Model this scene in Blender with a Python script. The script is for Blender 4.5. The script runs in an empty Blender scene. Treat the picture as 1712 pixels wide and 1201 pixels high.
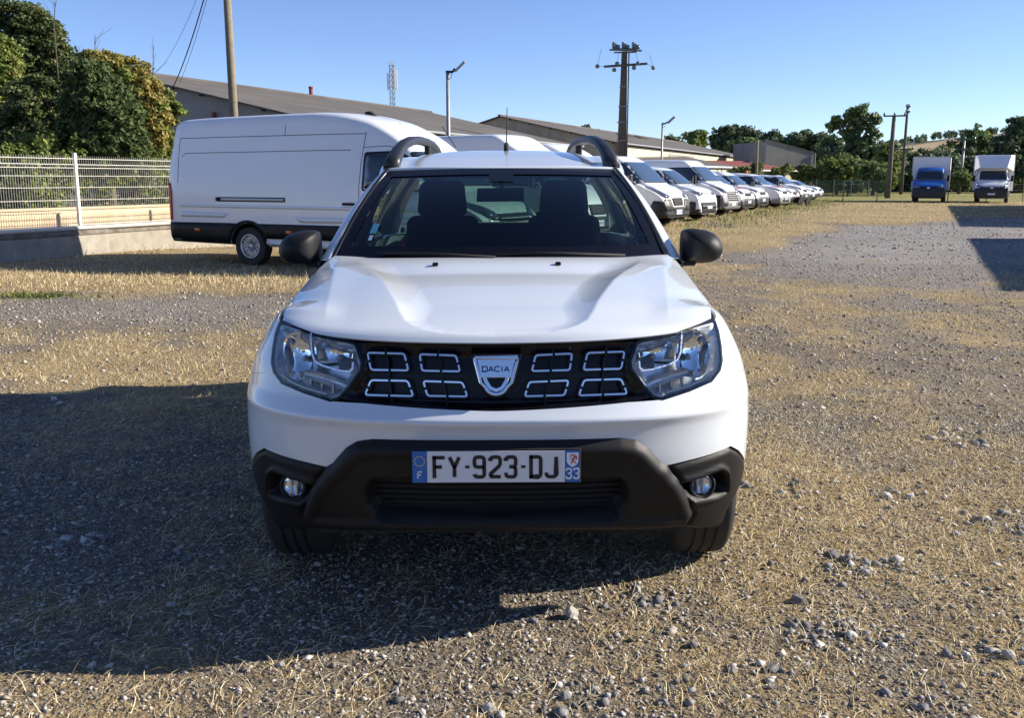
import bpy, bmesh, math, random
import numpy as np
from mathutils import Vector, Matrix, Euler
from mathutils.geometry import delaunay_2d_cdt
from mathutils.bvhtree import BVHTree

random.seed(7)
RNG = np.random.default_rng(11)
scene = bpy.context.scene
COL = scene.collection
R = math.radians

# ------------------------------------------------------------------ camera
CAM_H = 1.48                      # eye height above the gravel
FPX = 1600.0                      # focal length in photo pixels (photo is 1712 wide)
TILT = math.atan(300.5 / FPX)     # the horizon lies 300.5 photo pixels above the centre
cam_data = bpy.data.cameras.new('camera')
cam = bpy.data.objects.new('camera', cam_data)
COL.objects.link(cam)
cam.location = (0, 0, CAM_H)
cam.rotation_euler = (math.pi / 2 - TILT, 0, 0)
cam_data.sensor_width = 36.0
cam_data.lens = 36.0 * FPX / 1712.0
cam_data.clip_start = 0.05
cam_data.clip_end = 6000
scene.camera = cam

# ------------------------------------------------------------------ sky and sun
SUN_EL = R(26.0)
SUN_AZ = R(7.0)                   # from +X towards +Y
world = bpy.data.worlds.new('World')
scene.world = world
world.use_nodes = True
wn = world.node_tree
for n in list(wn.nodes):
    wn.nodes.remove(n)
sky = wn.nodes.new('ShaderNodeTexSky')
sky.sky_type = 'NISHITA'
sky.sun_disc = False
sky.sun_elevation = SUN_EL
sky.sun_rotation = math.pi / 2 - SUN_AZ
sky.altitude = 0
sky.air_density = 0.7
sky.dust_density = 0.0
sky.ozone_density = 4.5
bg = wn.nodes.new('ShaderNodeBackground')
bg.inputs['Strength'].default_value = 0.090
wo = wn.nodes.new('ShaderNodeOutputWorld')
tint = wn.nodes.new('ShaderNodeVectorMath')      # the camera's cool white balance, same over the whole sky
tint.operation = 'MULTIPLY'
tint.inputs[1].default_value = (1.12, 1.02, 1.08)
wn.links.new(sky.outputs[0], tint.inputs[0])
wn.links.new(tint.outputs[0], bg.inputs[0])
wn.links.new(bg.outputs[0], wo.inputs[0])

sun_data = bpy.data.lights.new('sun', 'SUN')
sun_data.energy = 5.0
sun_data.angle = R(0.53)
sun_data.color = (1.0, 0.92, 0.79)
sun = bpy.data.objects.new('sun', sun_data)
COL.objects.link(sun)
sdir = Vector((math.cos(SUN_EL) * math.cos(SUN_AZ), math.cos(SUN_EL) * math.sin(SUN_AZ), math.sin(SUN_EL)))
sun.rotation_euler = sdir.to_track_quat('Z', 'Y').to_euler()
sun.location = sdir * 60

scene.view_settings.view_transform = 'Standard'
scene.view_settings.look = 'None'
scene.view_settings.exposure = 0.90
scene.view_settings.gamma = 1.0
scene.view_settings.use_curve_mapping = False
scene.render.engine = 'CYCLES'
scene.cycles.max_bounces = 8
scene.cycles.transparent_max_bounces = 16
scene.cycles.caustics_reflective = False
scene.cycles.caustics_refractive = False
scene.cycles.use_denoising = True

# ------------------------------------------------------------------ measuring the photograph
CT, ST = math.cos(TILT), math.sin(TILT)

def at(px, py, Y):
    """the point of the place that lies Y metres ahead and is seen at photo pixel (px, py)"""
    a = (px - 856.0) / FPX
    b = -(py - 600.5) / FPX
    d = Vector((a, CT + b * ST, -ST + b * CT))
    return Vector((0, 0, CAM_H)) + d * (Y / d.y)

def on_ground(px, py, z=0.0):
    a = (px - 856.0) / FPX
    b = -(py - 600.5) / FPX
    d = Vector((a, CT + b * ST, -ST + b * CT))
    t = (z - CAM_H) / d.z
    return Vector((0, 0, CAM_H)) + d * t

# ------------------------------------------------------------------ helpers
def sstep(x, a, b):
    t = np.clip((np.asarray(x, float) - a) / (b - a), 0, 1)
    return t * t * (3 - 2 * t)

def vnoise(x, y, seed=0):
    """smooth value noise, lattice of 1 m"""
    x = np.asarray(x, float); y = np.asarray(y, float)
    xi = np.floor(x).astype(np.int64); yi = np.floor(y).astype(np.int64)
    fx = x - xi; fy = y - yi
    fx = fx * fx * (3 - 2 * fx); fy = fy * fy * (3 - 2 * fy)
    def h(a, b):
        n = (a * 374761393 + b * 668265263 + seed * 974634777) & 0x7fffffff
        n = ((n ^ (n >> 13)) * 1274126177) & 0x7fffffff
        return ((n ^ (n >> 16)) & 0xffff) / 65535.0
    return (h(xi, yi) * (1 - fx) + h(xi + 1, yi) * fx) * (1 - fy) + (h(xi, yi + 1) * (1 - fx) + h(xi + 1, yi + 1) * fx) * fy

def fbm(x, y, seed=0, oct=3):
    s = 0; a = 0.5; t = 0
    for k in range(oct):
        s = s + a * vnoise(np.asarray(x) * 2 ** k, np.asarray(y) * 2 ** k, seed + k * 17); t += a; a *= 0.5
    return s / t

def fast_mesh(name, V, Fq):
    """V (n,3), Fq (m,k) constant polygon size"""
    me = bpy.data.meshes.new(name)
    V = np.ascontiguousarray(V, dtype=np.float32); Fq = np.ascontiguousarray(Fq, dtype=np.int32)
    m, k = Fq.shape
    me.vertices.add(len(V)); me.vertices.foreach_set('co', V.ravel())
    me.loops.add(m * k); me.loops.foreach_set('vertex_index', Fq.ravel())
    me.polygons.add(m)
    me.polygons.foreach_set('loop_start', np.arange(0, m * k, k, dtype=np.int32))
    me.polygons.foreach_set('loop_total', np.full(m, k, dtype=np.int32))
    me.update(calc_edges=True)
    return me

def obj_from(name, me, m=None, parent=None, smooth=False):
    o = bpy.data.objects.new(name, me)
    COL.objects.link(o)
    if m is not None and not me.materials:
        me.materials.append(m)
    if parent is not None:
        o.parent = parent
    if smooth:
        me.polygons.foreach_set('use_smooth', [True] * len(me.polygons))
    return o

def thing(name, label, cat, loc=(0, 0, 0), rz=0.0, group=None):
    o = bpy.data.objects.new(name, None)
    o.empty_display_size = 0.2
    COL.objects.link(o)
    o.location = loc
    o.rotation_euler = (0, 0, rz)
    o['label'] = label; o['category'] = cat
    if group:
        o['group'] = group
    return o

def tag(o, label, cat, group=None):
    o['label'] = label; o['category'] = cat
    if group:
        o['group'] = group
    return o

def stuff(o):
    o['kind'] = 'stuff'; return o

def structure(o):
    o['kind'] = 'structure'; return o

class MB:
    """collects simple solids; build() links them as one mesh object"""
    def __init__(s):
        s.v = []; s.f = []
    def add(s, vs, fs):
        n = len(s.v)
        s.v.extend([tuple(p) for p in vs]); s.f.extend([tuple(i + n for i in f) for f in fs])
        return s
    def box(s, c, d, rot=None):
        hx, hy, hz = d[0] / 2, d[1] / 2, d[2] / 2
        vs = [Vector((x, y, z)) for z in (-hz, hz) for y in (-hy, hy) for x in (-hx, hx)]
        if rot is not None:
            M = Euler(rot).to_matrix(); vs = [M @ p for p in vs]
        c = Vector(c)
        return s.add([p + c for p in vs], [(0, 2, 3, 1), (4, 5, 7, 6), (0, 1, 5, 4), (2, 6, 7, 3), (0, 4, 6, 2), (1, 3, 7, 5)])
    def hexa(s, p):
        return s.add(p, [(0, 3, 2, 1), (4, 5, 6, 7), (0, 1, 5, 4), (1, 2, 6, 5), (2, 3, 7, 6), (3, 0, 4, 7)])
    def cyl(s, p0, p1, r0, r1=None, n=10, caps=True):
        return s.tube([p0, p1], [r0, r0 if r1 is None else r1], n, caps)
    def tube(s, pts, r, n=8, caps=True):
        pts = [Vector(p) for p in pts]
        if not hasattr(r, '__len__'):
            r = [r] * len(pts)
        vs = []; fs = []
        up = Vector((0, 0, 1)); prev = None
        for i, p in enumerate(pts):
            d = (pts[min(i + 1, len(pts) - 1)] - pts[max(i - 1, 0)])
            d = d.normalized() if d.length > 1e-9 else Vector((0, 0, 1))
            if prev is None:
                a = up if abs(d.z) < 0.9 else Vector((1, 0, 0))
                x = a.cross(d).normalized()
            else:
                x = (prev - d * prev.dot(d))
                x = x.normalized() if x.length > 1e-6 else Vector((1, 0, 0))
            prev = x
            y = d.cross(x)
            for k in range(n):
                t = 2 * math.pi * k / n
                vs.append(p + (x * math.cos(t) + y * math.sin(t)) * r[i])
        for i in range(len(pts) - 1):
            for k in range(n):
                fs.append((i * n + k, i * n + (k + 1) % n, (i + 1) * n + (k + 1) % n, (i + 1) * n + k))
        if caps:
            fs.append(tuple(reversed(range(n)))); fs.append(tuple((len(pts) - 1) * n + k for k in range(n)))
        return s.add(vs, fs)
    def lathe(s, prof, c, axis='x', n=40, closed=False):
        """prof: list of (r, h); revolve round axis through c"""
        vs = []; fs = []; c = Vector(c)
        for r, h in prof:
            for k in range(n):
                t = 2 * math.pi * k / n
                a, b = r * math.cos(t), r * math.sin(t)
                vs.append(c + (Vector((h, a, b)) if axis == 'x' else Vector((a, h, b)) if axis == 'y' else Vector((a, b, h))))
        m = len(prof)
        for i in range(m if closed else m - 1):
            j = (i + 1) % m
            for k in range(n):
                fs.append((i * n + k, i * n + (k + 1) % n, j * n + (k + 1) % n, j * n + k))
        return s.add(vs, fs)
    def prism(s, poly, ax, h0, h1):
        """polygon in the plane across axis ax, extruded from h0 to h1"""
        def P(q, h):
            return (h, q[0], q[1]) if ax == 'x' else (q[0], h, q[1]) if ax == 'y' else (q[0], q[1], h)
        n = len(poly)
        vs = [P(q, h0) for q in poly] + [P(q, h1) for q in poly]
        fs = [tuple(range(n)), tuple(reversed(range(n, 2 * n)))] + [(i, i + n, (i + 1) % n + n, (i + 1) % n) for i in range(n)]
        return s.add(vs, fs)
    def build(s, name, m, parent=None, smooth=False, bevel=0, seg=2, fix=True, angle=None):
        me = bpy.data.meshes.new(name)
        me.from_pydata([tuple(p) for p in s.v], [], s.f)
        if fix:
            bm = bmesh.new(); bm.from_mesh(me)
            bmesh.ops.recalc_face_normals(bm, faces=bm.faces); bm.to_mesh(me); bm.free()
        o = obj_from(name, me, m, parent)
        if smooth or angle:
            me.polygons.foreach_set('use_smooth', [True] * len(me.polygons))
            if angle:
                me.set_sharp_from_angle(angle=R(angle))
        if bevel:
            b = o.modifiers.new('bevel', 'BEVEL'); b.width = bevel; b.segments = seg; b.limit_method = 'ANGLE'; b.angle_limit = R(35)
        return o

# ------------------------------------------------------------------ materials
def new_mat(name):
    m = bpy.data.materials.new(name); m.use_nodes = True
    nt = m.node_tree
    return m, nt, nt.nodes['Principled BSDF']

def mat(name, col, rough=0.5, metal=0.0, coat=0.0, var=0.0, vscale=8.0, bump=0.0, bscale=60.0, spec=None, coat_rough=0.03, coords='Object'):
    m, nt, p = new_mat(name)
    p.inputs['Base Color'].default_value = (*col, 1)
    p.inputs['Roughness'].default_value = rough
    p.inputs['Metallic'].default_value = metal
    p.inputs['Coat Weight'].default_value = coat
    p.inputs['Coat Roughness'].default_value = coat_rough
    if spec is not None:
        p.inputs['Specular IOR Level'].default_value = spec
    if var or bump:
        tc = nt.nodes.new('ShaderNodeTexCoord')
    if var:
        nz = nt.nodes.new('ShaderNodeTexNoise'); nz.inputs['Scale'].default_value = vscale; nz.inputs['Detail'].default_value = 6
        nz.inputs['Roughness'].default_value = 0.65
        nt.links.new(tc.outputs[coords], nz.inputs['Vector'])
        mr = nt.nodes.new('ShaderNodeMapRange')
        mr.inputs[1].default_value = 0.3; mr.inputs[2].default_value = 0.7
        mr.inputs[3].default_value = 1 - var; mr.inputs[4].default_value = 1 + var
        nt.links.new(nz.outputs[0], mr.inputs[0])
        mx = nt.nodes.new('ShaderNodeVectorMath'); mx.operation = 'SCALE'
        mx.inputs[0].default_value = col
        nt.links.new(mr.outputs[0], mx.inputs['Scale'])
        nt.links.new(mx.outputs[0], p.inputs['Base Color'])
    if bump:
        nb = nt.nodes.new('ShaderNodeTexNoise'); nb.inputs['Scale'].default_value = bscale; nb.inputs['Detail'].default_value = 5
        nt.links.new(tc.outputs[coords], nb.inputs['Vector'])
        bp = nt.nodes.new('ShaderNodeBump'); bp.inputs['Strength'].default_value = bump; bp.inputs['Distance'].default_value = 0.01
        nt.links.new(nb.outputs[0], bp.inputs['Height']); nt.links.new(bp.outputs[0], p.inputs['Normal'])
    return m

def glass_mat(name, tint, gloss=1.0, rough=0.0, ior=1.5):
    """thin pane: tinted see-through plus mirror by angle"""
    m, nt, p = new_mat(name)
    nt.nodes.remove(p)
    out = nt.nodes['Material Output']
    tr = nt.nodes.new('ShaderNodeBsdfTransparent'); tr.inputs[0].default_value = (*tint, 1)
    gl = nt.nodes.new('ShaderNodeBsdfGlossy'); gl.inputs['Roughness'].default_value = rough
    gl.inputs[0].default_value = (gloss, gloss, gloss, 1)
    fr = nt.nodes.new('ShaderNodeFresnel'); fr.inputs[0].default_value = ior
    mx = nt.nodes.new('ShaderNodeMixShader')
    nt.links.new(fr.outputs[0], mx.inputs[0]); nt.links.new(tr.outputs[0], mx.inputs[1]); nt.links.new(gl.outputs[0], mx.inputs[2])
    nt.links.new(mx.outputs[0], out.inputs[0])
    return m

M_WHITE = mat('white_car_paint', (0.665, 0.705, 0.745), 0.40, 0, 1.0, var=0.015, vscale=3, coat_rough=0.04)
M_VANW = mat('white_van_paint', (0.76, 0.77, 0.79), 0.4, 0, 0.7, var=0.02, vscale=2, coat_rough=0.08)
M_BLACK = mat('black_grained_plastic', (0.009, 0.009, 0.010), 0.52, var=0.25, vscale=5, bump=0.12, bscale=420, spec=0.28)
M_DARK = mat('matt_black', (0.008, 0.008, 0.009), 0.8)
M_GLOSSB = mat('gloss_black', (0.004, 0.004, 0.006), 0.25, spec=0.3)
M_CHROME = mat('chrome', (0.74, 0.75, 0.77), 0.07, 1.0)
M_REFL = mat('lamp_reflector', (0.85, 0.87, 0.9), 0.035, 1.0)
M_LAMPIN = mat('lamp_housing', (0.64, 0.66, 0.70), 0.28, 0.55)
M_LAMPSTRIP = mat('lamp_light_guide', (0.88, 0.90, 0.95), 0.12, 0.5, 0.6)
M_TYRE = mat('tyre_rubber', (0.026, 0.025, 0.024), 0.8, var=0.3, vscale=14, bump=0.2, bscale=150)
M_RIM = mat('silver_wheel', (0.55, 0.56, 0.58), 0.3, 0.6)
M_GLASS = glass_mat('car_glass', (0.27, 0.39, 0.35))
M_GLASSD = glass_mat('side_glass', (0.55, 0.68, 0.60))
M_PRIV = glass_mat('tinted_glass', (0.10, 0.12, 0.12))
M_LENS = glass_mat('lamp_lens', (0.95, 0.97, 0.98), ior=1.33)
M_VGLASS = mat('van_glass', (0.02, 0.028, 0.036), 0.03, 0, 0, spec=1.0)
M_VSCREEN = mat('van_windscreen', (0.05, 0.075, 0.10), 0.04, 0.0, 1.0, spec=1.0)
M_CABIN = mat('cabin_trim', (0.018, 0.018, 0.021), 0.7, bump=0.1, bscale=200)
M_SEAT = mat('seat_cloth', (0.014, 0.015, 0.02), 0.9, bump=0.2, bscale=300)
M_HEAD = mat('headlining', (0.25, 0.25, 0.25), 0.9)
M_PLATEW = mat('plate_white', (0.72, 0.73, 0.76), 0.3, coat=0.3)
M_PLATEB = mat('plate_blue', (0.02, 0.14, 0.44), 0.3, coat=0.3)
M_INK = mat('plate_ink', (0.012, 0.012, 0.015), 0.4)
M_BLUEINK = mat('badge_blue', (0.01, 0.03, 0.16), 0.3)
M_RED = mat('red_mark', (0.55, 0.05, 0.03), 0.35)
M_ORANGE = mat('amber_lens', (0.75, 0.18, 0.02), 0.25, coat=0.5)
M_WINK = mat('white_print', (0.8, 0.81, 0.84), 0.4)
M_YSTAR = mat('star_yellow', (0.75, 0.62, 0.12), 0.4)
M_STICK = mat('windscreen_sticker', (0.10, 0.34, 0.46), 0.5)
M_SILV = mat('silver_plastic', (0.5, 0.5, 0.5), 0.4, 0.3)
# ================================================================== the white car in front
CAR_X, CAR_Y = -0.047, 2.88          # where its nose stands
def hermite(xs, ys):
    xs = np.array(xs, float); ys = np.array(ys, float)
    d = np.diff(ys) / np.diff(xs)
    m = np.zeros_like(xs); m[0] = d[0]; m[-1] = d[-1]
    for i in range(1, len(xs) - 1):
        m[i] = 0 if d[i - 1] * d[i] <= 0 else 2 * d[i - 1] * d[i] / (d[i - 1] + d[i])
    def f(x):
        x = np.clip(np.asarray(x, float), xs[0], xs[-1])
        i = np.clip(np.searchsorted(xs, x) - 1, 0, len(xs) - 2)
        h = xs[i + 1] - xs[i]; t = (x - xs[i]) / h
        return (2 * t**3 - 3 * t**2 + 1) * ys[i] + (t**3 - 2 * t**2 + t) * h * m[i] + (-2 * t**3 + 3 * t**2) * ys[i + 1] + (t**3 - t**2) * h * m[i + 1]
    return f

W_Z = hermite([.15, .25, .35, .44, .53, .63, .74, .85, .93, .98, 1.005, 1.02, 1.032, 1.042, 1.06, 1.12], [.84, .875, .893, .903, .909, .910, .904, .880, .845, .818, .800, .782, .755, .72, .66, .5])
Y0_Z = hermite([.15, .25, .35, .45, .59, .66, .700, .731, .735, .739, .765, .790, .90, .975, 1.05, 1.12], [.25, .18, .115, .07, .034, .026, .018, .002, .0, .003, .028, .048, .074, .098, .16, .25])
SH_Y = hermite([.0, .62, .85, 1.3, 1.5, 2.5, 3.4, 4.4], [0, 0, .033, .092, .115, .13, .16, .17])
NEXP = 2.6; YL = 0.62; YR0, YR1 = 3.72, 4.33

def W_at(z, yc):
    sh = SH_Y(yc) * sstep(z, 0.55, 0.95)
    return W_Z(z - sh)

def body(u, z):
    """outer skin of the car; u 0 nose centre .. 1 front corner .. 2 rear corner .. 3 tail centre, sign = side"""
    u = np.asarray(u, float); z = np.asarray(z, float)
    sg = np.where(u < 0, -1.0, 1.0); a = np.abs(u)
    ph = np.clip(a, 0, 1) * math.pi / 2
    yf = YL - (YL - Y0_Z(z)) * np.cos(ph) ** (2 / NEXP)
    ym = YL + (np.clip(a, 1, 2) - 1) * (YR0 - YL)
    ps = np.clip(a - 2, 0, 1) * math.pi / 2
    yend = YR1 - 0.10 * sstep(z, 0.75, 1.2)
    yr = YR0 + (yend - YR0) * np.sin(ps) ** (2 / 3.0)
    yc = np.where(a <= 1, yf, np.where(a <= 2, ym, yr))
    w = W_at(z, yc) * (1 - .008 * sstep(a, 1.0, 1.12))
    x = np.where(a <= 1, w * np.sin(ph) ** (2 / NEXP), np.where(a <= 2, w, w * np.cos(ps) ** (2 / 3.0)))
    return np.stack([sg * x, yc, z], -1)

def body_n(u, z):
    e = 2e-3
    u = np.asarray(u, float); z = np.asarray(z, float)
    du = body(u + e, z) - body(u - e, z)
    dz = body(u, z + e) - body(u, z - e)
    n = np.cross(du, dz)
    n = n / np.maximum(np.linalg.norm(n, axis=-1, keepdims=True), 1e-9)
    return n

def px_u(half, py):
    """photo pixel on the car's front (half = pixels right of its centre line) -> (u, z) on the skin"""
    lo, hi = -0.06, 0.9
    def pt(yc):
        p = at(856 + half, py, CAR_Y + yc); return p.x, p.z
    def inside(yc):
        x, z = pt(yc); w = float(W_at(z, yc)); ax = abs(x)
        if ax >= w: return False
        y0 = float(Y0_Z(z))
        ys = YL - (YL - y0) * (1 - (ax / w) ** NEXP) ** (1 / NEXP)
        return yc >= ys
    ys = np.linspace(lo, hi, 200); hit = None
    for a, b in zip(ys[:-1], ys[1:]):
        if inside(b):
            hit = (a, b); break
    if hit is None:
        x, z = pt(0.5); return (math.copysign(0.97, half), z)
    a, b = hit
    for _ in range(20):
        m = (a + b) / 2
        if inside(m): b = m
        else: a = m
    x, z = pt(b); w = float(W_at(z, b))
    u = math.asin(min(1, abs(x) / w) ** (NEXP / 2)) / (math.pi / 2)
    return (math.copysign(u, half), z)

def yu(yc, z):
    """u for a point of the front corner or side at distance yc behind the nose"""
    if yc >= YL:
        return 1 + (yc - YL) / (YR0 - YL)
    y0 = float(Y0_Z(z)); c = (YL - yc) / (YL - y0)
    return math.acos(min(1, max(0, c)) ** (NEXP / 2)) / (math.pi / 2)

def densify(poly, sp, sx=1.0):
    out = []
    n = len(poly)
    for i in range(n):
        a, b = poly[i], poly[(i + 1) % n]
        L = math.hypot((b[0] - a[0]) * sx, b[1] - a[1])
        k = max(1, int(math.ceil(L / sp)))
        for j in range(k):
            t = j / k
            out.append((a[0] + (b[0] - a[0]) * t, a[1] + (b[1] - a[1]) * t))
    return out

def rounded(poly, r, seg=5, sx=1.0):
    """round the corners of a polygon (radius in z units, u scaled by sx)"""
    P = [Vector((p[0] * sx, p[1])) for p in poly]; out = []
    n = len(P)
    for i in range(n):
        a, b, c = P[i - 1], P[i], P[(i + 1) % n]
        d1 = (a - b); d2 = (c - b)
        k = min(r, d1.length * 0.45, d2.length * 0.45)
        p0 = b + d1.normalized() * k; p2 = b + d2.normalized() * k
        for j in range(seg + 1):
            t = j / seg
            q = p0 * (1 - t) ** 2 + b * 2 * t * (1 - t) + p2 * t * t
            out.append((q.x / sx, q.y))
    return out

def in_poly(px, pz, poly):
    px = np.asarray(px); pz = np.asarray(pz)
    c = np.zeros(px.shape, bool); n = len(poly)
    for i in range(n):
        x1, z1 = poly[i - 1]; x2, z2 = poly[i]
        if z1 == z2: continue
        k = ((z1 > pz) != (z2 > pz)) & (px < (x2 - x1) * (pz - z1) / (z2 - z1) + x1)
        c ^= k
    return c

def poly_dist(px, pz, poly, sx=1.0):
    px = np.asarray(px, float) * sx; pz = np.asarray(pz, float)
    d = np.full(px.shape, 1e9); n = len(poly)
    for i in range(n):
        x1, z1 = poly[i - 1][0] * sx, poly[i - 1][1]; x2, z2 = poly[i][0] * sx, poly[i][1]
        dx, dz = x2 - x1, z2 - z1; L = dx * dx + dz * dz
        if L < 1e-14: continue
        t = np.clip(((px - x1) * dx + (pz - z1) * dz) / L, 0, 1)
        d = np.minimum(d, np.hypot(px - x1 - t * dx, pz - z1 - t * dz))
    return d

def cdt(poly, sp, sx=1.0):
    B = densify(poly, sp, sx)
    xs = [p[0] * sx for p in B]; zs = [p[1] for p in B]
    gx = np.arange(min(xs) + sp * .5, max(xs), sp); gz = np.arange(min(zs) + sp * .5, max(zs), sp)
    X, Z = np.meshgrid(gx, gz); X[1::2] += sp / 2
    X = X.ravel(); Z = Z.ravel()
    BP = [(x, z) for x, z in zip(xs, zs)]
    k = in_poly(X, Z, BP)
    X, Z = X[k], Z[k]
    if len(X):
        k = poly_dist(X, Z, BP) > sp * 0.55
        X, Z = X[k], Z[k]
    pts = [Vector(p) for p in BP] + [Vector((a, b)) for a, b in zip(X, Z)]
    nb = len(BP)
    r = delaunay_2d_cdt(pts, [], [list(range(nb))], 1, 1e-7)
    V = np.array([(v.x / sx, v.y) for v in r[0]]); F = [tuple(f) for f in r[2]]
    return V, F

def patch(name, poly, m, parent, off=0.0, sp=0.02, thick=0.012, sx=1.2, surf=body, surfn=body_n, inward=True, mirror=False):
    """a panel lying on the car's skin: polygon in (u, z), offset along the normal (number or function)"""
    V, F = cdt(poly, sp, sx)
    u, z = V[:, 0], V[:, 1]
    P = surf(u, z); N = surfn(u, z)
    o = off(u, z) if callable(off) else np.full(len(u), off)
    P = P + N * np.asarray(o)[:, None]
    bm = bmesh.new()
    bv = [bm.verts.new(p) for p in P]
    for f in F:
        try: bm.faces.new([bv[i] for i in f])
        except ValueError: pass
    bmesh.ops.recalc_face_normals(bm, faces=bm.faces)
    bm.normal_update()
    s = 0
    for f in list(bm.faces)[:60]:
        i = f.verts[0].index if False else 0
    me = bpy.data.meshes.new(name)
    bm.verts.index_update()
    # orient outward
    tot = sum(f.normal.dot(Vector(N[f.verts[0].index])) for f in bm.faces)
    if tot < 0:
        bmesh.ops.reverse_faces(bm, faces=bm.faces)
    if thick:
        be = [e for e in bm.edges if e.is_boundary]
        nv = {}
        for e in be:
            for v in e.verts:
                if v not in nv:
                    q = Vector(P[v.index]); nn = Vector(N[v.index])
                    nv[v] = (bm.verts.new(q), bm.verts.new(q - nn * thick))
        rim = []
        for e in be:
            f = e.link_faces[0]
            a, b = e.verts
            # keep the loop direction opposite to the face
            for l in f.loops:
                if l.edge == e:
                    a, b = l.vert, l.link_loop_next.vert
            rim.append(bm.faces.new([nv[b][0], nv[a][0], nv[a][1], nv[b][1]]))
    for f in bm.faces: f.smooth = True
    bm.to_mesh(me); bm.free()
    nfull = len(me.vertices)
    if not callable(off):
        nn = [tuple(N[i]) if i < len(N) else (0, 0, 0) for i in range(nfull)]
        for v in me.vertices:
            if v.index >= len(N): nn[v.index] = tuple(v.normal)
        me.normals_split_custom_set_from_vertices(nn)
    ob = obj_from(name, me, m, parent)
    return ob

def mirror_poly(poly):
    return [(-p[0], p[1]) for p in reversed(poly)]

def grid_obj(name, P, m, parent, thick=0.0, smooth=True, flip=False, closed=False):
    """P: array (rows, cols, 3)"""
    r, c, _ = P.shape
    V = P.reshape(-1, 3)
    F = []
    for i in range(r - 1):
        for j in range(c - 1 if not closed else c):
            a, b, d, e = i * c + j, i * c + (j + 1) % c, (i + 1) * c + (j + 1) % c, (i + 1) * c + j
            F.append((a, b, d, e) if not flip else (e, d, b, a))
    me = bpy.data.meshes.new(name)
    me.from_pydata([tuple(p) for p in V], [], F)
    o = obj_from(name, me, m, parent, smooth)
    if thick:
        s = o.modifiers.new('solid', 'SOLIDIFY'); s.thickness = thick; s.offset = -1; s.use_even_offset = False
    return o

def mirrored(P):
    Q = P.copy(); Q[..., 0] *= -1
    return Q[:, ::-1]

car = thing('parked_car', 'white compact SUV with black lower bumper and roof rails, facing the camera on the gravel', 'car', (CAR_X, CAR_Y, 0.0))
car.rotation_euler = (0, R(-0.25), 0)

# ---- outlines measured on its front (pixels right of the centre line, photo row)
grille_top = [(0, 575.5), (60, 575), (117, 574.2), (180, 571.5), (220, 567.8), (236, 572)]
def U(pts): return [px_u(h, y) for h, y in pts]
HL = [(236, 573.5), (300, 560), (363.5, 536), (370, 554), (374.5, 579), (376.5, 604), (373, 620), (359, 638.5), (323, 654), (277, 669), (262, 664), (246, 646), (226, 618), (224, 605)]
HLu = rounded(U(HL), 0.012, 3, 1.2)
GR_low = [(262, 668.5), (220, 672), (117, 681), (0, 686)]
# ---- bonnet -------------------------------------------------------------
xs_b = hermite([0, .14, .3, .48, .8, 1.0], [.727, .752, .772, .785, .787, .752])
zc_b = hermite([0, .012, .03, .055, .1, .3, .6, 1.0], [.972, .990, 1.006, 1.018, 1.032, 1.075, 1.120, 1.152])
zs_b = hermite([0, .03, .1, .3, .5, .8, 1.0], [.997, 1.003, 1.013, 1.038, 1.062, 1.105, 1.132])
nb_, na_ = 130, 241
bb = np.linspace(0, 1, nb_) ** 1.5
aa = np.linspace(-1, 1, na_)
A, B = np.meshgrid(aa, bb)
X = A * xs_b(B)
# front edge follows the skin of the nose
xe = np.linspace(0, .73, 30); ye = []
z_front = hermite([0, .26, .5, .6, .66, .73], [.972, .975, .983, .989, .993, .997])
for x in xe:
    z = float(z_front(x)); w = float(W_Z(z)); y0 = float(Y0_Z(z))
    ye.append(YL - (YL - y0) * (1 - (x / w) ** NEXP) ** (1 / NEXP))
y_front = hermite(xe, ye)
AX = np.abs(A)
yF = y_front(np.abs(A) * .727); yRr = 1.23 + .22 * AX ** 2.4
Yb = yF + (yRr - yF) * B
crown = 1 - AX ** 2.3
zfr = z_front(np.abs(A) * .727)
ZC = zc_b(B) + 0 * A; ZS = zs_b(B) + 0 * A
Z = ZS + (ZC - ZS) * crown
Z = Z + (zfr - (zs_b(0) + (zc_b(0) - zs_b(0)) * crown)) * (1 - sstep(B, 0, .12))
# the middle of the bonnet lies in a sunken basin with a rounded front end
basin = [(.0, .112), (.10, .116), (.17, .124), (.222, .142), (.262, .170), (.297, .215), (.325, .30), (.355, .42), (.395, .57), (.44, .74), (.50, .92), (.567, 1.10), (.60, 1.20), (.63, 1.6)]
basin = basin + [(-p[0], p[1]) for p in reversed(basin[1:])]
d = poly_dist(X.ravel(), Yb.ravel(), basin).reshape(X.shape)
ins = in_poly(X.ravel(), Yb.ravel(), basin).reshape(X.shape)
wid = .045 + .085 * sstep(Yb, .12, .45)
t = np.where(ins, 1 - np.clip(d / wid, 0, 1), 1.0)
H = (.010 + .024 * sstep(Yb, .12, .45)) * (1 - sstep(B, .72, .98))
Z = Z + .010 * sstep(B, .05, .25) * (1 - sstep(B, .8, 1)) * (1 - AX ** 4)
Z = Z - H * (1 - t ** 1.6)
xo = .56 + .16 * B
Z = Z - .16 * np.clip(np.abs(X) - xo, 0, 1) ** 1.0 * sstep(B, .04, .18) * (1 - sstep(B, .75, 1))
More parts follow.
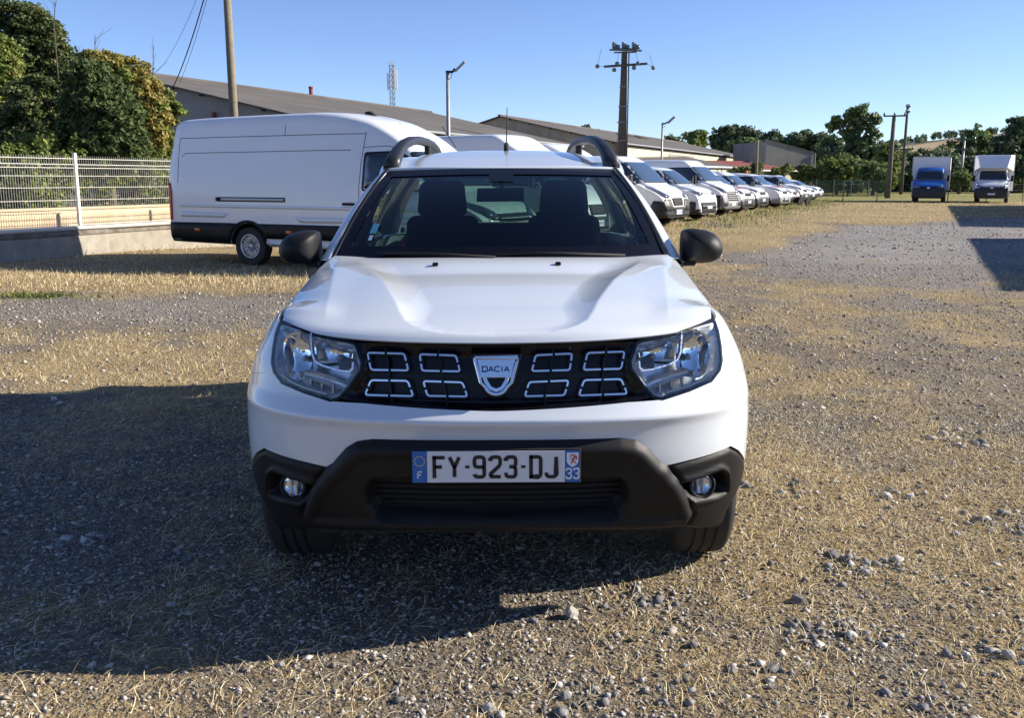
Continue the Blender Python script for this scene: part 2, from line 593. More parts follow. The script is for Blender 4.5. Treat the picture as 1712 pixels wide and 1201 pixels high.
# bring its side edge down to the top of the wing
ze = np.zeros(nb_)
for j in range(nb_):
    zz = 1.0
    for _ in range(40):
        zz += (float(W_at(zz, Yb[j, -1])) - (float(X[j, -1]) + .002)) * .25
    ze[j] = zz
wgt = sstep(np.abs(A), .66, 1.0) * sstep(B, 0.0, .16)
Z = Z + (ze[:, None] - Z[:, -1:]) * wgt
hood = grid_obj('bonnet', np.stack([X, Yb, Z], -1), M_WHITE, car, 0.012, flip=False)
def hood_z(x, yc):
    # height of the bonnet near (x, yc) by nearest grid point
    d = (X - x) ** 2 + (Yb - yc) ** 2
    i = np.unravel_index(np.argmin(d), d.shape); return float(Z[i])

# ---- front panels -------------------------------------------------------
ARC_Y, ARC_Z, ARC_R = 0.842, 0.345, 0.405
def arch(y0, r, a0, a1, n=16):
    out = []
    for k in range(n + 1):
        a = R(a0 + (a1 - a0) * k / n)
        yc, z = y0 + r * math.cos(a), ARC_Z + r * math.sin(a)
        out.append((yu(yc, z), z))
    return out
CL_top = [(0, 736), (120, 735.5), (207, 733.5), (233, 737), (250, 747), (262, 760), (274, 773.5), (284.5, 779.5)]
FG_top = [(284.5, 779.5), (323, 770.5), (390, 747.8), (403, 755)]
seam = px_u(374, 621)
bl = U([(277, 670), (323, 655), (359, 639.5), (373, 621)])
arch_f = arch(ARC_Y, ARC_R, 118, 168)                   # front half of the wheel arch, from its top down
bump_right = U([(0, 688), (117, 683), (220, 674)]) + bl + [(yu(.50, .803), .803), (yu(.62, .768), .768)] + [p for p in arch_f if p[1] > .47] + [(yu(.44, .47), .47)] + U(list(reversed(FG_top))) + U(list(reversed(CL_top)))[1:]
full = bump_right + [(-p[0], p[1]) for p in reversed(bump_right[1:-1])]
patch('bumper_cover', full, M_WHITE, car, 0.0, 0.010)

for sg in (1, -1):
    MP = (lambda p: p) if sg > 0 else mirror_poly
    # front wing
    top = [(px_u(364.5, 536.5)[0], px_u(364.5, 536.5)[1])]
    edge = []
    for b_ in np.linspace(0.12, 1.0, 24):
        j = int(np.argmin(np.abs(bb - b_)))
        edge.append((float(Yb[j, -1]), float(Z[j, -1]), float(X[j, -1])))
    wing = [px_u(376.5, 604), px_u(374.7, 579), px_u(370.5, 554), px_u(364.5, 536.5)]
    for yc, z, x in edge:
        if yc < .47: continue
        # height on the skin where it meets the bonnet edge
        zz = z
        for _ in range(12):
            zz += (float(W_at(zz, yc)) - (x + .004)) * .3
        wing.append((yu(yc, zz), zz))
    wing += [(yu(1.43, 1.09), 1.09), (yu(1.43, .5), .5)]
    wing += [p for p in arch(ARC_Y, ARC_R, 22, 118, 22)]
    wing += [(yu(.62, .770), .770), (yu(.50, .806), .806), px_u(374.5, 621)]
    patch('front_wing', MP(wing), M_WHITE, car, 0.0, 0.018)
    # wheel-arch trim
    rim = arch(ARC_Y, ARC_R + .048, 2, 140, 30) + list(reversed(arch(ARC_Y, ARC_R - .015, 2, 140, 30)))
    patch('wheel_arch_trim', MP(rim), M_BLACK, car, 0.003, 0.03, 0.03)
    RY = 3.516
    rim = arch(RY, ARC_R + .052, 0, 178, 34) + list(reversed(arch(RY, ARC_R - .015, 0, 178, 34)))
    patch('wheel_arch_trim', MP([(min(max(p[0], 1.0), 2.6), p[1]) for p in rim]), M_BLACK, car, 0.010, 0.03, 0.03)
    # doors, quarter panel, sill
    def belt(yc): return 1.065 + .03 * (yc - 1.4) / 2
    d1 = [(yu(1.44, .42), .42), (yu(2.43, .42), .42), (yu(2.43, belt(2.43)), belt(2.43)), (yu(1.44, 1.085), 1.085)]
    fd = patch('front_door', MP(d1), M_WHITE, car, 0.0, 0.05)
    d2 = [(yu(2.445, .42), .42), (yu(3.06, .42), .42), (yu(3.13, .60), .60), (yu(3.33, .78), .78), (yu(3.36, belt(3.36)), belt(3.36)), (yu(2.445, belt(2.445)), belt(2.445))]
    rd = patch('rear_door', MP(d2), M_WHITE, car, 0.0, 0.05)
    q = [(yu(3.345, .79), .79)] + list(reversed(arch(RY, ARC_R, 10, 108, 18)))[::1] + [(2.25, .50), (2.98, .50), (2.98, 1.12), (yu(3.375, belt(3.4)), belt(3.4))]
    patch('rear_quarter', MP(q), M_WHITE, car, 0.0, 0.05)
    s = [(yu(1.26, .22), .22), (yu(3.08, .22), .22), (yu(3.08, .415), .415), (yu(1.26, .415), .415)]
    patch('sill_trim', MP(s), M_BLACK, car, 0.012, 0.06, 0.03)
    s = [(yu(3.93, .24), .24) if False else (2.12, .28), (2.985, .28), (2.985, .495), (2.20, .495), (2.09, .40)]
    patch('rear_bumper', MP(s), M_BLACK, car, 0.012, 0.06, 0.03)
    for yc, nm in ((2.25, fd), (3.15, rd)):
        p = body(yu(yc, .93) * sg, .93)
        mb = MB(); mb.tube([p + np.array([.005 * sg, -.11, 0]), p + np.array([.035 * sg, -.07, 0]), p + np.array([.038 * sg, .06, 0]), p + np.array([.005 * sg, .1, 0])], .013, 8)
        mb.build('door_handle', M_BLACK, nm, smooth=True)

# ---- lower cladding (one moulding across the front) ----------------------
C_low = [(0, 884), (150, 884), (250, 884), (310, 878.5)]
center_r = CL_top + [(300, 800), (318, 835), (327, 862)]
cl_r = U(CL_top) + U([(292, 792), (300, 800), (309, 816), (318, 838), (324, 858)]) + U([(309, 879), (250, 884), (150, 884), (0, 884)])
cen = [p for p in cl_r]
cen = cen + [(-p[0], p[1]) for p in reversed(cen[1:-1])]
opening = rounded(U([(0, 795), (214, 795), (221, 812), (221, 832), (205, 866), (0, 869)]), .02, 4, 1.2)
opening = opening[1:-1]
op_r = U([(0, 795), (150, 795), (205, 796), (217, 806), (221, 822), (218, 842), (206, 860), (190, 867), (100, 869), (0, 869)])
op_full = op_r + [(-p[0], p[1]) for p in reversed(op_r[1:-1])]
def off_center(u, z):
    d = poly_dist(u, z, cen, 1.2)
    o = .004 + .026 * np.sin(np.clip(d / .034, 0, 1) * math.pi / 2)
    o = np.where(d > .034, o, o)
    inn = in_poly(u, z, op_full); di = poly_dist(u, z, op_full, 1.2)
    o = o - np.where(inn, .085 * sstep(di, 0, .018), 0)
    # shallow shelf under the bevel
    o = o - .012 * sstep(d, .045, .06)
    return o
patch('lower_bumper', cen, M_BLACK, car, off_center, 0.009, 0.05)
# mesh in the lower opening
patch('intake_back', op_full, M_DARK, car, -.056, 0.02, 0.0)
def lip(us, zs, o):
    P = body(np.array(us), np.array(zs)); N = body_n(np.array(us), np.array(zs)); return P + N * o
mb = MB()
for z in np.arange(.375, .575, .022):
    us = np.linspace(-.42, .42, 25)
    k = in_poly(us, np.full(25, z), op_full)
    if k.sum() > 2:
        mb.tube([tuple(p) for p in lip(us[k], np.full(k.sum(), z), -.050)], .004, 5)
stuff(mb.build('intake_mesh', M_DARK, car, smooth=True))

fog_r = U([(284.5, 779.5), (323, 770.5), (390, 747.8), (403, 755)]) + [(yu(.435, .475), .475)]
fog_r += [(yu(.445, .43), .43)]
fog_r += U([(392, 840), (383, 856), (377, 872), (368, 886), (335, 889), (312, 886), (316, 878), (326, 862), (322, 852), (316, 832), (309, 816), (300, 800), (292, 792)])
FOGC = px_u(347, 815)
fog_rec = rounded(U([(302, 806.5), (330, 800), (372, 783), (384, 792), (383, 824), (366, 834), (325, 842), (312, 830)]), .02, 4, 1.2)
for sg in (1, -1):
    MP = (lambda p: p) if sg > 0 else mirror_poly
    pol = MP(fog_r); rec = MP(fog_rec)
    rec_o = None
    def off_fog(u, z, pol=pol, rec=rec):
        d = poly_dist(u, z, pol, 1.2)
        o = -.012 + .014 * sstep(d, 0, .02)
        inn = in_poly(u, z, rec); di = poly_dist(u, z, rec, 1.2)
        ring = np.exp(-((di / .010) ** 2)) * .012
        return o + ring - np.where(inn, .055 * sstep(di, .004, .028), -.0)
    patch('fog_lamp_surround', pol, M_BLACK, car, off_fog, 0.009, 0.03)
    # fog lamp: chrome bowl behind a clear lens
    u, z = FOGC[0] * sg, FOGC[1]
    P = Vector(body(u, z)); N = Vector(body_n(u, z)); N = (N * .4 + Vector((0, -1, 0)) * .6).normalized()
    N = (N + Vector((0, 0, .22))).normalized(); Pc = P - N * .030
    rot = N.to_track_quat('Z', 'Y').to_matrix()
    mb = MB()
    ring = [(rr * .040, -.014 * (1 - rr ** 2)) for rr in np.linspace(.02, 1, 9)]
    vs = []
    for rr, hh in ring:
        for k in range(24):
            a = 2 * math.pi * k / 24
            vs.append(Pc + rot @ Vector((rr * math.cos(a), rr * math.sin(a), hh)))
    fs = [(i * 24 + k, i * 24 + (k + 1) % 24, (i + 1) * 24 + (k + 1) % 24, (i + 1) * 24 + k) for i in range(8) for k in range(24)]
    mb.add(vs, fs)
    fl = mb.build('fog_lamp', M_REFL, car, smooth=True)
    mb = MB()
    mb.tube([Pc + rot @ Vector((.043 * math.cos(a), .043 * math.sin(a), .004)) for a in np.linspace(0, 2 * math.pi, 25)], .007, 6, False)
    mb.build('lamp_ring', M_BLACK, fl, smooth=True)
    mb = MB(); vs = []
    for rr in np.linspace(.02, 1, 6):
        for k in range(24):
            a = 2 * math.pi * k / 24
            vs.append(Pc + rot @ Vector((rr * .040 * math.cos(a), rr * .040 * math.sin(a), .006 + .008 * (1 - rr * rr))))
    mb.add(vs, [(i * 24 + k, i * 24 + (k + 1) % 24, (i + 1) * 24 + (k + 1) % 24, (i + 1) * 24 + k) for i in range(5) for k in range(24)])
    mb.build('lamp_lens', M_LENS, fl, smooth=True)
    mb = MB()
    for dx in (-.012, .008):
        mb.box(Pc + rot @ Vector((dx, 0, -.004)), (.006, .01, .05))
    mb.build('lamp_bulb_shield', M_LAMPIN, fl)

# ---- grille ----------------------------------------------------------------
gr_r = U([(0, 576), (60, 575.5), (117, 574.8), (180, 572), (234, 572)]) + U([(223, 604), (225, 618.5), (245, 647), (261, 666)]) + U([(220, 673), (117, 682), (0, 687)])
grp = gr_r + [(-p[0], p[1]) for p in reversed(gr_r[1:-1])]
def off_gr(u, z):
    d = poly_dist(u, z, grp, 1.2)
    return -.004 - .030 * sstep(d, .008, .026)
grille = patch('grille', grp, M_GLOSSB, car, off_gr, 0.012, 0.03)

def skin(half, py, o=0.0):
    u, z = px_u(half, py)
    return Vector(body(u, z)) + Vector(body_n(u, z)) * o, Vector(body_n(u, z))

def ribbon(mb, pts, nrm, w, th, caps=True):
    """flat strip along pts, width w in the surface, thickness th outward"""
    n = len(pts); L = []
    for i in range(n):
        d = (pts[min(i + 1, n - 1)] - pts[max(i - 1, 0)]).normalized()
        s = nrm[i].cross(d).normalized()
        if 0 < i < n - 1:
            d0 = (pts[i] - pts[i - 1]).normalized(); d1 = (pts[i + 1] - pts[i]).normalized()
            c = max(.5, math.sqrt(max(0, (1 + d0.dot(d1)) / 2)))
        else: c = 1
        k = w / 2 / c
        a, b = pts[i] - s * k, pts[i] + s * k
        L.append((a, b, b + nrm[i] * th, a + nrm[i] * th))
    vs = [q for r_ in L for q in r_]; fs = []
    for i in range(n - 1):
        for k in range(4):
            fs.append((i * 4 + k, i * 4 + (k + 1) % 4, (i + 1) * 4 + (k + 1) % 4, (i + 1) * 4 + k))
    fs.append((0, 3, 2, 1)); fs.append(((n - 1) * 4, (n - 1) * 4 + 1, (n - 1) * 4 + 2, (n - 1) * 4 + 3))
    mb.add(vs, fs)

def px_path(pts, o, sub=4):
    """smooth path through photo pixels on the skin"""
    out = []; nn = []
    for i in range(len(pts) - 1):
        for k in range(sub):
            t = k / sub
            h = pts[i][0] * (1 - t) + pts[i + 1][0] * t; y = pts[i][1] * (1 - t) + pts[i + 1][1] * t
            p, n = skin(h, y, o); out.append(p); nn.append(n)
    p, n = skin(*pts[-1], o); out.append(p); nn.append(n)
    return out, nn

def frame_pieces(TL, TR, BR, BL, r=5):
    """four corner pieces with gaps at the middle of each side"""
    cs = [Vector(TL), Vector(TR), Vector(BR), Vector(BL)]; out = []
    for i in range(4):
        a, b, c = cs[i - 1], cs[i], cs[(i + 1) % 4]
        m0 = (a + b) / 2; m1 = (b + c) / 2
        g0 = m0 + (b - m0).normalized() * 2.2; g1 = m1 + (b - m1).normalized() * 2.2
        d0 = (m0 - b); d1 = (m1 - b)
        k0 = min(r, d0.length * .7); k1 = min(r, d1.length * .7)
        p0 = b + d0.normalized() * k0; p1 = b + d1.normalized() * k1
        path = [g0, p0] + [p0 * (1 - t) ** 2 + b * 2 * t * (1 - t) + p1 * t * t for t in (.25, .5, .75)] + [p1, g1]
        out.append([(q.x, q.y) for q in path])
    return out

FR = [((62, 595), (125, 593), (132, 620), (69, 621)), ((150, 590), (211, 588), (217, 618), (156, 620)),
      ((53, 639), (119, 637), (124, 661), (48, 663)), ((148, 637), (209, 634), (220, 659), (140, 663))]
FR = [((128, 591.5), (67, 594), (60, 621), (124, 619.5)), ((216, 588.5), (154, 590.5), (147, 619), (210, 617.5)),
      ((122, 637), (56, 639.5), (48, 663), (115, 661.5)), ((210, 635), (148, 636.5), (139, 662), (220, 659.5))]
for sg in (1, -1):
    for fr in FR:
        cs = [(h * sg, y) for h, y in fr]
        mb = MB(); mbd = MB()
        for pc in frame_pieces(*cs):
            pts, nn = px_path(pc, -.016, 2)
            ribbon(mb, pts, nn, .0060, .012)
        mb.build('grille_trim', M_CHROME, grille, bevel=.0012, seg=1)
        # black rim behind the trim
        big = [Vector(c) for c in cs]; ce = sum(big, Vector((0, 0))) / 4
        loop = [tuple(ce + (b - ce) * 1.0) for b in big]
        pts, nn = px_path(rounded(loop + [], 5, 3)[:] + [rounded(loop, 5, 3)[0]], -.036, 1)
        ribbon(mbd, pts, nn, .016, .019)
        mbd.build('grille_rim', M_GLOSSB, grille)
    for h0, h1 in ((93, 86), (182, 178)):
        mb = MB()
        pts, nn = px_path([((h0 + 4) * sg, 580), (h0 * sg, 605), (h1 * sg, 650), ((h1 - 4) * sg, 678)], -.026, 3)
        ribbon(mb, pts, nn, .006, .016)
        mb.build('grille_rod', M_GLOSSB, grille)
for y0_, y1_ in ((584, 580), (629, 626), (672, 664)):
    mb = MB()
    pts, nn = px_path([(h, y0_ + (y1_ - y0_) * (abs(h) / 235.0) ** 2) for h in np.linspace(-228, 228, 25)], -.038, 1)
    ribbon(mb, pts, nn, .012, .012)
    mb.build('grille_bar', M_GLOSSB, grille)

# ---- strokes for lettering --------------------------------------------------
def strokes(mb, segs, o, ex, ez, nrm, w, th):
    """segs: polylines in local mm/units already scaled; o origin; ex, ez axes"""
    for sgm in segs:
        pts = [o + ex * p[0] + ez * p[1] for p in sgm]
        ribbon(mb, pts, [nrm] * len(pts), w, th)

def arc2(cx, cz, rx, rz, a0, a1, n=6):
    return [(cx + rx * math.cos(R(a0 + (a1 - a0) * k / n)), cz + rz * math.sin(R(a0 + (a1 - a0) * k / n))) for k in range(n + 1)]
# glyphs in a cell 1 wide x 2 high (narrow plate lettering)
def q(cx, cz, a0): return arc2(cx, cz, .28, .28, a0, a0 - 90, 4)
GL = {
 'F': [[(.0, -.1), (.0, 2.1)], [(-.15, 1.96), (1.1, 1.96)], [(0, 1.02), (.8, 1.02)]],
 'Y': [[(0, 2), (.5, .95)], [(1, 2), (.5, .95)], [(.5, 1.0), (.5, 0)]],
 '9': [[(0, .28)] + arc2(.28, .28, .28, .28, 180, 270, 3) + arc2(.72, .28, .28, .28, 270, 360, 3) + arc2(.72, 1.72, .28, .28, 0, 90, 3) + arc2(.28, 1.72, .28, .28, 90, 180, 3) + arc2(.28, 1.28, .28, .28, 180, 270, 3) + [(1, 1.0)]],
 '2': [[(0, 1.6), (0, 1.72)] + arc2(.28, 1.72, .28, .28, 180, 90, 3) + arc2(.72, 1.72, .28, .28, 90, 0, 3) + [(1, 1.35), (.9, 1.1), (.0, .3), (0, .03)], [(-.05, 0.02), (1.05, 0.02)]],
 '3': [[(0, 1.6), (0, 1.72)] + arc2(.28, 1.72, .28, .28, 180, 90, 3) + arc2(.72, 1.72, .28, .28, 90, 0, 3) + [(1, 1.25), (.88, 1.02), (.35, 1.02)], [(.88, 1.02), (1, .78)] + arc2(.72, .28, .28, .28, 0, -90, 3) + arc2(.28, .28, .28, .28, 270, 180, 3) + [(0, .42)]],
 'D': [[(-.19, 0), (.72, 0)] + arc2(.72, .28, .28, .28, 270, 360, 3) + arc2(.72, 1.72, .28, .28, 0, 90, 3) + [(-.19, 2)], [(0, 2.17), (0, -.17)]],
 'J': [[(1, 2), (1, .28)] + arc2(.72, .28, .28, .28, 0, -90, 3) + arc2(.28, .28, .28, .28, 270, 180, 3) + [(0, .42)]],
 'A': [[(0, 0), (.5, 2)], [(.5, 2), (1, 0)], [(.2, .6), (.8, .6)]],
 'C': [[(1, .3), (.8, 0), (.3, 0), (0, .4), (0, 1.6), (.3, 2), (.8, 2), (1, 1.7)]],
 'I': [[(.5, 0), (.5, 2)]],
 '-': [[(.1, 1.0), (.9, 1.0)]],
}
def write(mb, txt, x0, z0, cw, ch, gap, o, ex, ez, nrm, w, th):
    x = x0
    for c in txt:
        k = .45 if c in 'I' else 1.0
        for sgm in GL[c]:
            strokes(mb, [[((x + (p[0] - (.5 if c == 'I' else 0) + (.225 if c == 'I' else 0)) * cw), z0 + p[1] * ch / 2) for p in sgm]], o, ex, ez, nrm, w, th)
        x += cw * k + gap
    return x

# ---- badge ------------------------------------------------------------------
Pb, Nb = skin(0.5, 629, 0.0)
Nb = Vector((0, -.97, .24)).normalized(); EX = Vector((1, 0, 0)); EZ = EX.cross(Nb).normalized()
if EZ.z < 0: EZ = -EZ
def shield(w, h, rb, n=10):
    """rounded shield outline, top edge at h/2"""
    P = [(-w / 2, h / 2)]
    P += [(-w / 2 + .012 * w, h / 2 - .12 * h), (-w * .36, -h * .18)]
    for k in range(n + 1):
        a = R(200 + 140 * k / n)
        P.append((rb * 1.05 * math.cos(a), -h / 2 + rb + rb * math.sin(a)))
    P += [(w * .36, -h * .18), (w / 2 - .012 * w, h / 2 - .12 * h), (w / 2, h / 2)]
    return P
def plate_prism(mb, poly, o, d0, d1):
    n = len(poly)
    vs = [o + EX * p[0] + EZ * p[1] + Nb * d0 for p in poly] + [o + EX * p[0] + EZ * p[1] + Nb * d1 for p in poly]
    mb.add(vs, [tuple(range(n)), tuple(range(2 * n - 1, n - 1, -1))] + [(i, (i + 1) % n, (i + 1) % n + n, i + n) for i in range(n)])
mb = MB(); plate_prism(mb, shield(.160, .142, .045), Pb, -.05, .006)
badge = mb.build('badge', M_GLOSSB, car, bevel=.004)
mb = MB()
rim = shield(.134, .116, .034); rim = rim + [rim[0]]
pts = [Pb + EX * p[0] + EZ * p[1] + Nb * .004 for p in rim]
ribbon(mb, pts, [Nb] * len(pts), .010, .012)
mb.build('badge_rim', M_CHROME, badge, bevel=.003)
mb = MB()
top = [(-.060, .053), (-.048, -.006), (.048, -.006), (.060, .053)]
plate_prism(mb, top, Pb, .004, .011)
for s in (-1, 1):
    leg = [(.060 * s, .05), (.037 * s, -.022), (.022 * s, -.044), (.0, -.052), (0, -.039), (.015 * s, -.032), (.026 * s, -.014), (.038 * s, .02)]
    plate_prism(mb, leg, Pb, .004, .0105)
mb.build('badge_plate', M_CHROME, badge, bevel=.002)
mb = MB()
write(mb, 'DACIA', -.0425, .014, .0150, .0155, .0042, Pb + Nb * .0112, EX, EZ, Nb, .0038, .0012)
mb.build('badge_lettering', M_BLUEINK, badge)

# ---- number plate -----------------------------------------------------------
pc = at(856 + -.5 + 0.0, 780.5, CAR_Y - .016) - Vector((0, CAR_Y, 0))
pc.x = 0.0
Np = Vector((0, -1, .0)); EX = Vector((1, 0, 0)); EZ = Vector((0, 0, 1))
mb = MB(); mb.box(pc + Vector((0, .006, 0)), (.528, .012, .112))
plate = mb.build('number_plate', M_DARK, car, bevel=.003)
mb = MB(); mb.box(pc + Vector((0, -.0015, 0)), (.428, .003, .1005)); mb.build('plate_face', M_PLATEW, plate)
for sx_, nm in ((-1, 'a'), (1, 'b')):
    mb = MB(); mb.box(pc + Vector((sx_ * .2375, -.0015, 0)), (.0455, .003, .1005)); mb.build('plate_band', M_PLATEB, plate)
o = pc + Vector((0, -.0032, 0))
mb = MB()
cw, ch = .030, .064
for c, x in (('F', -.1977), ('Y', -.150), ('9', -.0725), ('2', -.0229), ('3', .0252), ('D', .103), ('J', .151)):
    for sgm in GL[c]:
        strokes(mb, [[(x + .0058 + p[0] * cw, -.0325 + p[1] * ch / 2) for p in sgm]], o, EX, EZ, Np, .0114, .0012)
for x in (-.0957, .078):
    strokes(mb, [[(x, .0), (x + .0134, .0)]], o, EX, EZ, Np, .009, .0012)
mb.build('plate_lettering', M_INK, plate)
mb = MB()
write(mb, 'F', -.2435, -.036, .012, .021, 0, o, EX, EZ, Np, .0042, .0012)
mb.build('band_lettering', M_WINK, plate)
mb = MB()
write(mb, '33', -.2560, -.0385, .0150, .032, .0085, o + EX * .4745, EX, EZ, Np, .0050, .0012)
mb.build('band_lettering', M_WINK, plate)
mb = MB()
for k in range(12):
    a = 2 * math.pi * k / 12
    c = o + EX * (-.2375 + .0155 * math.cos(a)) + EZ * (.0185 + .0155 * math.sin(a)); 
    mb.add([c + EX * (.0024 * math.cos(b)) + EZ * (.0024 * math.sin(b)) - Vector((0, .0008, 0)) for b in np.linspace(0, 2 * math.pi, 9)[:-1]], [tuple(range(8))])
mb.build('plate_stars', M_YSTAR, plate)
mb = MB()
sh = [(-.018, .045), (.018, .045), (.018, .016), (.012, .006), (0, -.002), (-.012, .006), (-.018, .016)]
mb.prism([(pc.x + .2375 + p[0], pc.z + p[1]) for p in sh], 'y', pc.y - .0042, pc.y - .0028)
mb.build('plate_crest', M_WINK, plate)
mb = MB()
oc = o + EX * .2395 + EZ * .0235 - Vector((0, .0012, 0))
strokes(mb, [[(-.006, -.014), (-.002, -.004), (.003, .004), (.001, .014), (-.005, .015)], [(.003, .004), (.009, .010)], [(.0, .0), (-.008, .004)], [(-.001, -.004), (.008, -.012)], [(-.006, .014), (-.010, .008)], [(.008, -.002), (.011, .006), (.007, .014)]], oc, EX, EZ, Np, .0034, .0008)
mb.build('plate_lion', M_RED, plate)
# ---- headlights -------------------------------------------------------------
HLc = Vector((sum(p[0] for p in HLu) / len(HLu), sum(p[1] for p in HLu) / len(HLu)))
def hl_depth(u, z, pol):
    d = poly_dist(u, z, pol, 1.2)
    return -.006 - .075 * sstep(d, .004, .05)
def bowl(mb, c, n, rx, rz, depth, tilt=0.0, nr=8, nk=28):
    """concave mirror, mouth at c facing n"""
    ex = Vector((0, 0, 1)).cross(n).normalized(); ez = n.cross(ex).normalized()
    if tilt:
        ex, ez = ex * math.cos(tilt) + ez * math.sin(tilt), ez * math.cos(tilt) - ex * math.sin(tilt)
    vs = []
    for i in range(nr):
        t = max(.03, i / (nr - 1))
        for k in range(nk):
            a = 2 * math.pi * k / nk
            sq = (abs(math.cos(a)) ** 3 + abs(math.sin(a)) ** 3) ** (-1 / 3)
            vs.append(c + ex * (rx * t * sq * math.cos(a)) + ez * (rz * t * sq * math.sin(a)) - n * depth * (1 - t * t))
    mb.add(vs, [(i * nk + k, i * nk + (k + 1) % nk, (i + 1) * nk + (k + 1) % nk, (i + 1) * nk + k) for i in range(nr - 1) for k in range(nk)])

for sg in (1, -1):
    MP = (lambda p: p) if sg > 0 else mirror_poly
    pol = MP(HLu)
    hl = patch('headlight', pol, M_LAMPIN, car, (lambda u, z, pol=pol: hl_depth(u, z, pol)), 0.012, 0.02)
    def hp(h, y, o): return skin(h * sg, y, o)
    # two mirror bowls
    p, n = hp(335, 591, -.020); n = (n * .30 + Vector((.10 * sg, -.93, .26))).normalized()
    mb = MB(); bowl(mb, p, n, .058, .080, .030, -.25 * sg); mb.build('reflector', M_REFL, hl, smooth=True)
    p, n = hp(272, 592, -.022); n = (n * .3 + Vector((0, -.95, .28))).normalized()
    mb = MB(); bowl(mb, p, n, .062, .046, .026, .08 * sg); mb.build('reflector', M_REFL, hl, smooth=True)
    # bulbs
    for h, y in ((334, 592), (272, 593)):
        p, n = hp(h, y, -.045); mb = MB(); mb.cyl(p, p + Vector((0, -.028, 0)), .010, .008, 10); mb.build('bulb', M_SILV, hl, smooth=True)
    # light guide: the hook-shaped strip and the bottom strip
    path = [(310, 556), (309, 575), (308, 590), (303, 603), (291, 610), (262, 619), (245, 621), (240, 616), (239, 604)]
    pts, nn = px_path([(a * sg, b) for a, b in path], -.010, 3)
    mb = MB(); ribbon(mb, pts, nn, .0085, .012); mb.build('light_guide', M_LAMPSTRIP, hl, bevel=.002)
    pts, nn = px_path([(a * sg, b) for a, b in [(361, 625), (345, 637), (320, 648), (284, 658)]], -.012, 4)
    mb = MB(); ribbon(mb, pts, nn, .009, .010); mb.build('lamp_trim', M_SILV, hl, bevel=.002)
    for h, y in ((342, 628), (322, 638), (302, 646), (282, 650)):
        p, n = hp(h, y, -.04); mb = MB(); mb.box(p, (.006, .03, .035)); mb.build('lamp_fin', M_LAMPIN, hl)
    p, n = hp(295, 633, -.035); mb = MB(); bowl(mb, p, (n * .4 + Vector((0, -.9, .05))).normalized(), .075, .017, .015, .30 * sg); mb.build('indicator_reflector', M_LAMPIN, hl, smooth=True)
    mb = MB()
    pts, nn = px_path([(a * sg, b) for a, b in HL + HL[:1]], -.003, 3)
    ribbon(mb, pts, nn, .009, .004); mb.build('lamp_seal', M_GLOSSB, hl)
    patch('lens', pol, M_LENS, hl, 0.002, 0.014, 0.0)

# ---- washer jets, wipers ------------------------------------------------------
for h in (-107, 98):
    p = at(856 + h, 448, CAR_Y + 1.08); xw = p.x; zt = hood_z(xw, 1.08)
    mb = MB(); mb.box((xw, 1.08, zt + .006), (.024, .03, .014)); mb.build('washer_jet', M_GLOSSB, car, bevel=.005)

# ---- windscreen, pillars, roof -------------------------------------------------
def lerp(a, b, t): return a + (b - a) * t
na, nb2 = 41, 21
aa = np.linspace(-1, 1, na); bb2 = np.linspace(0, 1, nb2)
A, B = np.meshgrid(aa, bb2)
def ws_pt(A, B):
    xb = .752 * A; yb = 1.20 + .25 * np.abs(A) ** 2.2; zb = 1.122 - .005 * np.abs(A)
    xt = .568 * A; yt = 1.955 + .095 * np.abs(A) ** 2; zt = 1.532 - .012 * A ** 2
    bulge = .030 * np.sin(B * math.pi) 
    return np.stack([xb + (xt - xb) * B, yb + (yt - yb) * B - bulge * .6, zb + (zt - zb) * B + bulge], -1)
wscr = grid_obj('windscreen', ws_pt(A, B), M_GLASS, car)
# dark printed border
def strip(name, A0, B0, m, parent, off=.003):
    P = ws_pt(A0, B0); P = P + np.array([0, -.002, .0035])
    return grid_obj(name, P, m, parent)
bt = np.linspace(0, 1, 15)
A0, B0 = np.meshgrid(aa, np.linspace(.905, 1.0, 4)); strip('windscreen_border', A0, B0, M_GLOSSB, wscr)
A0, B0 = np.meshgrid(aa, np.linspace(0.0, .135, 4)); strip('windscreen_border', A0, B0, M_GLOSSB, wscr)
for s in (-1, 1):
    A0, B0 = np.meshgrid(np.linspace(.93, 1.0, 4) * s, np.linspace(0, 1, 21)); strip('windscreen_border', A0, B0, M_GLOSSB, wscr)
A0, B0 = np.meshgrid(np.linspace(-.10, .10, 9), np.linspace(.80, .92, 4)); strip('sensor_cover', A0, B0, M_GLOSSB, wscr)
# sticker at the foot of the passenger side
A0, B0 = np.meshgrid(np.linspace(-.845, -.80, 3), np.linspace(.24, .33, 3)); st = grid_obj('windscreen_sticker', ws_pt(A0, B0) + np.array([0, -.004, .005]), M_STICK, wscr)
A0, B0 = np.meshgrid(np.linspace(-.835, -.81, 3), np.linspace(.18, .225, 3)); st = grid_obj('windscreen_sticker', ws_pt(A0, B0) + np.array([0, -.004, .005]), M_PLATEW, wscr)

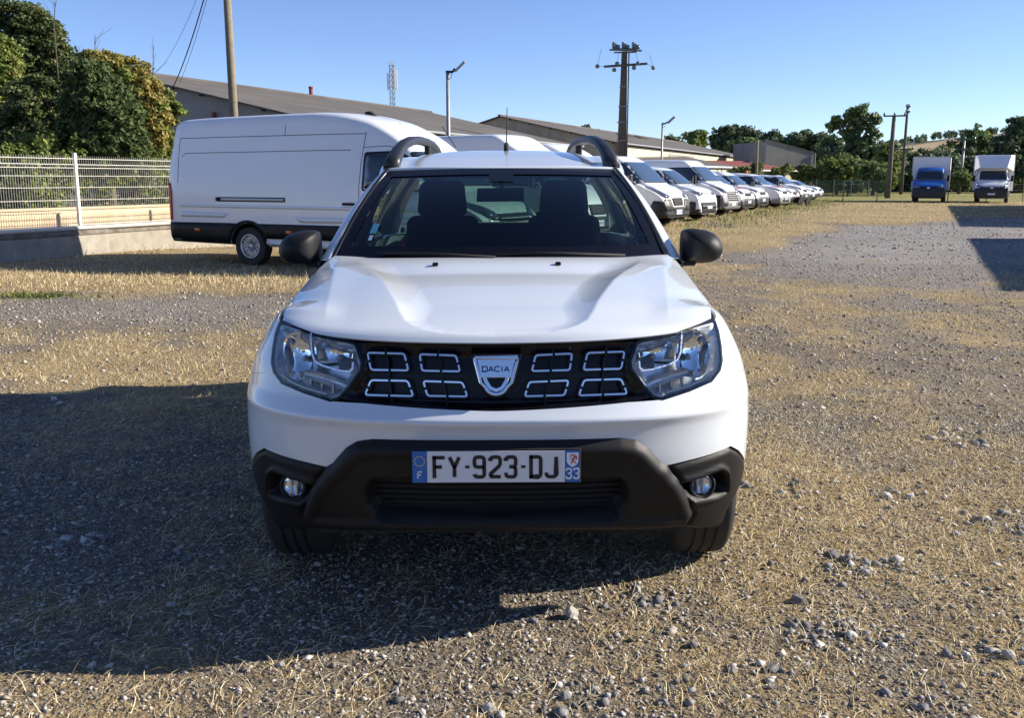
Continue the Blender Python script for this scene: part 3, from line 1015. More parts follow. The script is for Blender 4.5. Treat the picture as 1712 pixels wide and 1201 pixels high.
rf_x = hermite([1.95, 2.05, 2.6, 3.4, 4.08], [.575, .588, .608, .590, .54])      # half width of roof
rf_e = hermite([1.95, 2.05, 2.6, 3.4, 4.08], [1.518, 1.532, 1.592, 1.585, 1.515])  # height at its edge
rf_c = hermite([1.95, 2.1, 2.4, 2.8, 3.1, 3.5, 4.08], [1.536, 1.560, 1.607, 1.645, 1.652, 1.635, 1.565])
ya = np.concatenate([np.linspace(0, .2, 9), np.linspace(.23, 1, 22)])
A, Bq = np.meshgrid(np.linspace(-1, 1, 49), ya)
Yr = (1.952 + .10 * A ** 2) * (1 - Bq) + 4.08 * Bq
Xr = A * rf_x(Yr)
Zr = rf_e(Yr) + (rf_c(Yr) - rf_e(Yr)) * (1 - np.abs(A) ** 3.2)
Zr = Zr - .010 * np.exp(-((np.abs(A) - .80) / .05) ** 2) * sstep(Bq, .0, .06)
roof = grid_obj('roof', np.stack([Xr, Yr, Zr], -1), M_WHITE, car, .012)
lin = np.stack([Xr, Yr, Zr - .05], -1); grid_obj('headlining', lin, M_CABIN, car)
mb = MB(); mb.tube([(.02, 2.75, rf_c(2.75)), (.022, 2.80, rf_c(2.8) + .035)], .014, 8); mb.tube([(.022, 2.80, rf_c(2.8) + .03), (.0265, 2.9, rf_c(2.8) + .25)], [.004, .0025], 6)
mb.build('aerial', M_DARK, car, smooth=True)

# A pillars: from the foot of the glass up along its edge and on as the roof side rail
pil_y = [1.43, 1.6, 1.8, 2.05, 2.3, 2.6, 3.0, 3.4, 3.8, 4.06]
def a_in(yc):     # edge against glass / roof
    if yc <= 2.05:
        t = (yc - 1.45) / .6; p = ws_pt(np.array(1.0), np.array(max(0.0, t))); return np.array([p[0] + .004, yc, p[2] + .004])
    return np.array([rf_x(yc), yc, rf_e(yc)])
def a_out(yc):
    t = min(1, max(0, (yc - 1.45) / .6))
    i = a_in(yc)
    if yc <= 2.05:
        return np.array([i[0] + .074 - .026 * t, yc + .05, i[2] - .012 - .012 * t])
    return np.array([i[0] + .040, yc + .05 * max(0, 1 - (yc - 2.05) / .3), i[2] - .045])
ys_p = np.concatenate([np.linspace(1.40, 2.05, 16), np.linspace(2.12, 4.06, 18)])
rows = []
for yc in ys_p:
    i, o_ = a_in(yc), a_out(yc)
    m_ = (i + o_) / 2 + np.array([.010, -.004, .012])
    c1 = i * .75 + o_ * .25 + np.array([.004, -.003, .010]); c2 = i * .25 + o_ * .75 + np.array([.010, -.002, .006])
    ins = o_ + np.array([-.012, .0, -.02])
    rows.append([i + np.array([0, 0, -.02]), i, c1, m_, c2, o_, ins])
PIL = np.array(rows)
for s in (1, -1):
    P = PIL if s > 0 else mirrored(PIL)
    grid_obj('roof_side_rail', P, M_WHITE, car, .0)
    # black strip between glass and pillar, running up beside it
    mb = MB()
    pts = [Vector((p[1] * np.array([s, 1, 1]))) + Vector((.004 * s, -.006, .007)) for p in PIL[:18]]
    nn = [Vector((.25 * s, -.7, .66)).normalized()] * len(pts)
    ribbon(mb, pts, nn, .013, .006)
    mb.build('pillar_trim', M_BLACK, car, smooth=False)

# side glass and door frames
bl_y = np.array([1.47, 1.7, 2.0, 2.3, 2.45, 2.8, 3.2, 3.45, 3.9, 4.02])
def belt_pt(yc):
    x = float(W_at(1.075, yc)) - .012
    if yc > 3.8: x = min(x, .80 - (yc - 3.8) * .25)
    return np.array([x, yc, belt(yc) + .005 if yc > 1.9 else 1.09 + (belt(1.9) - 1.085) * (yc - 1.47) / .43])
def top_pt(yc):
    o_ = a_out(yc)
    return np.array([o_[0] - .012, yc, float(np.interp(yc, [a_out(y)[1] for y in ys_p], [a_out(y)[2] for y in ys_p])) - .012])
def side_panel(name, y0, y1, m, parent, s, yt0=None, yt1=None, inset=.0, z0=.02, z1=.98):
    k = 9
    rows = []
    for j in range(k):
        t = j / (k - 1)
        b_ = belt_pt(lerp(y0, y1, t)); tp = top_pt(lerp(y0 if yt0 is None else yt0, y1 if yt1 is None else yt1, t))
        col = []
        for f in np.linspace(z0, z1, 7):
            q_ = b_ * (1 - f) + tp * f; q_[0] += .030 * math.sin(f * math.pi) - inset; q_[0] *= s
            col.append(q_)
        rows.append(col)
    return grid_obj(name, np.array(rows).transpose(1, 0, 2), m, parent)
for s in (1, -1):
    side_panel('front_side_window', 1.56, 2.40, M_GLASSD, car, s, 2.03, 2.36)
    side_panel('centre_pillar', 2.395, 2.50, M_GLOSSB, car, s, 2.355, 2.47, .0, 0, 1)
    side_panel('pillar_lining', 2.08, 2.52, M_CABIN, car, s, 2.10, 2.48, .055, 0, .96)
    side_panel('rear_side_window', 2.50, 3.22, M_PRIV, car, s, 2.47, 3.20)
    side_panel('rear_door_frame', 3.215, 3.33, M_GLOSSB, car, s, 3.195, 3.30, 0, 0, 1)
    side_panel('rear_quarter_window', 3.33, 3.62, M_PRIV, car, s, 3.30, 3.50)
    side_panel('rear_pillar', 3.62, 4.02, M_WHITE, car, s, 3.50, 3.92, -.004, 0, 1)
    # mirror corner of the door
    mb = MB(); b0 = belt_pt(1.47); b1 = belt_pt(1.62); t1 = top_pt(2.03) 
    q0 = b0; q1 = b1; q2 = b0 * .72 + t1 * .28
    tri = [np.array([p[0] * s, p[1], p[2]]) for p in (q0, q1, q2)]
    off = np.array([.012 * s, 0, 0])
    mb.add([p for p in tri] + [p + off for p in tri], [(0, 1, 2), (5, 4, 3), (0, 3, 4, 1), (1, 4, 5, 2), (2, 5, 3, 0)])
    mb.build('mirror_corner', M_BLACK, car)
    mb = MB(); pts = [Vector((belt_pt(y)[0] * s, y, belt_pt(y)[2])) + Vector((.006 * s, 0, -.004)) for y in np.linspace(1.5, 3.6, 18)]
    mb.tube(pts, .010, 6); mb.build('window_seal', M_BLACK, car, smooth=True)

# tailgate with its window
def rear_pt(A, z):
    w = np.interp(z, [.5, 1.02, 1.15, 1.52], [.66, .66, .64, .49]); y = np.interp(z, [.5, .9, 1.08, 1.54], [4.31, 4.30, 4.24, 4.04])
    return np.stack([A * w, y - .06 * np.abs(A) ** 3, z], -1)
def rear_grid(a0, a1, z0, z1, nA=17, nZ=7):
    A_, Z_ = np.meshgrid(np.linspace(a0, a1, nA), np.linspace(z0, z1, nZ)); return rear_pt(A_, Z_)
tg = grid_obj('tailgate', rear_grid(-1, 1, .50, 1.17), M_WHITE, car, .012)
grid_obj('rear_window', rear_grid(-.92, .92, 1.172, 1.50), M_GLASS, tg)
for s in (1, -1):
    grid_obj('tailgate_frame', rear_grid(.91 * s, 1.0 * s, 1.165, 1.53, 4), M_GLOSSB, tg)
    mb = MB(); mb.box((.70 * s, 4.17, 1.02), (.14, .16, .15)); mb.build('tail_light', M_RED, car, bevel=.03)
grid_obj('tailgate_frame', rear_grid(-1, 1, 1.50, 1.545), M_GLOSSB, tg)
mb = MB(); mb.tube([(-.10, 4.255, 1.19), (.1, 4.25, 1.19), (.42, 4.235, 1.215)], .008, 6); mb.build('rear_wiper', M_DARK, tg)
mb = MB(); mb.prism([(4.20, .30), (4.34, .34), (4.345, .52), (4.20, .52)], 'x', -.72, .72); mb.build('rear_bumper', M_BLACK, car, bevel=.02)

# ---- roof rails ---------------------------------------------------------------
def rail_pts(s):
    ys = [2.10, 2.17, 2.26, 2.38, 2.55, 2.8, 3.1, 3.4, 3.6, 3.72, 3.80]
    xs = [.562, .558, .545, .525, .505, .490, .475, .462, .455, .450, .448]
    zs = [1.540, 1.578, 1.625, 1.668, 1.692, 1.704, 1.706, 1.698, 1.680, 1.655, 1.62]
    return [Vector((x * s, y, z)) for x, y, z in zip(xs, ys, zs)]
for s in (1, -1):
    P = rail_pts(s)
    xx = hermite(range(11), [p.x for p in P]) if False else None
    mb = MB(); vs = []; n = 14
    for i, p in enumerate(P):
        d = (P[min(i + 1, 10)] - P[max(i - 1, 0)]).normalized()
        side = Vector((1, 0, 0)); upv = side.cross(d).normalized()
        if upv.z < 0 and upv.y > 0: upv = -upv
        hw = .030 + .012 * (1 - min(1, i / 3.0)); hh = .024 + .012 * (1 - min(1, i / 3.0))
        for k in range(n):
            a = 2 * math.pi * k / n
            ca, sa = math.cos(a), math.sin(a)
            r = (abs(ca) ** 3 + abs(sa) ** 3) ** (-1 / 3)
            vs.append(p + side * (hw * r * ca) + upv * (hh * r * sa))
    fs = [(i * n + k, i * n + (k + 1) % n, (i + 1) * n + (k + 1) % n, (i + 1) * n + k) for i in range(10) for k in range(n)]
    fs += [tuple(range(n)), tuple(10 * n + k for k in reversed(range(n)))]
    mb.add(vs, fs)
    rl = mb.build('roof_rail', mat('rail_grey', (.016, .017, .020), .42, .0), car, smooth=True)
    mb = MB(); mb.box((.47 * s, 3.22, 1.645), (.035, .10, .12)); mb.build('rail_foot', M_DARK, rl, bevel=.01)

# ---- door mirrors -----------------------------------------------------------
for s in (1, -1):
    out = [(305, 392), (310, 386), (322, 384), (340, 386), (355, 391), (365, 400), (370.5, 413), (370, 424), (363, 434), (350, 440), (330, 441.5), (308, 440), (303, 432), (303, 410)]
    ring0 = []
    YM = 1.57
    for h, y in out:
        p = at(856 + h, y, CAR_Y + YM); ring0.append(Vector((p.x, YM, p.z)))
    # refine the outline
    n = len(ring0); fine = []
    for i in range(n):
        p0, p1, p2, p3 = ring0[i - 1], ring0[i], ring0[(i + 1) % n], ring0[(i + 2) % n]
        for k in range(4):
            t = k / 4
            fine.append(p1 * .5 * 2 + (p2 - p0) * t * .5 + (p0 * 2 - p1 * 5 + p2 * 4 - p3) * (t * t * .5) + (p1 * 3 - p0 - p2 * 3 + p3) * (t ** 3 * .5) if True else p1)
    c = sum(fine, Vector()) / len(fine)
    def shell(levels):
        vs = []
        for sc, dy in levels:
            for p in fine:
                q = c + (p - c) * sc; q.y = YM + dy
                vs.append(Vector((q.x * s, q.y, q.z)))
        m = len(fine); L = len(levels)
        fs = [(i * m + k, i * m + (k + 1) % m, (i + 1) * m + (k + 1) % m, (i + 1) * m + k) for i in range(L - 1) for k in range(m)]
        fs += [tuple(range(m)), tuple((L - 1) * m + k for k in reversed(range(m)))]
        return vs, fs
    lev = [(.15, -.108), (.35, -.103), (.55, -.092), (.72, -.076), (.86, -.052), (.95, -.026), (1.0, .0), (.99, .05), (.96, .085), (.90, .09)]
    mb = MB(); mb.add(*shell(lev)); mir = mb.build('door_mirror', M_BLACK, car, smooth=True)
    mb = MB(); mb.add(*shell([(.86, .0905), (.86, .094)])); mb.build('mirror_glass', M_CHROME, mir)
    mb = MB(); mb.hexa([Vector((x * s, y, z)) for x, y, z in ((.79, 1.50, 1.085), (.90, 1.52, 1.085), (.90, 1.60, 1.085), (.79, 1.64, 1.085), (.79, 1.52, 1.12), (.90, 1.53, 1.118), (.90, 1.59, 1.118), (.79, 1.62, 1.12))])
    mb.build('mirror_arm', M_BLACK, mir, bevel=.012)

# ---- wheels -----------------------------------------------------------------
def make_wheel(parent, cx, cy, cz, r, w, s, spokes=8, rimr=.62, name='wheel'):
    """tyre with tread grooves, rim with spokes; outer face towards s"""
    h = w / 2
    pr = []
    k = 5
    pr = [(r * rimr, -h * .92), (r * .80, -h * 1.0), (r * .93, -h * .98), (r * .975, -h * .86)]
    xs = [-h * .78, -h * .42, -h * .39, -h * .33, -h * .30, -h * .06, -h * .03, h * .03, h * .06, h * .30, h * .33, h * .39, h * .42, h * .78]
    rs = [r * .992, r, r * .978, r * .978, r, r, r * .978, r * .978, r, r, r * .978, r * .978, r, r * .992]
    pr += list(zip(rs, xs)) + [(r * .975, h * .86), (r * .93, h * .98), (r * .80, h * 1.0), (r * rimr, h * .92)]
    wh = bpy.data.objects.new(name, None); COL.objects.link(wh); wh.parent = parent; wh.location = (cx, cy, cz)
    mb = MB(); mb.lathe(pr, (0, 0, 0), 'x', 48); ty = mb.build('tyre', M_TYRE, wh, smooth=False, angle=30)
    mb = MB(); mb.lathe([(r * rimr, -h * .9), (r * rimr * .97, h * .2 * s), (r * rimr * .2, h * .3 * s)] if True else [], (0, 0, 0), 'x', 32)
    mb.build('wheel_well', M_DARK, wh)
    mb = MB()
    mb.lathe([(r * rimr * 1.02, h * .90 * s), (r * rimr * 1.0, h * .98 * s), (r * rimr * .9, h * .9 * s), (r * rimr * .88, h * .55 * s)], (0, 0, 0), 'x', 36)
    mb.lathe([(r * rimr * .22, h * .50 * s), (r * rimr * .9, h * .56 * s)], (0, 0, 0), 'x', 28)
    mb.lathe([(.001, h * .80 * s), (r * rimr * .2, h * .82 * s), (r * rimr * .26, h * .6 * s)], (0, 0, 0), 'x', 20)
    for i in range(spokes):
        a = 2 * math.pi * i / spokes
        for da in (-.10, .10):
            c0, s0 = math.cos(a + da * 1.6), math.sin(a + da * 1.6); c1, s1 = math.cos(a + da * 2.2), math.sin(a + da * 2.2)
            mb.tube([(h * .66 * s, r * rimr * .2 * c0, r * rimr * .2 * s0), (h * .82 * s, r * rimr * .6 * c0, r * rimr * .6 * s0), (h * .82 * s, r * rimr * .94 * c1, r * rimr * .94 * s1)], r * .030, 6)
    mb.build('rim', M_RIM, wh, smooth=True)
    return wh
for s in (1, -1):
    for cy in (.842, 3.516):
        make_wheel(car, .775 * s, cy, .340, .343, .222, s)

# ---- underside, cabin ----------------------------------------------------------
mb = MB()
mb.box((0, .72, .52), (1.18, .85, .50)); mb.box((0, 2.2, .38), (1.3, 2.2, .20)); mb.box((0, 3.55, .52), (1.1, 1.15, .36))
mb.box((0, .52, .315), (1.22, .62, .03)); mb.box((0, .842, .34), (1.36, .10, .10)); mb.box((0, 3.516, .34), (1.36, .12, .12))
mb.build('underbody_light_block', M_DARK, car)  # dark boxes added inside and below the body to block light
mb = MB(); mb.box((0, 1.0, .88), (1.22, .55, .24)); mb.build('engine', M_DARK, car)  # plain dark fill of the engine bay, added against light leaking through gaps
mb = MB()
for s in (1, -1):
    for cy in (.842, 3.516):
        vs = []; n = 18
        for xx in (.52, .80):
            for k in range(n + 1):
                a = R(12 + 156 * k / n); vs.append((xx * s, cy + .40 * math.cos(a), .345 + .40 * math.sin(a)))
        mb.add(vs, [(k, k + 1, n + 2 + k, n + 1 + k) for k in range(n)])
mb.build('wheel_liner', M_DARK, car)
mb = MB()
mb.prism([(1.25, .60), (1.22, 1.06), (1.34, 1.125), (1.62, 1.10), (1.95, 1.06), (2.02, .98), (1.98, .60)], 'x', -.70, .70)
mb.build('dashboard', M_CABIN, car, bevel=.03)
mb = MB(); mb.prism([(1.70, 1.07), (1.80, 1.155), (1.92, 1.15), (1.97, 1.06)], 'x', .14, .55); mb.build('instrument_hood', M_CABIN, car, bevel=.03)
mb = MB()
c = Vector((.36, 2.16, .98)); ring = []
for k in range(33):
    a = 2 * math.pi * k / 32; ring.append(c + Vector((.185 * math.cos(a), .06 * math.sin(a), .175 * math.sin(a))))
mb.tube(ring, .015, 8, False); mb.box(c, (.30, .04, .06)); mb.box(c - Vector((0, 0, .08)), (.06, .04, .14))
mb.build('steering_wheel', M_CABIN, car, smooth=True)
for s in (1, -1):
    mb = MB()
    mb.hexa([Vector(p) for p in ((.10 * s, 2.35, .55), (.62 * s, 2.35, .55), (.62 * s, 2.90, .55), (.10 * s, 2.90, .55), (.12 * s, 2.33, .70), (.60 * s, 2.33, .70), (.60 * s, 2.9, .68), (.12 * s, 2.9, .68))])
    mb.hexa([Vector(p) for p in ((.11 * s, 2.66, .62), (.61 * s, 2.66, .62), (.61 * s, 2.84, .62), (.11 * s, 2.84, .62), (.15 * s, 2.82, 1.27), (.57 * s, 2.82, 1.27), (.57 * s, 2.95, 1.27), (.15 * s, 2.95, 1.27))])
    seat = mb.build('front_seat', M_SEAT, car, bevel=.05, seg=4)
    mb = MB(); mb.hexa([Vector(p) for p in ((.21 * s, 2.80, 1.265), (.51 * s, 2.80, 1.265), (.51 * s, 2.92, 1.265), (.21 * s, 2.92, 1.265), (.23 * s, 2.83, 1.475), (.49 * s, 2.83, 1.475), (.49 * s, 2.92, 1.475), (.23 * s, 2.92, 1.475))])
    mb.build('headrest', M_SEAT, seat, bevel=.045, seg=4)
mb = MB()
mb.hexa([Vector(p) for p in ((-.62, 3.35, .55), (.62, 3.35, .55), (.62, 3.62, .55), (-.62, 3.62, .55), (-.60, 3.55, 1.19), (.60, 3.55, 1.19), (.60, 3.68, 1.19), (-.60, 3.68, 1.19))])
mb.box((0, 3.2, .62), (1.24, .5, .18))
mb.build('rear_seat', M_SEAT, car, bevel=.04, seg=3)
mb = MB(); mb.hexa([Vector(p) for p in ((-.125, 1.965, 1.370), (.115, 1.955, 1.372), (.115, 1.985, 1.372), (-.125, 1.995, 1.370), (-.12, 1.96, 1.437), (.11, 1.95, 1.440), (.11, 1.98, 1.44), (-.12, 1.99, 1.437))])
mb.tube([(0, 1.98, 1.43), (0, 1.99, 1.50)], .012, 8)
mb.build('rear_view_mirror', M_CABIN, car, bevel=.012)
mb = MB(); mb.box((0, 2.35, .50), (1.5, 2.2, .04)); mb.build('cabin_floor', M_CABIN, car)
for s in (1, -1):
    mb = MB(); mb.box((.735 * s, 2.6, .82), (.06, 2.3, .50)); mb.build('door_lining', M_CABIN, car, bevel=.02)
    # wipers
mb = MB()
for x0, x1 in ((-.55, -.02), (-.02, .55)):
    p0 = ws_pt(np.array(x0 / .75), np.array(.06)) + np.array([0, -.012, .016]); p1 = ws_pt(np.array(x1 / .75), np.array(.03)) + np.array([0, -.012, .016])
    mb.tube([p0, (p0 + p1) / 2 + np.array([0, -.004, .004]), p1], .008, 6)
wip = mb.build('windscreen_wiper', M_DARK, car, smooth=True)
# ================================================================== the ground
U_DIR = np.array([0.395, 0.919])      # the way the parking rows and sheds run
V_DIR = np.array([0.919, -0.395])
ROW0 = np.array([5.95, 31.8])         # front corner of the first van of the row

def ground_z(X, Y):
    X = np.asarray(X, float); Y = np.asarray(Y, float)
    near = 1 - sstep(np.hypot(X, Y - 5), 25, 70)
    rise = .15 * sstep(Y, 9.0, 13.2) * (1 - sstep(X, -.5, 2.0)) * (1 - sstep(Y, 17, 24))
    return rise + ((fbm(X * .5, Y * .5, 3) - .5) * .05 + (fbm(X * 2.6, Y * 2.6, 9, 2) - .5) * .016) * near - .004

def row_side(X, Y):
    """metres in front (+) of the line of van noses"""
    return (X - ROW0[0]) * V_DIR[0] + (Y - ROW0[1]) * V_DIR[1]

def fields(X, Y):
    """straw, gravel-grey and green cover of the yard, 0..1"""
    X = np.asarray(X, float); Y = np.asarray(Y, float)
    n1 = fbm(X * .45 + 4, Y * .45, 21); n2 = fbm(X * 1.6, Y * 1.6, 33); n3 = fbm(X * 5, Y * 5, 5, 2)
    s = .30 + 1.0 * (n1 - .5) + .85 * (n2 - .5) + .45 * (n3 - .5)
    g = np.zeros_like(X)
    rs = row_side(X, Y)
    wob = (n1 - .5) * 3.0
    left = X < -1.0
    # left of the car: straw by the shadow, grey gravel, straw strip at the wall's foot
    fl = sstep(-X, .6, 1.6)
    s = s + fl * (.42 * sstep(Y, 6.4, 6.9) * (1 - sstep(Y + wob * 1.1, 8.2, 10.2)) - .26 * sstep(Y + wob * 1.1, 8.4, 10.4) * (1 - sstep(Y + wob * .5, 11.1, 12.1)) + .55 * sstep(Y + wob * .15, 11.7, 12.3))
    s = s - fl * .12 * (1 - sstep(Y, 6.0, 6.8))
    # right of the car: straw along its side, then the gravel drive
    fr = sstep(X, .3, 1.1)
    s = s + fr * .16 * (1 - sstep(X - .12 * Y, 1.2, 3.0)) * (1 - sstep(Y, 9, 16))
    xg = np.interp(Y, [0, 4, 8, 12, 18, 24, 31, 38, 44], [3.0, 3.2, 3.4, 3.6, 4.6, 7.0, 11.0, 19.5, 60]) + wob * .5
    drive = sstep(X - xg, -1.6, 1.2) * sstep(Y + wob, 8, 20)
    verge = (1 - sstep(X - xg, -.6, .6)) * sstep(Y, 11, 17) * (X > -1.5)
    s = s - drive * .36 + .10 * sstep(X, 1, 2) * (1 - sstep(Y, 8, 18)) + verge * .55
    far = sstep(Y, 36, 40)
    s = np.where(far > 0, s * (1 - far) + far * (.75 + .5 * (n1 - .5)), s)
    # a gravel band close to the camera, bottom right, and worn bare patch bottom left
    s = s + .10 * sstep(X, .5, 1.5) * (1 - sstep(Y, 3, 5))
    g = sstep(rs, -14, -1) * (1 - sstep(rs, 1.5, 5)) * sstep(Y, 22, 30) * sstep(n2, .42, .62) * .55
    g = g + .95 * sstep(Y, 60, 67)
    g = g + .5 * sstep(np.hypot((X + 6.0) / 1.3, (Y - 11.5) / .35), 1.0, .3)
    # green weeds at the wall's foot
    return np.clip(s, 0, 1), np.clip(drive + fl * .45 * sstep(Y + wob * 1.1, 8.4, 10.4) * (1 - sstep(Y + wob * .5, 11.1, 12.2)), 0, 1), np.clip(g, 0, 1)

def axis_pts(lo, hi, fine, step, far, growth=1.18):
    a = list(np.arange(lo, hi + 1e-6, step)); d = step
    b = [lo]
    while b[-1] > -far:
        d *= growth; b.append(b[-1] - d)
    d = step; c = [hi]
    while c[-1] < far:
        d *= growth; c.append(c[-1] + d)
    return np.array(sorted(set(b[1:] + a + c[1:])))
gx = axis_pts(-7, 9, 0, .07, 2500); gy = axis_pts(1.5, 16, 0, .07, 2500)
GX, GY = np.meshgrid(gx, gy)
GZ = ground_z(GX, GY)
nx, ny = len(gx), len(gy)
idx = np.arange(nx * ny).reshape(ny, nx)
Fq = np.stack([idx[:-1, :-1], idx[:-1, 1:], idx[1:, 1:], idx[1:, :-1]], -1).reshape(-1, 4)
gme = fast_mesh('ground', np.stack([GX, GY, GZ], -1).reshape(-1, 3), Fq)
S_, D_, G_ = fields(GX.ravel(), GY.ravel())
for nm, arr in (('straw', S_), ('drive', D_), ('green', G_)):
    at_ = gme.attributes.new(nm, 'FLOAT', 'POINT'); at_.data.foreach_set('value', arr.astype(np.float32))

def ground_material():
    m, nt, p = new_mat('gravel_and_straw')
    N = nt.nodes; L = nt.links
    tc = N.new('ShaderNodeTexCoord')
    def attr(n):
        a = N.new('ShaderNodeAttribute'); a.attribute_name = n; return a.outputs['Fac']
    def vor(scale, feat='F1'):
        v = N.new('ShaderNodeTexVoronoi'); v.inputs['Scale'].default_value = scale; v.feature = feat
        L.new(tc.outputs['Object'], v.inputs['Vector']); return v
    def noise(scale, det=4, rough=.6):
        v = N.new('ShaderNodeTexNoise'); v.inputs['Scale'].default_value = scale; v.inputs['Detail'].default_value = det; v.inputs['Roughness'].default_value = rough
        L.new(tc.outputs['Object'], v.inputs['Vector']); return v
    def ramp(src, stops):
        r = N.new('ShaderNodeValToRGB'); L.new(src, r.inputs[0])
        el = r.color_ramp.elements
        while len(el) > 1: el.remove(el[-1])
        el[0].position = stops[0][0]; el[0].color = (*stops[0][1], 1)
        for q_, c in stops[1:]:
            e = el.new(q_); e.color = (*c, 1)
        return r.outputs[0]
    def mix(f, a, b, t='MIX'):
        x = N.new('ShaderNodeMix'); x.data_type = 'RGBA'; x.blend_type = t
        if isinstance(f, float): x.inputs[0].default_value = f
        else: L.new(f, x.inputs[0])
        for s_, q_ in ((6, a), (7, b)):
            if isinstance(q_, tuple): x.inputs[s_].default_value = (*q_, 1)
            else: L.new(q_, x.inputs[s_])
        return x.outputs[2]
    def math_(op, a, b):
        x = N.new('ShaderNodeMath'); x.operation = op
        for i, q_ in enumerate((a, b)):
            if isinstance(q_, (int, float)): x.inputs[i].default_value = q_
            else: L.new(q_, x.inputs[i])
        return x.outputs[0]
    v1 = vor(75); v2 = vor(34); v3 = vor(15)
    sep = N.new('ShaderNodeSeparateColor'); L.new(v1.outputs['Color'], sep.inputs[0])
    sep2 = N.new('ShaderNodeSeparateColor'); L.new(v2.outputs['Color'], sep2.inputs[0])
    g1 = ramp(sep.outputs[0], [(0, (.06, .05, .038)), (.35, (.20, .165, .128)), (.7, (.40, .35, .29)), (.93, (.52, .475, .40)), (1, (.68, .64, .58))])
    g2 = ramp(sep2.outputs[1], [(0, (.10, .085, .07)), (.5, (.27, .235, .19)), (.9, (.43, .39, .335)), (1, (.56, .52, .46))])
    gr = mix(.45, g1, g2)
    blue = mix(attr('drive'), gr, mix(.55, gr, (.37, .36, .365)))
    nb = noise(7, 6, .7)
    soil_shade = ramp(nb.outputs[0], [(.3, (.10, .072, .046)), (.7, (.26, .195, .13))])  # soil brown, darkened to stand in for shadow gaps between the stones too
    base = mix(math_('MULTIPLY', math_('SUBTRACT', 1.0, attr('drive')), .45), blue, soil_shade)
    st_n = noise(130, 3, .7); st_n2 = noise(22, 5, .75)
    straw = ramp(st_n.outputs[0], [(.32, (.15, .10, .05)), (.5, (.39, .29, .155)), (.70, (.64, .52, .31))])
    k = math_('ADD', attr('straw'), math_('MULTIPLY', math_('SUBTRACT', st_n2.outputs[0], .5), 1.5))
    kk = N.new('ShaderNodeMapRange'); kk.inputs[1].default_value = .34; kk.inputs[2].default_value = .66; L.new(k, kk.inputs[0])
    col = mix(kk.outputs[0], base, straw)
    gn = noise(9, 5, .7)
    green = ramp(gn.outputs[0], [(.3, (.17, .18, .05)), (.6, (.31, .30, .10)), (.8, (.40, .37, .14))])
    col = mix(math_('MULTIPLY', attr('green'), .8), col, green)
    big = noise(.35, 4, .6)
    bigr = N.new('ShaderNodeMapRange'); bigr.inputs[1].default_value = .3; bigr.inputs[2].default_value = .7; bigr.inputs[3].default_value = .82; bigr.inputs[4].default_value = 1.16
    L.new(big.outputs[0], bigr.inputs[0])
    sc = N.new('ShaderNodeVectorMath'); sc.operation = 'SCALE'; L.new(col, sc.inputs[0]); L.new(bigr.outputs[0], sc.inputs['Scale'])
    L.new(sc.outputs[0], p.inputs['Base Color'])
    p.inputs['Roughness'].default_value = .95; p.inputs['Specular IOR Level'].default_value = .15
    h = math_('ADD', math_('MULTIPLY', v1.outputs['Distance'], -.5), math_('MULTIPLY', v2.outputs['Distance'], -.8))
    h = math_('ADD', h, math_('MULTIPLY', st_n.outputs[0], .6)); h = math_('ADD', h, math_('MULTIPLY', st_n2.outputs[0], .8))
    b = N.new('ShaderNodeBump'); b.inputs['Strength'].default_value = 1.0; b.inputs['Distance'].default_value = .03
    L.new(h, b.inputs['Height']); L.new(b.outputs[0], p.inputs['Normal'])
    return m
ground = structure(obj_from('ground', gme, ground_material(), smooth=True))

def island_mat(name, stops, rough=.9, trans=0.0, spec=.2):
    """colour differs from piece to piece"""
    m, nt, p = new_mat(name)
    ge = nt.nodes.new('ShaderNodeNewGeometry'); r = nt.nodes.new('ShaderNodeValToRGB')
    nt.links.new(ge.outputs['Random Per Island'], r.inputs[0])
    el = r.color_ramp.elements
    while len(el) > 1: el.remove(el[-1])
    el[0].position = stops[0][0]; el[0].color = (*stops[0][1], 1)
    for q_, c in stops[1:]:
        e = el.new(q_); e.color = (*c, 1)
    nt.links.new(r.outputs[0], p.inputs['Base Color'])
    p.inputs['Roughness'].default_value = rough; p.inputs['Specular IOR Level'].default_value = spec
    if trans:
        t = nt.nodes.new('ShaderNodeBsdfTranslucent'); nt.links.new(r.outputs[0], t.inputs[0])
        mx = nt.nodes.new('ShaderNodeMixShader'); mx.inputs[0].default_value = trans
        nt.links.new(p.outputs[0], mx.inputs[1]); nt.links.new(t.outputs[0], mx.inputs[2])
        nt.links.new(mx.outputs[0], nt.nodes['Material Output'].inputs[0])
    return m

def view_points(n, y0, y1, wide=.62, pad=.5):
    """random ground points in the visible wedge, uniform over area"""
    Y = np.sqrt(RNG.random(n * 2) * (y1 ** 2 - y0 ** 2) + y0 ** 2)
    X = (RNG.random(n * 2) * 2 - 1) * (wide * Y + pad)
    return X[:n], Y[:n]

OCT_V = np.array([[1, 0, 0], [0, 1, 0], [-1, 0, 0], [0, -1, 0], [0, 0, 1], [0, 0, -1]], float)
OCT_F = np.array([[0, 1, 4], [1, 2, 4], [2, 3, 4], [3, 0, 4], [1, 0, 5], [2, 1, 5], [3, 2, 5], [0, 3, 5]])
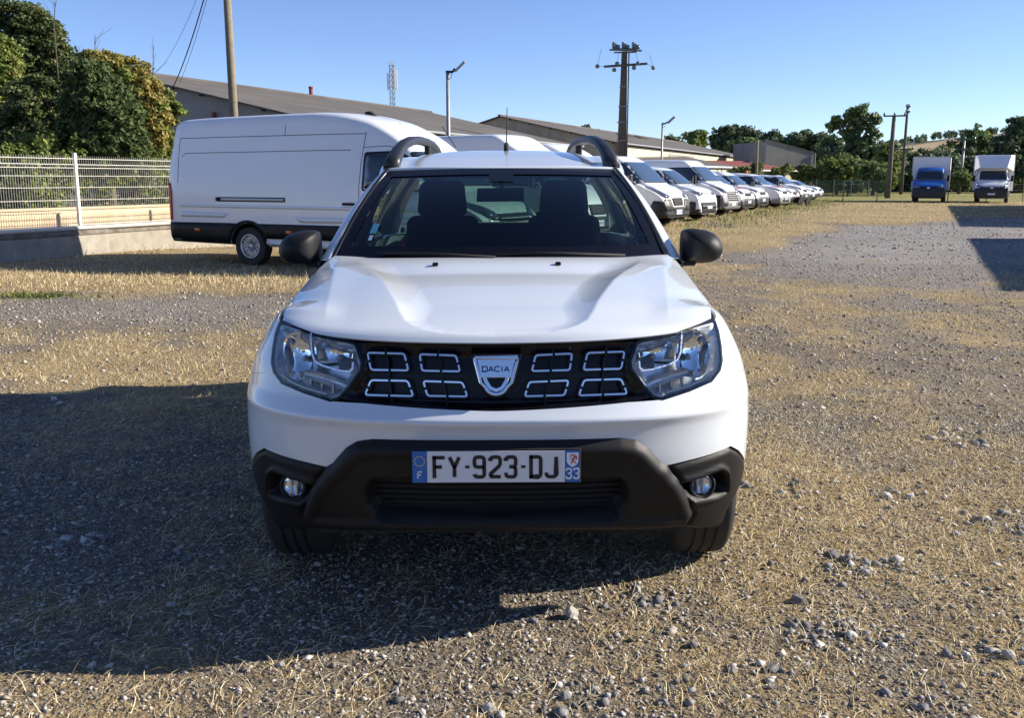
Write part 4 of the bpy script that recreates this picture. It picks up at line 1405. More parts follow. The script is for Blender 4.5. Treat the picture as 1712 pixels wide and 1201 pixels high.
# a chunkier 8-corner chip
CUB_V = np.array([[x, y, z] for z in (-1, 1) for y in (-1, 1) for x in (-1, 1)], float) * .72
CUB_F = np.array([[0, 2, 1], [1, 2, 3], [4, 5, 6], [5, 7, 6], [0, 1, 4], [1, 5, 4], [2, 6, 3], [3, 6, 7], [0, 4, 2], [2, 4, 6], [1, 3, 5], [3, 7, 5]])
def chips(name, X, Y, size, mt, flat=.6, chunky=False, sink=.25):
    n = len(X); BV, BF = (CUB_V, CUB_F) if chunky else (OCT_V, OCT_F)
    k = len(BV)
    V = np.repeat(BV[None], n, 0) * RNG.uniform(.55, 1.25, (n, k, 1))
    V = V + RNG.uniform(-.18, .18, V.shape)
    V[:, :, 2] *= flat
    V[:, :, 0] *= RNG.uniform(.8, 1.4, (n, 1))
    # random tumble
    a = RNG.uniform(0, 2 * math.pi, n); t = RNG.normal(0, .35, n)
    ct, st_ = np.cos(t)[:, None], np.sin(t)[:, None]
    y_ = V[:, :, 1] * ct - V[:, :, 2] * st_; z_ = V[:, :, 1] * st_ + V[:, :, 2] * ct
    ca, sa = np.cos(a)[:, None], np.sin(a)[:, None]
    x2 = V[:, :, 0] * ca - y_ * sa; y2 = V[:, :, 0] * sa + y_ * ca
    P = np.stack([x2, y2, z_], -1) * size[:, None, None]
    P[:, :, 0] += X[:, None]; P[:, :, 1] += Y[:, None]; P[:, :, 2] += (ground_z(X, Y) + size * flat * (1 - 2 * sink) * .5)[:, None]
    F = (BF[None] + (np.arange(n) * k)[:, None, None]).reshape(-1, 3)
    return stuff(obj_from(name, fast_mesh(name, P.reshape(-1, 3), F), mt))

M_CHIP = island_mat('gravel_chips', [(0, (.11, .10, .085)), (.3, (.25, .22, .175)), (.62, (.37, .33, .275)), (.86, (.48, .44, .385)), (.97, (.56, .52, .46)), (1, (.66, .63, .58))])
M_STRAW = island_mat('dry_grass', [(0, (.26, .17, .08)), (.3, (.54, .41, .21)), (.65, (.74, .61, .37)), (1, (.86, .78, .56))], .8, .25)
M_GREEN = island_mat('weeds', [(0, (.07, .10, .02)), (.6, (.15, .19, .05)), (1, (.30, .28, .09))], .8, .3)

X, Y = view_points(90000, 2.2, 6.0)
s_, d_, g_ = fields(X, Y)
k = RNG.random(len(X)) < (.95 - .45 * s_)
X, Y = X[k], Y[k]
chips('gravel', X, Y, np.clip(RNG.lognormal(math.log(.0052), .42, len(X)), .0025, .016), M_CHIP)
X, Y = view_points(34000, 6.0, 17)
s_, d_, g_ = fields(X, Y)
k = RNG.random(len(X)) < (.9 - .75 * s_)
X, Y = X[k], Y[k]
chips('gravel', X, Y, np.clip(RNG.lognormal(math.log(.011), .4, len(X)), .005, .03), M_CHIP)
X, Y = view_points(26000, 17, 40)
s_, d_, g_ = fields(X, Y)
k = (RNG.random(len(X)) < (.8 - 1.1 * s_)) & (X > 1)
X, Y = X[k], Y[k]
chips('gravel', X, Y, np.clip(RNG.lognormal(math.log(.02), .4, len(X)), .01, .05), M_CHIP)
# pebbles of 2 to 4 cm strewn between
cx_, cy_ = [], []
for px, py, k in ((1375, 1060, 60), (1440, 945, 50), (1440, 1055, 40), (1080, 1010, 45), (950, 1160, 40), (1120, 1140, 26), (1660, 1090, 36), (1300, 1120, 24), (1560, 1170, 30), (700, 1180, 20), (1610, 740, 40), (1500, 830, 30), (1330, 820, 26), (1680, 880, 34), (130, 900, 30), (40, 840, 24), (300, 930, 20), (880, 1040, 18)):
    p_ = on_ground(px, py); r_ = .055 * p_.y / 3
    cx_ += list(p_.x + RNG.normal(0, r_ * 1.3, k)); cy_ += list(p_.y + RNG.normal(0, r_ * 1.3, k))
cx_, cy_ = np.array(cx_), np.array(cy_)
M_BLUECHIP = island_mat('grey_chips', [(0, (.10, .10, .105)), (.5, (.24, .235, .235)), (.85, (.38, .365, .35)), (1, (.55, .53, .50))])
chips('pebbles', cx_, cy_, np.clip(RNG.lognormal(math.log(.0095), .45, len(cx_)), .004, .022) * np.clip(cy_ / 3.2, .8, 1.8), M_BLUECHIP, .65, True)
X, Y = view_points(1700, 2.2, 11)
chips('pebbles', X, Y, RNG.uniform(.007, .017, len(X)), M_CHIP, .6, True)

def blades(name, X, Y, length, width, lean, mt, curl=.6, z=None):
    """bent blades of three segments; lean 0 upright .. 1.5 lying"""
    n = len(X)
    a = RNG.uniform(0, 2 * math.pi, n); le = lean + RNG.normal(0, .18, n)
    base = np.stack([X, Y, (ground_z(X, Y) if z is None else z)], -1)
    side = np.stack([-np.sin(a), np.cos(a), np.zeros(n)], -1)
    fwd = np.stack([np.cos(a), np.sin(a), np.zeros(n)], -1)
    tw = RNG.normal(0, curl, n)
    pts = []; p = base.copy(); pts.append(p)
    for j in range(3):
        an = np.clip(le + (j - .4) * curl * .8, 0, 1.75)
        d = fwd * np.sin(an)[:, None] + np.array([0, 0, 1.0]) * np.cos(an)[:, None] + side * (tw * (j - 1) * .6)[:, None]
        d /= np.linalg.norm(d, axis=1, keepdims=True)
        p = p + d * (length / 3)[:, None]
        p[:, 2] = np.maximum(p[:, 2], base[:, 2] + .002)
        pts.append(p)
    w = [1.0, .9, .65, .12]
    V = np.empty((n, 8, 3))
    for j in range(4):
        off = side * (width * w[j] / 2)[:, None]
        off = off + np.array([0, 0, .5]) * (width * w[j] / 2)[:, None]
        V[:, 2 * j] = pts[j] - off; V[:, 2 * j + 1] = pts[j] + off
    q_ = np.array([[0, 1, 3, 2], [2, 3, 5, 4], [4, 5, 7, 6]])
    F = (q_[None] + (np.arange(n) * 8)[:, None, None]).reshape(-1, 4)
    return stuff(obj_from(name, fast_mesh(name, V.reshape(-1, 3), F), mt))

def tufted(n, y0, y1, spread, per, thresh=.25, **kw):
    X, Y = view_points(n, y0, y1, **kw)
    s_, d_, g_ = fields(X, Y)
    k = RNG.random(len(X)) < np.clip((s_ - thresh) * 1.6, 0.03, 1)
    X, Y = X[k], Y[k]
    X = np.repeat(X, per) + RNG.normal(0, spread, len(X) * per); Y = np.repeat(Y, per) + RNG.normal(0, spread, len(Y) * per)
    return X, Y
X, Y = tufted(9500, 2.2, 6.5, .05, 9, .10)
n = len(X); blades('dry_grass', X, Y, RNG.uniform(.025, .095, n), RNG.uniform(.0013, .0027, n), RNG.uniform(.85, 1.65, n), M_STRAW, .45)
X, Y = tufted(900, 2.2, 6.5, .02, 8, .25)
n = len(X); blades('dry_grass', X, Y, RNG.uniform(.05, .12, n), RNG.uniform(.0014, .0025, n), RNG.uniform(.6, 1.5, n), M_STRAW, .45)
X, Y = tufted(14000, 6.0, 17, .07, 7, .22)
n = len(X); blades('dry_grass', X, Y, RNG.uniform(.03, .09, n), RNG.uniform(.0025, .005, n), RNG.uniform(.2, 1.4, n), M_STRAW, .6)
X, Y = tufted(11000, 16, 62, .16, 5, .35)
n = len(X); blades('dry_grass', X, Y, RNG.uniform(.05, .16, n), RNG.uniform(.010, .02, n), RNG.uniform(.1, 1.2, n), M_STRAW, .5)
# straw left standing at the foot of the wall and in front of the big van
n = 9000
X = RNG.uniform(-9.5, -1.6, n); Y = 13.0 + RNG.normal(0, .42, n) + (fbm(X * .7, X * 0, 5) - .5) * .8
blades('dry_grass', X, Y, np.clip(RNG.lognormal(math.log(.06), .45, n), .02, .17), RNG.uniform(.004, .009, n), RNG.uniform(0, 1.2, n), M_STRAW, .5)
# a few green weeds
n = 420
X = np.concatenate([RNG.normal(-6.6, .28, n // 2), RNG.normal(-5.75, .30, n // 2)]); Y = 11.55 + RNG.normal(0, .09, n)
blades('weeds', X, Y, RNG.uniform(.05, .10, n), RNG.uniform(.012, .022, n), RNG.uniform(.3, 1.2, n), M_GREEN, .6)
n = 2200
tt = RNG.uniform(-2, 42, n); ss = RNG.normal(.4, .9, n)
X = ROW0[0] + U_DIR[0] * tt + V_DIR[0] * ss; Y = ROW0[1] + U_DIR[1] * tt + V_DIR[1] * ss
blades('weeds', X, Y, RNG.uniform(.08, .22, n), RNG.uniform(.015, .03, n), RNG.uniform(.1, .9, n), M_GREEN, .5)

# stones one can pick out
def stone(px, py, w, h, label, m, seed, tall=.6):
    p = on_ground(px, py)
    rng = np.random.default_rng(seed)
    d = math.hypot(p.x, p.y) ; s = w / 2 * d / FPX
    bm = bmesh.new(); bmesh.ops.create_icosphere(bm, subdivisions=2, radius=1.0)
    cuts = [Vector(rng.normal(size=3)).normalized() for _ in range(9)]
    lim = [rng.uniform(.55, .9) for _ in cuts]
    for v in bm.verts:
        for c, l in zip(cuts, lim):
            k = v.co.dot(c)
            if k > l: v.co -= c * (k - l)
        v.co.x *= s * 1.15; v.co.y *= s * 1.0; v.co.z *= s * tall * 1.15
    me = bpy.data.meshes.new('stone'); bm.to_mesh(me); bm.free()
    o = obj_from('stone', me, m)
    o.rotation_euler = (0, 0, rng.uniform(0, 6))
    o.location = (p.x, p.y, float(ground_z(p.x, p.y)) + s * tall * .45)
    tag(o, label, 'stone', 'larger stones lying on the gravel')
M_STONE = mat('limestone', (.36, .335, .30), .9, var=.25, vscale=40, bump=.4, bscale=90)
M_STONED = mat('dark_stone', (.17, .165, .17), .85, var=.3, vscale=40, bump=.4, bscale=90)
for k, (a, b, w, h, lab, dk, tl) in enumerate([
    (955, 1027, 26, 36, 'grey upright stone just below the tip of the car shadow', 0, 1.1),
    (1020, 1078, 12, 13, 'small pale flat stone right of the upright grey stone', 0, .5),
    (1065, 988, 22, 14, 'pale stone lying in the straw below the right end of the bumper', 0, .7),
    (1159, 1076, 17, 18, 'dark bluish stone in the straw straight below the right fog lamp', 1, .9),
    (1225, 1118, 18, 16, 'grey stone between the dark bluish stone and the bottom right gravel', 0, .8),
    (818, 1182, 26, 16, 'white broken stone at the bottom edge of the photo, left of its twin', 0, .7),
    (838, 1192, 22, 16, 'white broken stone touching the bottom edge of the photo, right of its twin', 0, .7),
    (469, 1109, 16, 10, 'white chip on the lower edge of the car shadow', 0, .6),
    (286, 1009, 16, 14, 'pale stone in the dark part of the car shadow at lower left', 0, .8),
    (1333, 1003, 24, 18, 'dark pointed stone on the straw right of the front tyre', 1, .9),
    (1446, 958, 18, 14, 'grey stone in the gravel patch at the far right middle', 0, .8),
    (1291, 1117, 26, 16, 'dark stone with a pale top at the lower right', 1, .6),
    (945, 1162, 22, 16, 'bluish grey stone in the gravel at the bottom centre', 1, .8),
    (1545, 1184, 24, 12, 'flat dark stone near the bottom right corner', 1, .5),
    (1685, 1100, 20, 15, 'grey stone close to the right edge of the photo', 0, .8)]):
    stone(a, b, w, h, lab, M_STONED if dk else M_STONE, 100 + k, tl)
# ================================================================== plants
def leaf_mat(name, a, b, c, trans=.35):
    return island_mat(name, [(0, a), (.55, b), (1, c)], .65, trans, .35)
M_LF_DARK = leaf_mat('laurel_leaves', (.040, .066, .020), (.078, .115, .034), (.145, .185, .060))
M_LF_OLIVE = leaf_mat('olive_leaves', (0.073, 0.091, 0.033), (0.137, 0.168, 0.058), (0.237, 0.255, 0.1))
M_LF_LIGHT = leaf_mat('light_leaves', (0.092, 0.132, 0.026), (0.172, 0.224, 0.046), (0.317, 0.343, 0.092))
M_LF_YEL = leaf_mat('dying_leaves', (.19, .155, .04), (.34, .285, .075), (.44, .37, .12))
M_LF_FAR = leaf_mat('far_leaves', (0.08, 0.124, 0.05), (0.147, 0.214, 0.08), (0.247, 0.315, 0.124))
M_LF_FARD = leaf_mat('far_dark_leaves', (0.058, 0.091, 0.053), (0.104, 0.149, 0.077), (0.179, 0.229, 0.109))
M_LF_WILL = leaf_mat('willow_leaves', (0.072, 0.108, 0.026), (0.144, 0.192, 0.054), (0.228, 0.264, 0.084))
M_BARK = mat('bark', (.11, .085, .065), .95, var=.3, vscale=9, bump=.5, bscale=30)

def leaf_cloud(centers, radii, n, leaf, elong=1.7, up=.35):
    """n leaves over clumps; centers (k,3), radii (k,3)"""
    k = len(centers)
    i = RNG.integers(0, k, n)
    d = RNG.normal(size=(n, 3)); d /= np.linalg.norm(d, axis=1, keepdims=True)
    r = RNG.random(n) ** .45
    P = centers[i] + d * radii[i] * r[:, None]
    nn = d * .8 + RNG.normal(size=(n, 3)) * .6 + np.array([0, 0, up])
    nn /= np.linalg.norm(nn, axis=1, keepdims=True)
    t = np.cross(nn, RNG.normal(size=(n, 3))); t /= np.linalg.norm(t, axis=1, keepdims=True)
    b = np.cross(nn, t)
    s = leaf * RNG.uniform(.6, 1.35, n)
    L = t * (s * elong / 2)[:, None]; Wd = b * (s / 2)[:, None]
    V = np.stack([P - L, P + Wd - nn * (s * .12)[:, None], P + L, P - Wd - nn * (s * .12)[:, None]], 1).reshape(-1, 3)
    F = np.arange(n * 4).reshape(-1, 4)
    return V, F

def sub_clumps(cr, n, size, shell=.55):
    """clumps strewn through the outer part of the crown ellipsoids; gives an uneven outline"""
    cr = np.array(cr, float)
    vol = np.prod(cr[:, 3:], 1) ** (2 / 3); i = RNG.choice(len(cr), n, p=vol / vol.sum())
    d = RNG.normal(size=(n, 3)); d /= np.linalg.norm(d, axis=1, keepdims=True)
    r = shell + (1.02 - shell) * RNG.random(n)
    C = cr[i, :3] + d * cr[i, 3:] * r[:, None]
    S = size * RNG.uniform(.55, 1.35, n)
    return C, np.stack([S * 1.1, S * 1.1, S * .75], 1)

def tree(name, label, cat, base, crowns, mats, leaf, n, nclump, csize, trunk=.15, group=None, shell=.5, limbs=True, elong=1.7):
    """crowns: ellipsoids relative to the base; mats: list of (material, share)"""
    t = thing(name, label, cat, base, 0, group)
    C, S = sub_clumps(crowns, nclump, csize, shell)
    C[:, 2] = np.maximum(C[:, 2], .15)
    for m_, share in mats:
        k = RNG.random(len(C)) < share if share < 1 else np.ones(len(C), bool)
        if k.sum() < 2: k[:2] = True
        V, F = leaf_cloud(C[k], S[k], int(n * share), leaf, elong)
        obj_from('crown', fast_mesh('crown', V, F), m_, t)
    mb = MB()
    H = max(c[2] for c in crowns)
    top = Vector((crowns[0][0] * .6, crowns[0][1] * .6, H * .75))
    mb.tube([(0, 0, -.2), (top.x * .2 + .05, top.y * .2, H * .3), top], [trunk, trunk * .75, trunk * .4], 8)
    if limbs:
        for c in crowns:
            for q_ in range(3):
                e = Vector((c[0] + RNG.normal() * c[3] * .4, c[1] + RNG.normal() * c[4] * .4, c[2] + RNG.normal() * c[5] * .35))
                s0 = Vector((top.x * .2, top.y * .2, H * RNG.uniform(.25, .6)))
                mb.tube([s0, (s0 + e) / 2 + Vector((0, 0, .1 * H)), e], [trunk * .4, trunk * .25, trunk * .08], 5)
    mb.build('trunk', M_BARK, t, smooth=True)
    return t

# ---- trees behind the fence on the left
def LT(px, Y, z=0.0):
    p = at(px, 300, Y); return Vector((p.x, Y, z))
def rel(base, px, py, Y=None):
    p = at(px, py, base.y if Y is None else Y); return (p.x - base.x, p.y - base.y, p.z - base.z)
def crowns_px(base, lst, depth=1.0):
    """(px, py, rx_px, ry_px[, dY]) -> ellipsoids round the base"""
    out = []
    for c in lst:
        Y = base.y + (c[4] if len(c) > 4 else 0)
        k = Y / FPX
        x, y, z = rel(base, c[0], c[1], Y)
        out.append((x, y, z, c[2] * k, c[2] * k * depth, c[3] * k))
    return out
b = LT(45, 27, .6)
tree('evergreen_tree', 'tall dark evergreen tree at the left edge, the highest of the trees', 'tree', b, crowns_px(b, [(20, 70, 60, 62), (72, 95, 50, 72), (98, 130, 30, 60), (30, 150, 70, 80), (70, 210, 60, 70), (58, 42, 36, 34), (112, 112, 18, 26)]), [(M_LF_OLIVE, .5), (M_LF_DARK, .5)], .065, 80000, 1100, .22, .28)
b = LT(2, 24, .6)
tree('yellowing_tree', 'yellow green leafy tree cut off by the left edge of the photo', 'tree', b, crowns_px(b, [(-6, 120, 44, 55), (8, 90, 22, 28), (-10, 200, 50, 70), (22, 160, 22, 30)]), [(M_LF_LIGHT, .8), (M_LF_YEL, .2)], .058, 24000, 340, .18, .12)
b = LT(75, 22.3, .6)
tree('bushy_tree', 'olive green bushy tree behind the fence post', 'tree', b, crowns_px(b, [(70, 200, 62, 68), (30, 225, 50, 45), (105, 190, 30, 50), (65, 255, 70, 34)]), [(M_LF_OLIVE, .75), (M_LF_DARK, .25)], .055, 54000, 760, .17, .14)
b = LT(180, 20.9, .6)
tree('laurel_tree', 'rounded dark green laurel tree left of the big white van', 'tree', b, crowns_px(b, [(160, 158, 42, 50), (185, 200, 46, 56), (150, 210, 42, 60), (212, 235, 36, 36), (175, 250, 60, 36)]), [(M_LF_DARK, 1.0)], .066, 60000, 760, .17, .16, elong=2.1)
b = LT(225, 22.8, .6)
tree('withered_tree', 'yellow withered tree crown rising behind the dark laurel', 'tree', b, crowns_px(b, [(172, 112, 38, 24), (208, 128, 40, 32), (238, 160, 30, 40), (256, 205, 22, 52), (262, 185, 14, 30), (150, 106, 18, 18)]), [(M_LF_YEL, .75), (M_LF_LIGHT, .25)], .052, 44000, 620, .15, .12)
b = LT(285, 23.5, .6)
tree('thin_shrub', 'thin pale green shrub next to the rear of the big white van', 'shrub', b, crowns_px(b, [(280, 200, 16, 42), (292, 185, 10, 22), (272, 235, 20, 32), (285, 165, 8, 22)]), [(M_LF_LIGHT, .6), (M_LF_OLIVE, .4)], .07, 4200, 90, .14, .05)
b = LT(-170, 25, .6)
tree('bushy_tree', 'broad olive tree out beyond the left edge of the photo', 'tree', b, crowns_px(b, [(-170, 130, 90, 90), (-120, 210, 80, 70), (-230, 200, 80, 80)]), [(M_LF_OLIVE, .7), (M_LF_LIGHT, .3)], .12, 16000, 320, .3, .2)
b = LT(-420, 27, .6)
tree('bushy_tree', 'dark tree furthest out beyond the left edge of the photo', 'tree', b, crowns_px(b, [(-420, 120, 110, 110), (-350, 220, 90, 70), (-500, 210, 90, 80)]), [(M_LF_DARK, .6), (M_LF_OLIVE, .4)], .14, 14000, 300, .34, .2)
# bare twigs standing above the crowns
for px, y0, y1, lab in ((157, 110, 58, 'leafless thin sapling poking above the withered tree top'), (254, 160, 75, 'leafless sapling standing over the yellow slope beside the warehouse roof'), (90, 40, 2, 'leafless twig tall above the dark evergreen tree')):
    sp_ = thing('bare_sapling', lab, 'sapling', LT(px, 25.5, .6))
    mb = MB()
    a_ = Vector(rel(sp_.location, px, y0, 25.5)); b_ = Vector(rel(sp_.location, px + 3, y1, 25.5))
    mb.tube([Vector((a_.x, 0, 0)), a_, b_], [.03, .016, .005], 5)
    for q_ in range(7):
        s0 = a_.lerp(b_, q_ / 7); mb.tube([s0, s0 + Vector((RNG.normal() * .18, RNG.normal() * .18, .35))], [.006, .003], 4)
    mb.build('twigs', M_BARK, sp_)

# ivy and hedge hanging over the cream wall (coordinates along the wall: t along U_DIR, v across)
WALL0 = np.array([-8.42, 15.75])
def wallp(t, v, z=0.0):
    return Vector((WALL0[0] + U_DIR[0] * t + V_DIR[0] * v, WALL0[1] + U_DIR[1] * t + V_DIR[1] * v, z))
def hedge(name, label, cat, t0, t1, v0, v1, z0, z1, mats, leaf, n, ncl, cs, droop=0):
    o = thing(name, label, cat, wallp((t0 + t1) / 2, (v0 + v1) / 2, z0))
    T = RNG.uniform(t0, t1, ncl); Vv = RNG.uniform(v0, v1, ncl)
    top = z1 + (fbm(T * .8, T * 0, 8) - .5) * .5 * (z1 - z0) * 1.6
    Zc = z0 + (top - z0) * RNG.random(ncl) ** .6
    hang = (Vv > v1 - .35 * (v1 - v0))
    Zc = np.where(hang, Zc - droop * RNG.random(ncl), Zc)
    C = np.stack([WALL0[0] + U_DIR[0] * T + V_DIR[0] * Vv - o.location.x, WALL0[1] + U_DIR[1] * T + V_DIR[1] * Vv - o.location.y, Zc - o.location.z], 1)
    S = np.stack([cs * RNG.uniform(.6, 1.4, ncl)] * 3, 1)
    for m_, sh in mats:
        V, F = leaf_cloud(C, S, int(n * sh), leaf, 1.3)
        obj_from('foliage', fast_mesh('foliage', V, F), m_, o)
    mb = MB()
    for q_ in range(10):
        tt = lerp(t0, t1, (q_ + .5) / 10); a_ = wallp(tt, (v0 + v1) / 2, z0) - o.location
        mb.tube([a_, a_ + Vector((.05, .03, (z1 - z0) * .8))], [.025, .01], 5)
    mb.build('stems', M_BARK, o)
    return o
hedge('ivy_hedge', 'light green ivy hedge spilling over the cream wall, right of the fence post', 'hedge', 2.3, 9.5, -4.2, -2.05, .85, 2.1, [(M_LF_LIGHT, .9), (M_LF_OLIVE, .1)], .06, 36000, 520, .19, .45)
hedge('ivy_bush', 'dense green ivy bush hanging over the cream wall at the left edge', 'bush', -4.0, .95, -3.4, -1.95, .8, 1.45, [(M_LF_LIGHT, .6), (M_LF_OLIVE, .4)], .055, 18000, 280, .16, .45)
hedge('shaded_undergrowth', 'dark undergrowth behind the fence post below the trees', 'undergrowth', .2, 3.4, -4.6, -2.6, .8, 1.5, [(M_LF_OLIVE, 1.0)], .065, 9000, 150, .2, .1)

# ---- trees in the distance, right half
def far_tree(name, label, cat, px, Y, crowns, mats, leaf=.5, n=2600, ncl=160, cs=None, trunk=.3, group=None, z=0.0, shell=.45, elong=1.5):
    b = LT(px, Y, z)
    cr = crowns_px(b, crowns)
    if cs is None: cs = Y / FPX * 9
    return tree(name, label, cat, b, cr, mats, leaf * .58, int(n * 2.6), int(ncl * 1.25), cs * .8, trunk, group, shell, True, elong)
FAR = [(M_LF_FAR, 1.0)]; FARD = [(M_LF_FARD, 1.0)]
far_tree('airy_tall_tree', 'tall airy tree with two crowns, the highest on the right half', 'tree', 1425, 112, [(1428, 190, 18, 24), (1436, 205, 14, 18), (1400, 206, 16, 14), (1416, 216, 14, 16), (1462, 208, 13, 20), (1455, 226, 14, 18), (1426, 240, 20, 18), (1420, 270, 44, 24), (1448, 258, 26, 26), (1425, 300, 48, 22)], [(M_LF_FAR, .7), (M_LF_FARD, .3)], .55, 6500, 330, .62, .5, shell=.35)
far_tree('willow_tree', 'pale green drooping tree beside the leaning wooden pole', 'tree', 1484, 106, [(1485, 262, 20, 26), (1490, 285, 20, 28), (1478, 300, 18, 20)], [(M_LF_WILL, 1.0)], .45, 2400, 130, .6, .25)
far_tree('rounded_bush', 'bright green bush under the tall airy tree', 'bush', 1400, 96, [(1400, 280, 34, 24), (1430, 290, 30, 22), (1375, 292, 22, 18), (1410, 302, 50, 14)], [(M_LF_LIGHT, .6), (M_LF_FAR, .4)], .38, 3200, 190, .5, .2)
far_tree('rounded_bush', 'green bush right of the bright bush, in front of the willow', 'bush', 1460, 92, [(1460, 292, 26, 22), (1480, 300, 18, 16)], [(M_LF_LIGHT, .35), (M_LF_FAR, .65)], .36, 1900, 110, .48, .2)
far_tree('dark_bush', 'dark low bush at the foot of the willow', 'bush', 1418, 86, [(1420, 311, 20, 8), (1436, 310, 14, 8)], FARD, .3, 900, 60, .35, .12)
far_tree('dark_tree', 'dark round tree behind the grey blank wall', 'tree', 1345, 150, [(1345, 236, 34, 16), (1320, 243, 24, 16), (1372, 244, 26, 20), (1350, 262, 46, 22), (1385, 270, 22, 26)], FARD, .75, 3400, 210, .85, .4)
far_tree('dark_tree', 'dark small tree left of the tall airy tree', 'tree', 1396, 140, [(1394, 240, 12, 14), (1384, 252, 14, 16), (1392, 270, 22, 22)], FARD, .65, 1300, 90, .75, .3)
far_tree('dark_tree', 'dark tree above the roof end, leftmost of the dark clump', 'tree', 1215, 190, [(1222, 222, 22, 12), (1205, 230, 16, 12), (1215, 245, 30, 16)], FARD, .9, 1700, 120, 1.0, .4)
far_tree('dark_tree', 'dark tree in the middle of the clump above the roof end', 'tree', 1252, 190, [(1252, 226, 26, 14), (1236, 238, 16, 14), (1262, 240, 24, 14)], FARD, .9, 1700, 120, 1.0, .4)
far_tree('dark_tree', 'dark tree at the right end of the clump above the roof end', 'tree', 1292, 185, [(1296, 230, 16, 12), (1284, 240, 22, 12), (1302, 250, 20, 16)], FARD, .9, 1400, 100, 1.0, .4)
far_tree('green_tree', 'mid green round tree in front of the dark clump', 'tree', 1246, 165, [(1248, 242, 20, 12), (1232, 248, 18, 10), (1258, 252, 20, 12)], FAR, .75, 1500, 100, .85, .3)
far_tree('light_tree', 'light green tree above the shed roof, left of the dark clump', 'tree', 1165, 170, [(1168, 226, 12, 10), (1154, 230, 10, 8), (1164, 240, 18, 12)], [(M_LF_LIGHT, .6), (M_LF_FAR, .4)], .7, 1100, 80, .8, .3)
far_tree('small_far_tree', 'small dark tree top peeping over the shed roof', 'tree', 1122, 190, [(1124, 232, 10, 5), (1130, 240, 14, 8)], FARD, .8, 400, 40, .8, .3)
far_tree('small_far_tree', 'tiny tree top above the long roof, right of the chimney cowl', 'tree', 980, 190, [(979, 214, 6, 5), (985, 220, 6, 6)], FARD, .7, 240, 26, .6, .3)
far_tree('dark_tree', 'dark wide tree directly behind the blue truck', 'tree', 1552, 120, [(1552, 268, 30, 22), (1530, 276, 24, 20), (1580, 274, 24, 20), (1555, 295, 60, 24)], [(M_LF_FAR, .45), (M_LF_FARD, .55)], .6, 3000, 190, .72, .4)
far_tree('green_tree', 'tall green tree between the two trucks', 'tree', 1636, 124, [(1634, 230, 22, 20), (1612, 246, 22, 20), (1650, 245, 22, 26), (1630, 270, 42, 30), (1618, 296, 40, 20)], [(M_LF_FAR, .8), (M_LF_LIGHT, .2)], .6, 3200, 190, .75, .45)
far_tree('small_bush', 'small olive bush left of the white truck', 'bush', 1604, 100, [(1604, 296, 16, 14), (1612, 306, 14, 10)], [(M_LF_OLIVE, .6), (M_LF_FAR, .4)], .38, 900, 60, .45, .2)
far_tree('dark_tree', 'tall dark tree at the right edge above the white truck', 'tree', 1698, 108, [(1700, 215, 18, 22), (1685, 240, 22, 20), (1708, 245, 20, 30), (1690, 275, 40, 30), (1716, 200, 12, 16), (1700, 300, 36, 22)], FARD, .55, 4000, 230, .68, .45)
far_tree('dark_tree', 'dark tree filling the gap behind the white truck', 'tree', 1665, 128, [(1664, 262, 24, 24), (1650, 285, 30, 24), (1680, 290, 30, 20)], FARD, .6, 1900, 120, .72, .35)
far_tree('green_tree', 'green tree left of the blue truck behind the concrete pole', 'tree', 1516, 126, [(1514, 272, 18, 16), (1506, 284, 20, 20), (1525, 294, 24, 20)], [(M_LF_FAR, .75), (M_LF_WILL, .25)], .58, 1700, 110, .7, .3)
# the hedge that closes the field
o = thing('field_hedge', 'low dark hedge along the far side of the field', 'hedge', (52, 118, 0))
n = 26000; xs = RNG.uniform(-8, 26, 700); hz = 2.2 + 3.6 * fbm(xs * .2, xs * 0, 4)
C = np.stack([xs, RNG.normal(size=700) + xs * .05, hz * RNG.random(700) ** .7], 1)
V, F = leaf_cloud(C, np.full((700, 3), .75), n, .34)
obj_from('foliage', fast_mesh('foliage', V, F), M_LF_FARD, o)
# creeper and shrubs in front of the sheds on the right of the row
far_tree('wall_shrub', 'leafy shrub in front of the cream wall under the red roof', 'shrub', 1255, 92, [(1245, 284, 18, 8), (1266, 281, 10, 10), (1230, 287, 12, 6)], [(M_LF_OLIVE, .6), (M_LF_FAR, .4)], .3, 900, 60, .35, .12)
far_tree('wall_shrub', 'pale shrub against the end of the cream wall', 'shrub', 1305, 92, [(1300, 288, 12, 8), (1316, 284, 8, 10), (1292, 292, 14, 6)], [(M_LF_LIGHT, .5), (M_LF_OLIVE, .5)], .3, 800, 50, .33, .12)
far_tree('roof_creeper', 'small bright green shrub behind the concrete pylon', 'shrub', 1029, 62, [(1029, 262, 6, 3)], [(M_LF_LIGHT, 1.0)], .18, 160, 16, .16, .05)
far_tree('field_shrub', 'yellow green bushes along the green mesh fence, left half', 'shrub', 1345, 96, [(1336, 290, 16, 12), (1350, 286, 14, 14), (1362, 292, 14, 12)], [(M_LF_LIGHT, .5), (M_LF_OLIVE, .5)], .34, 1500, 90, .4, .12)

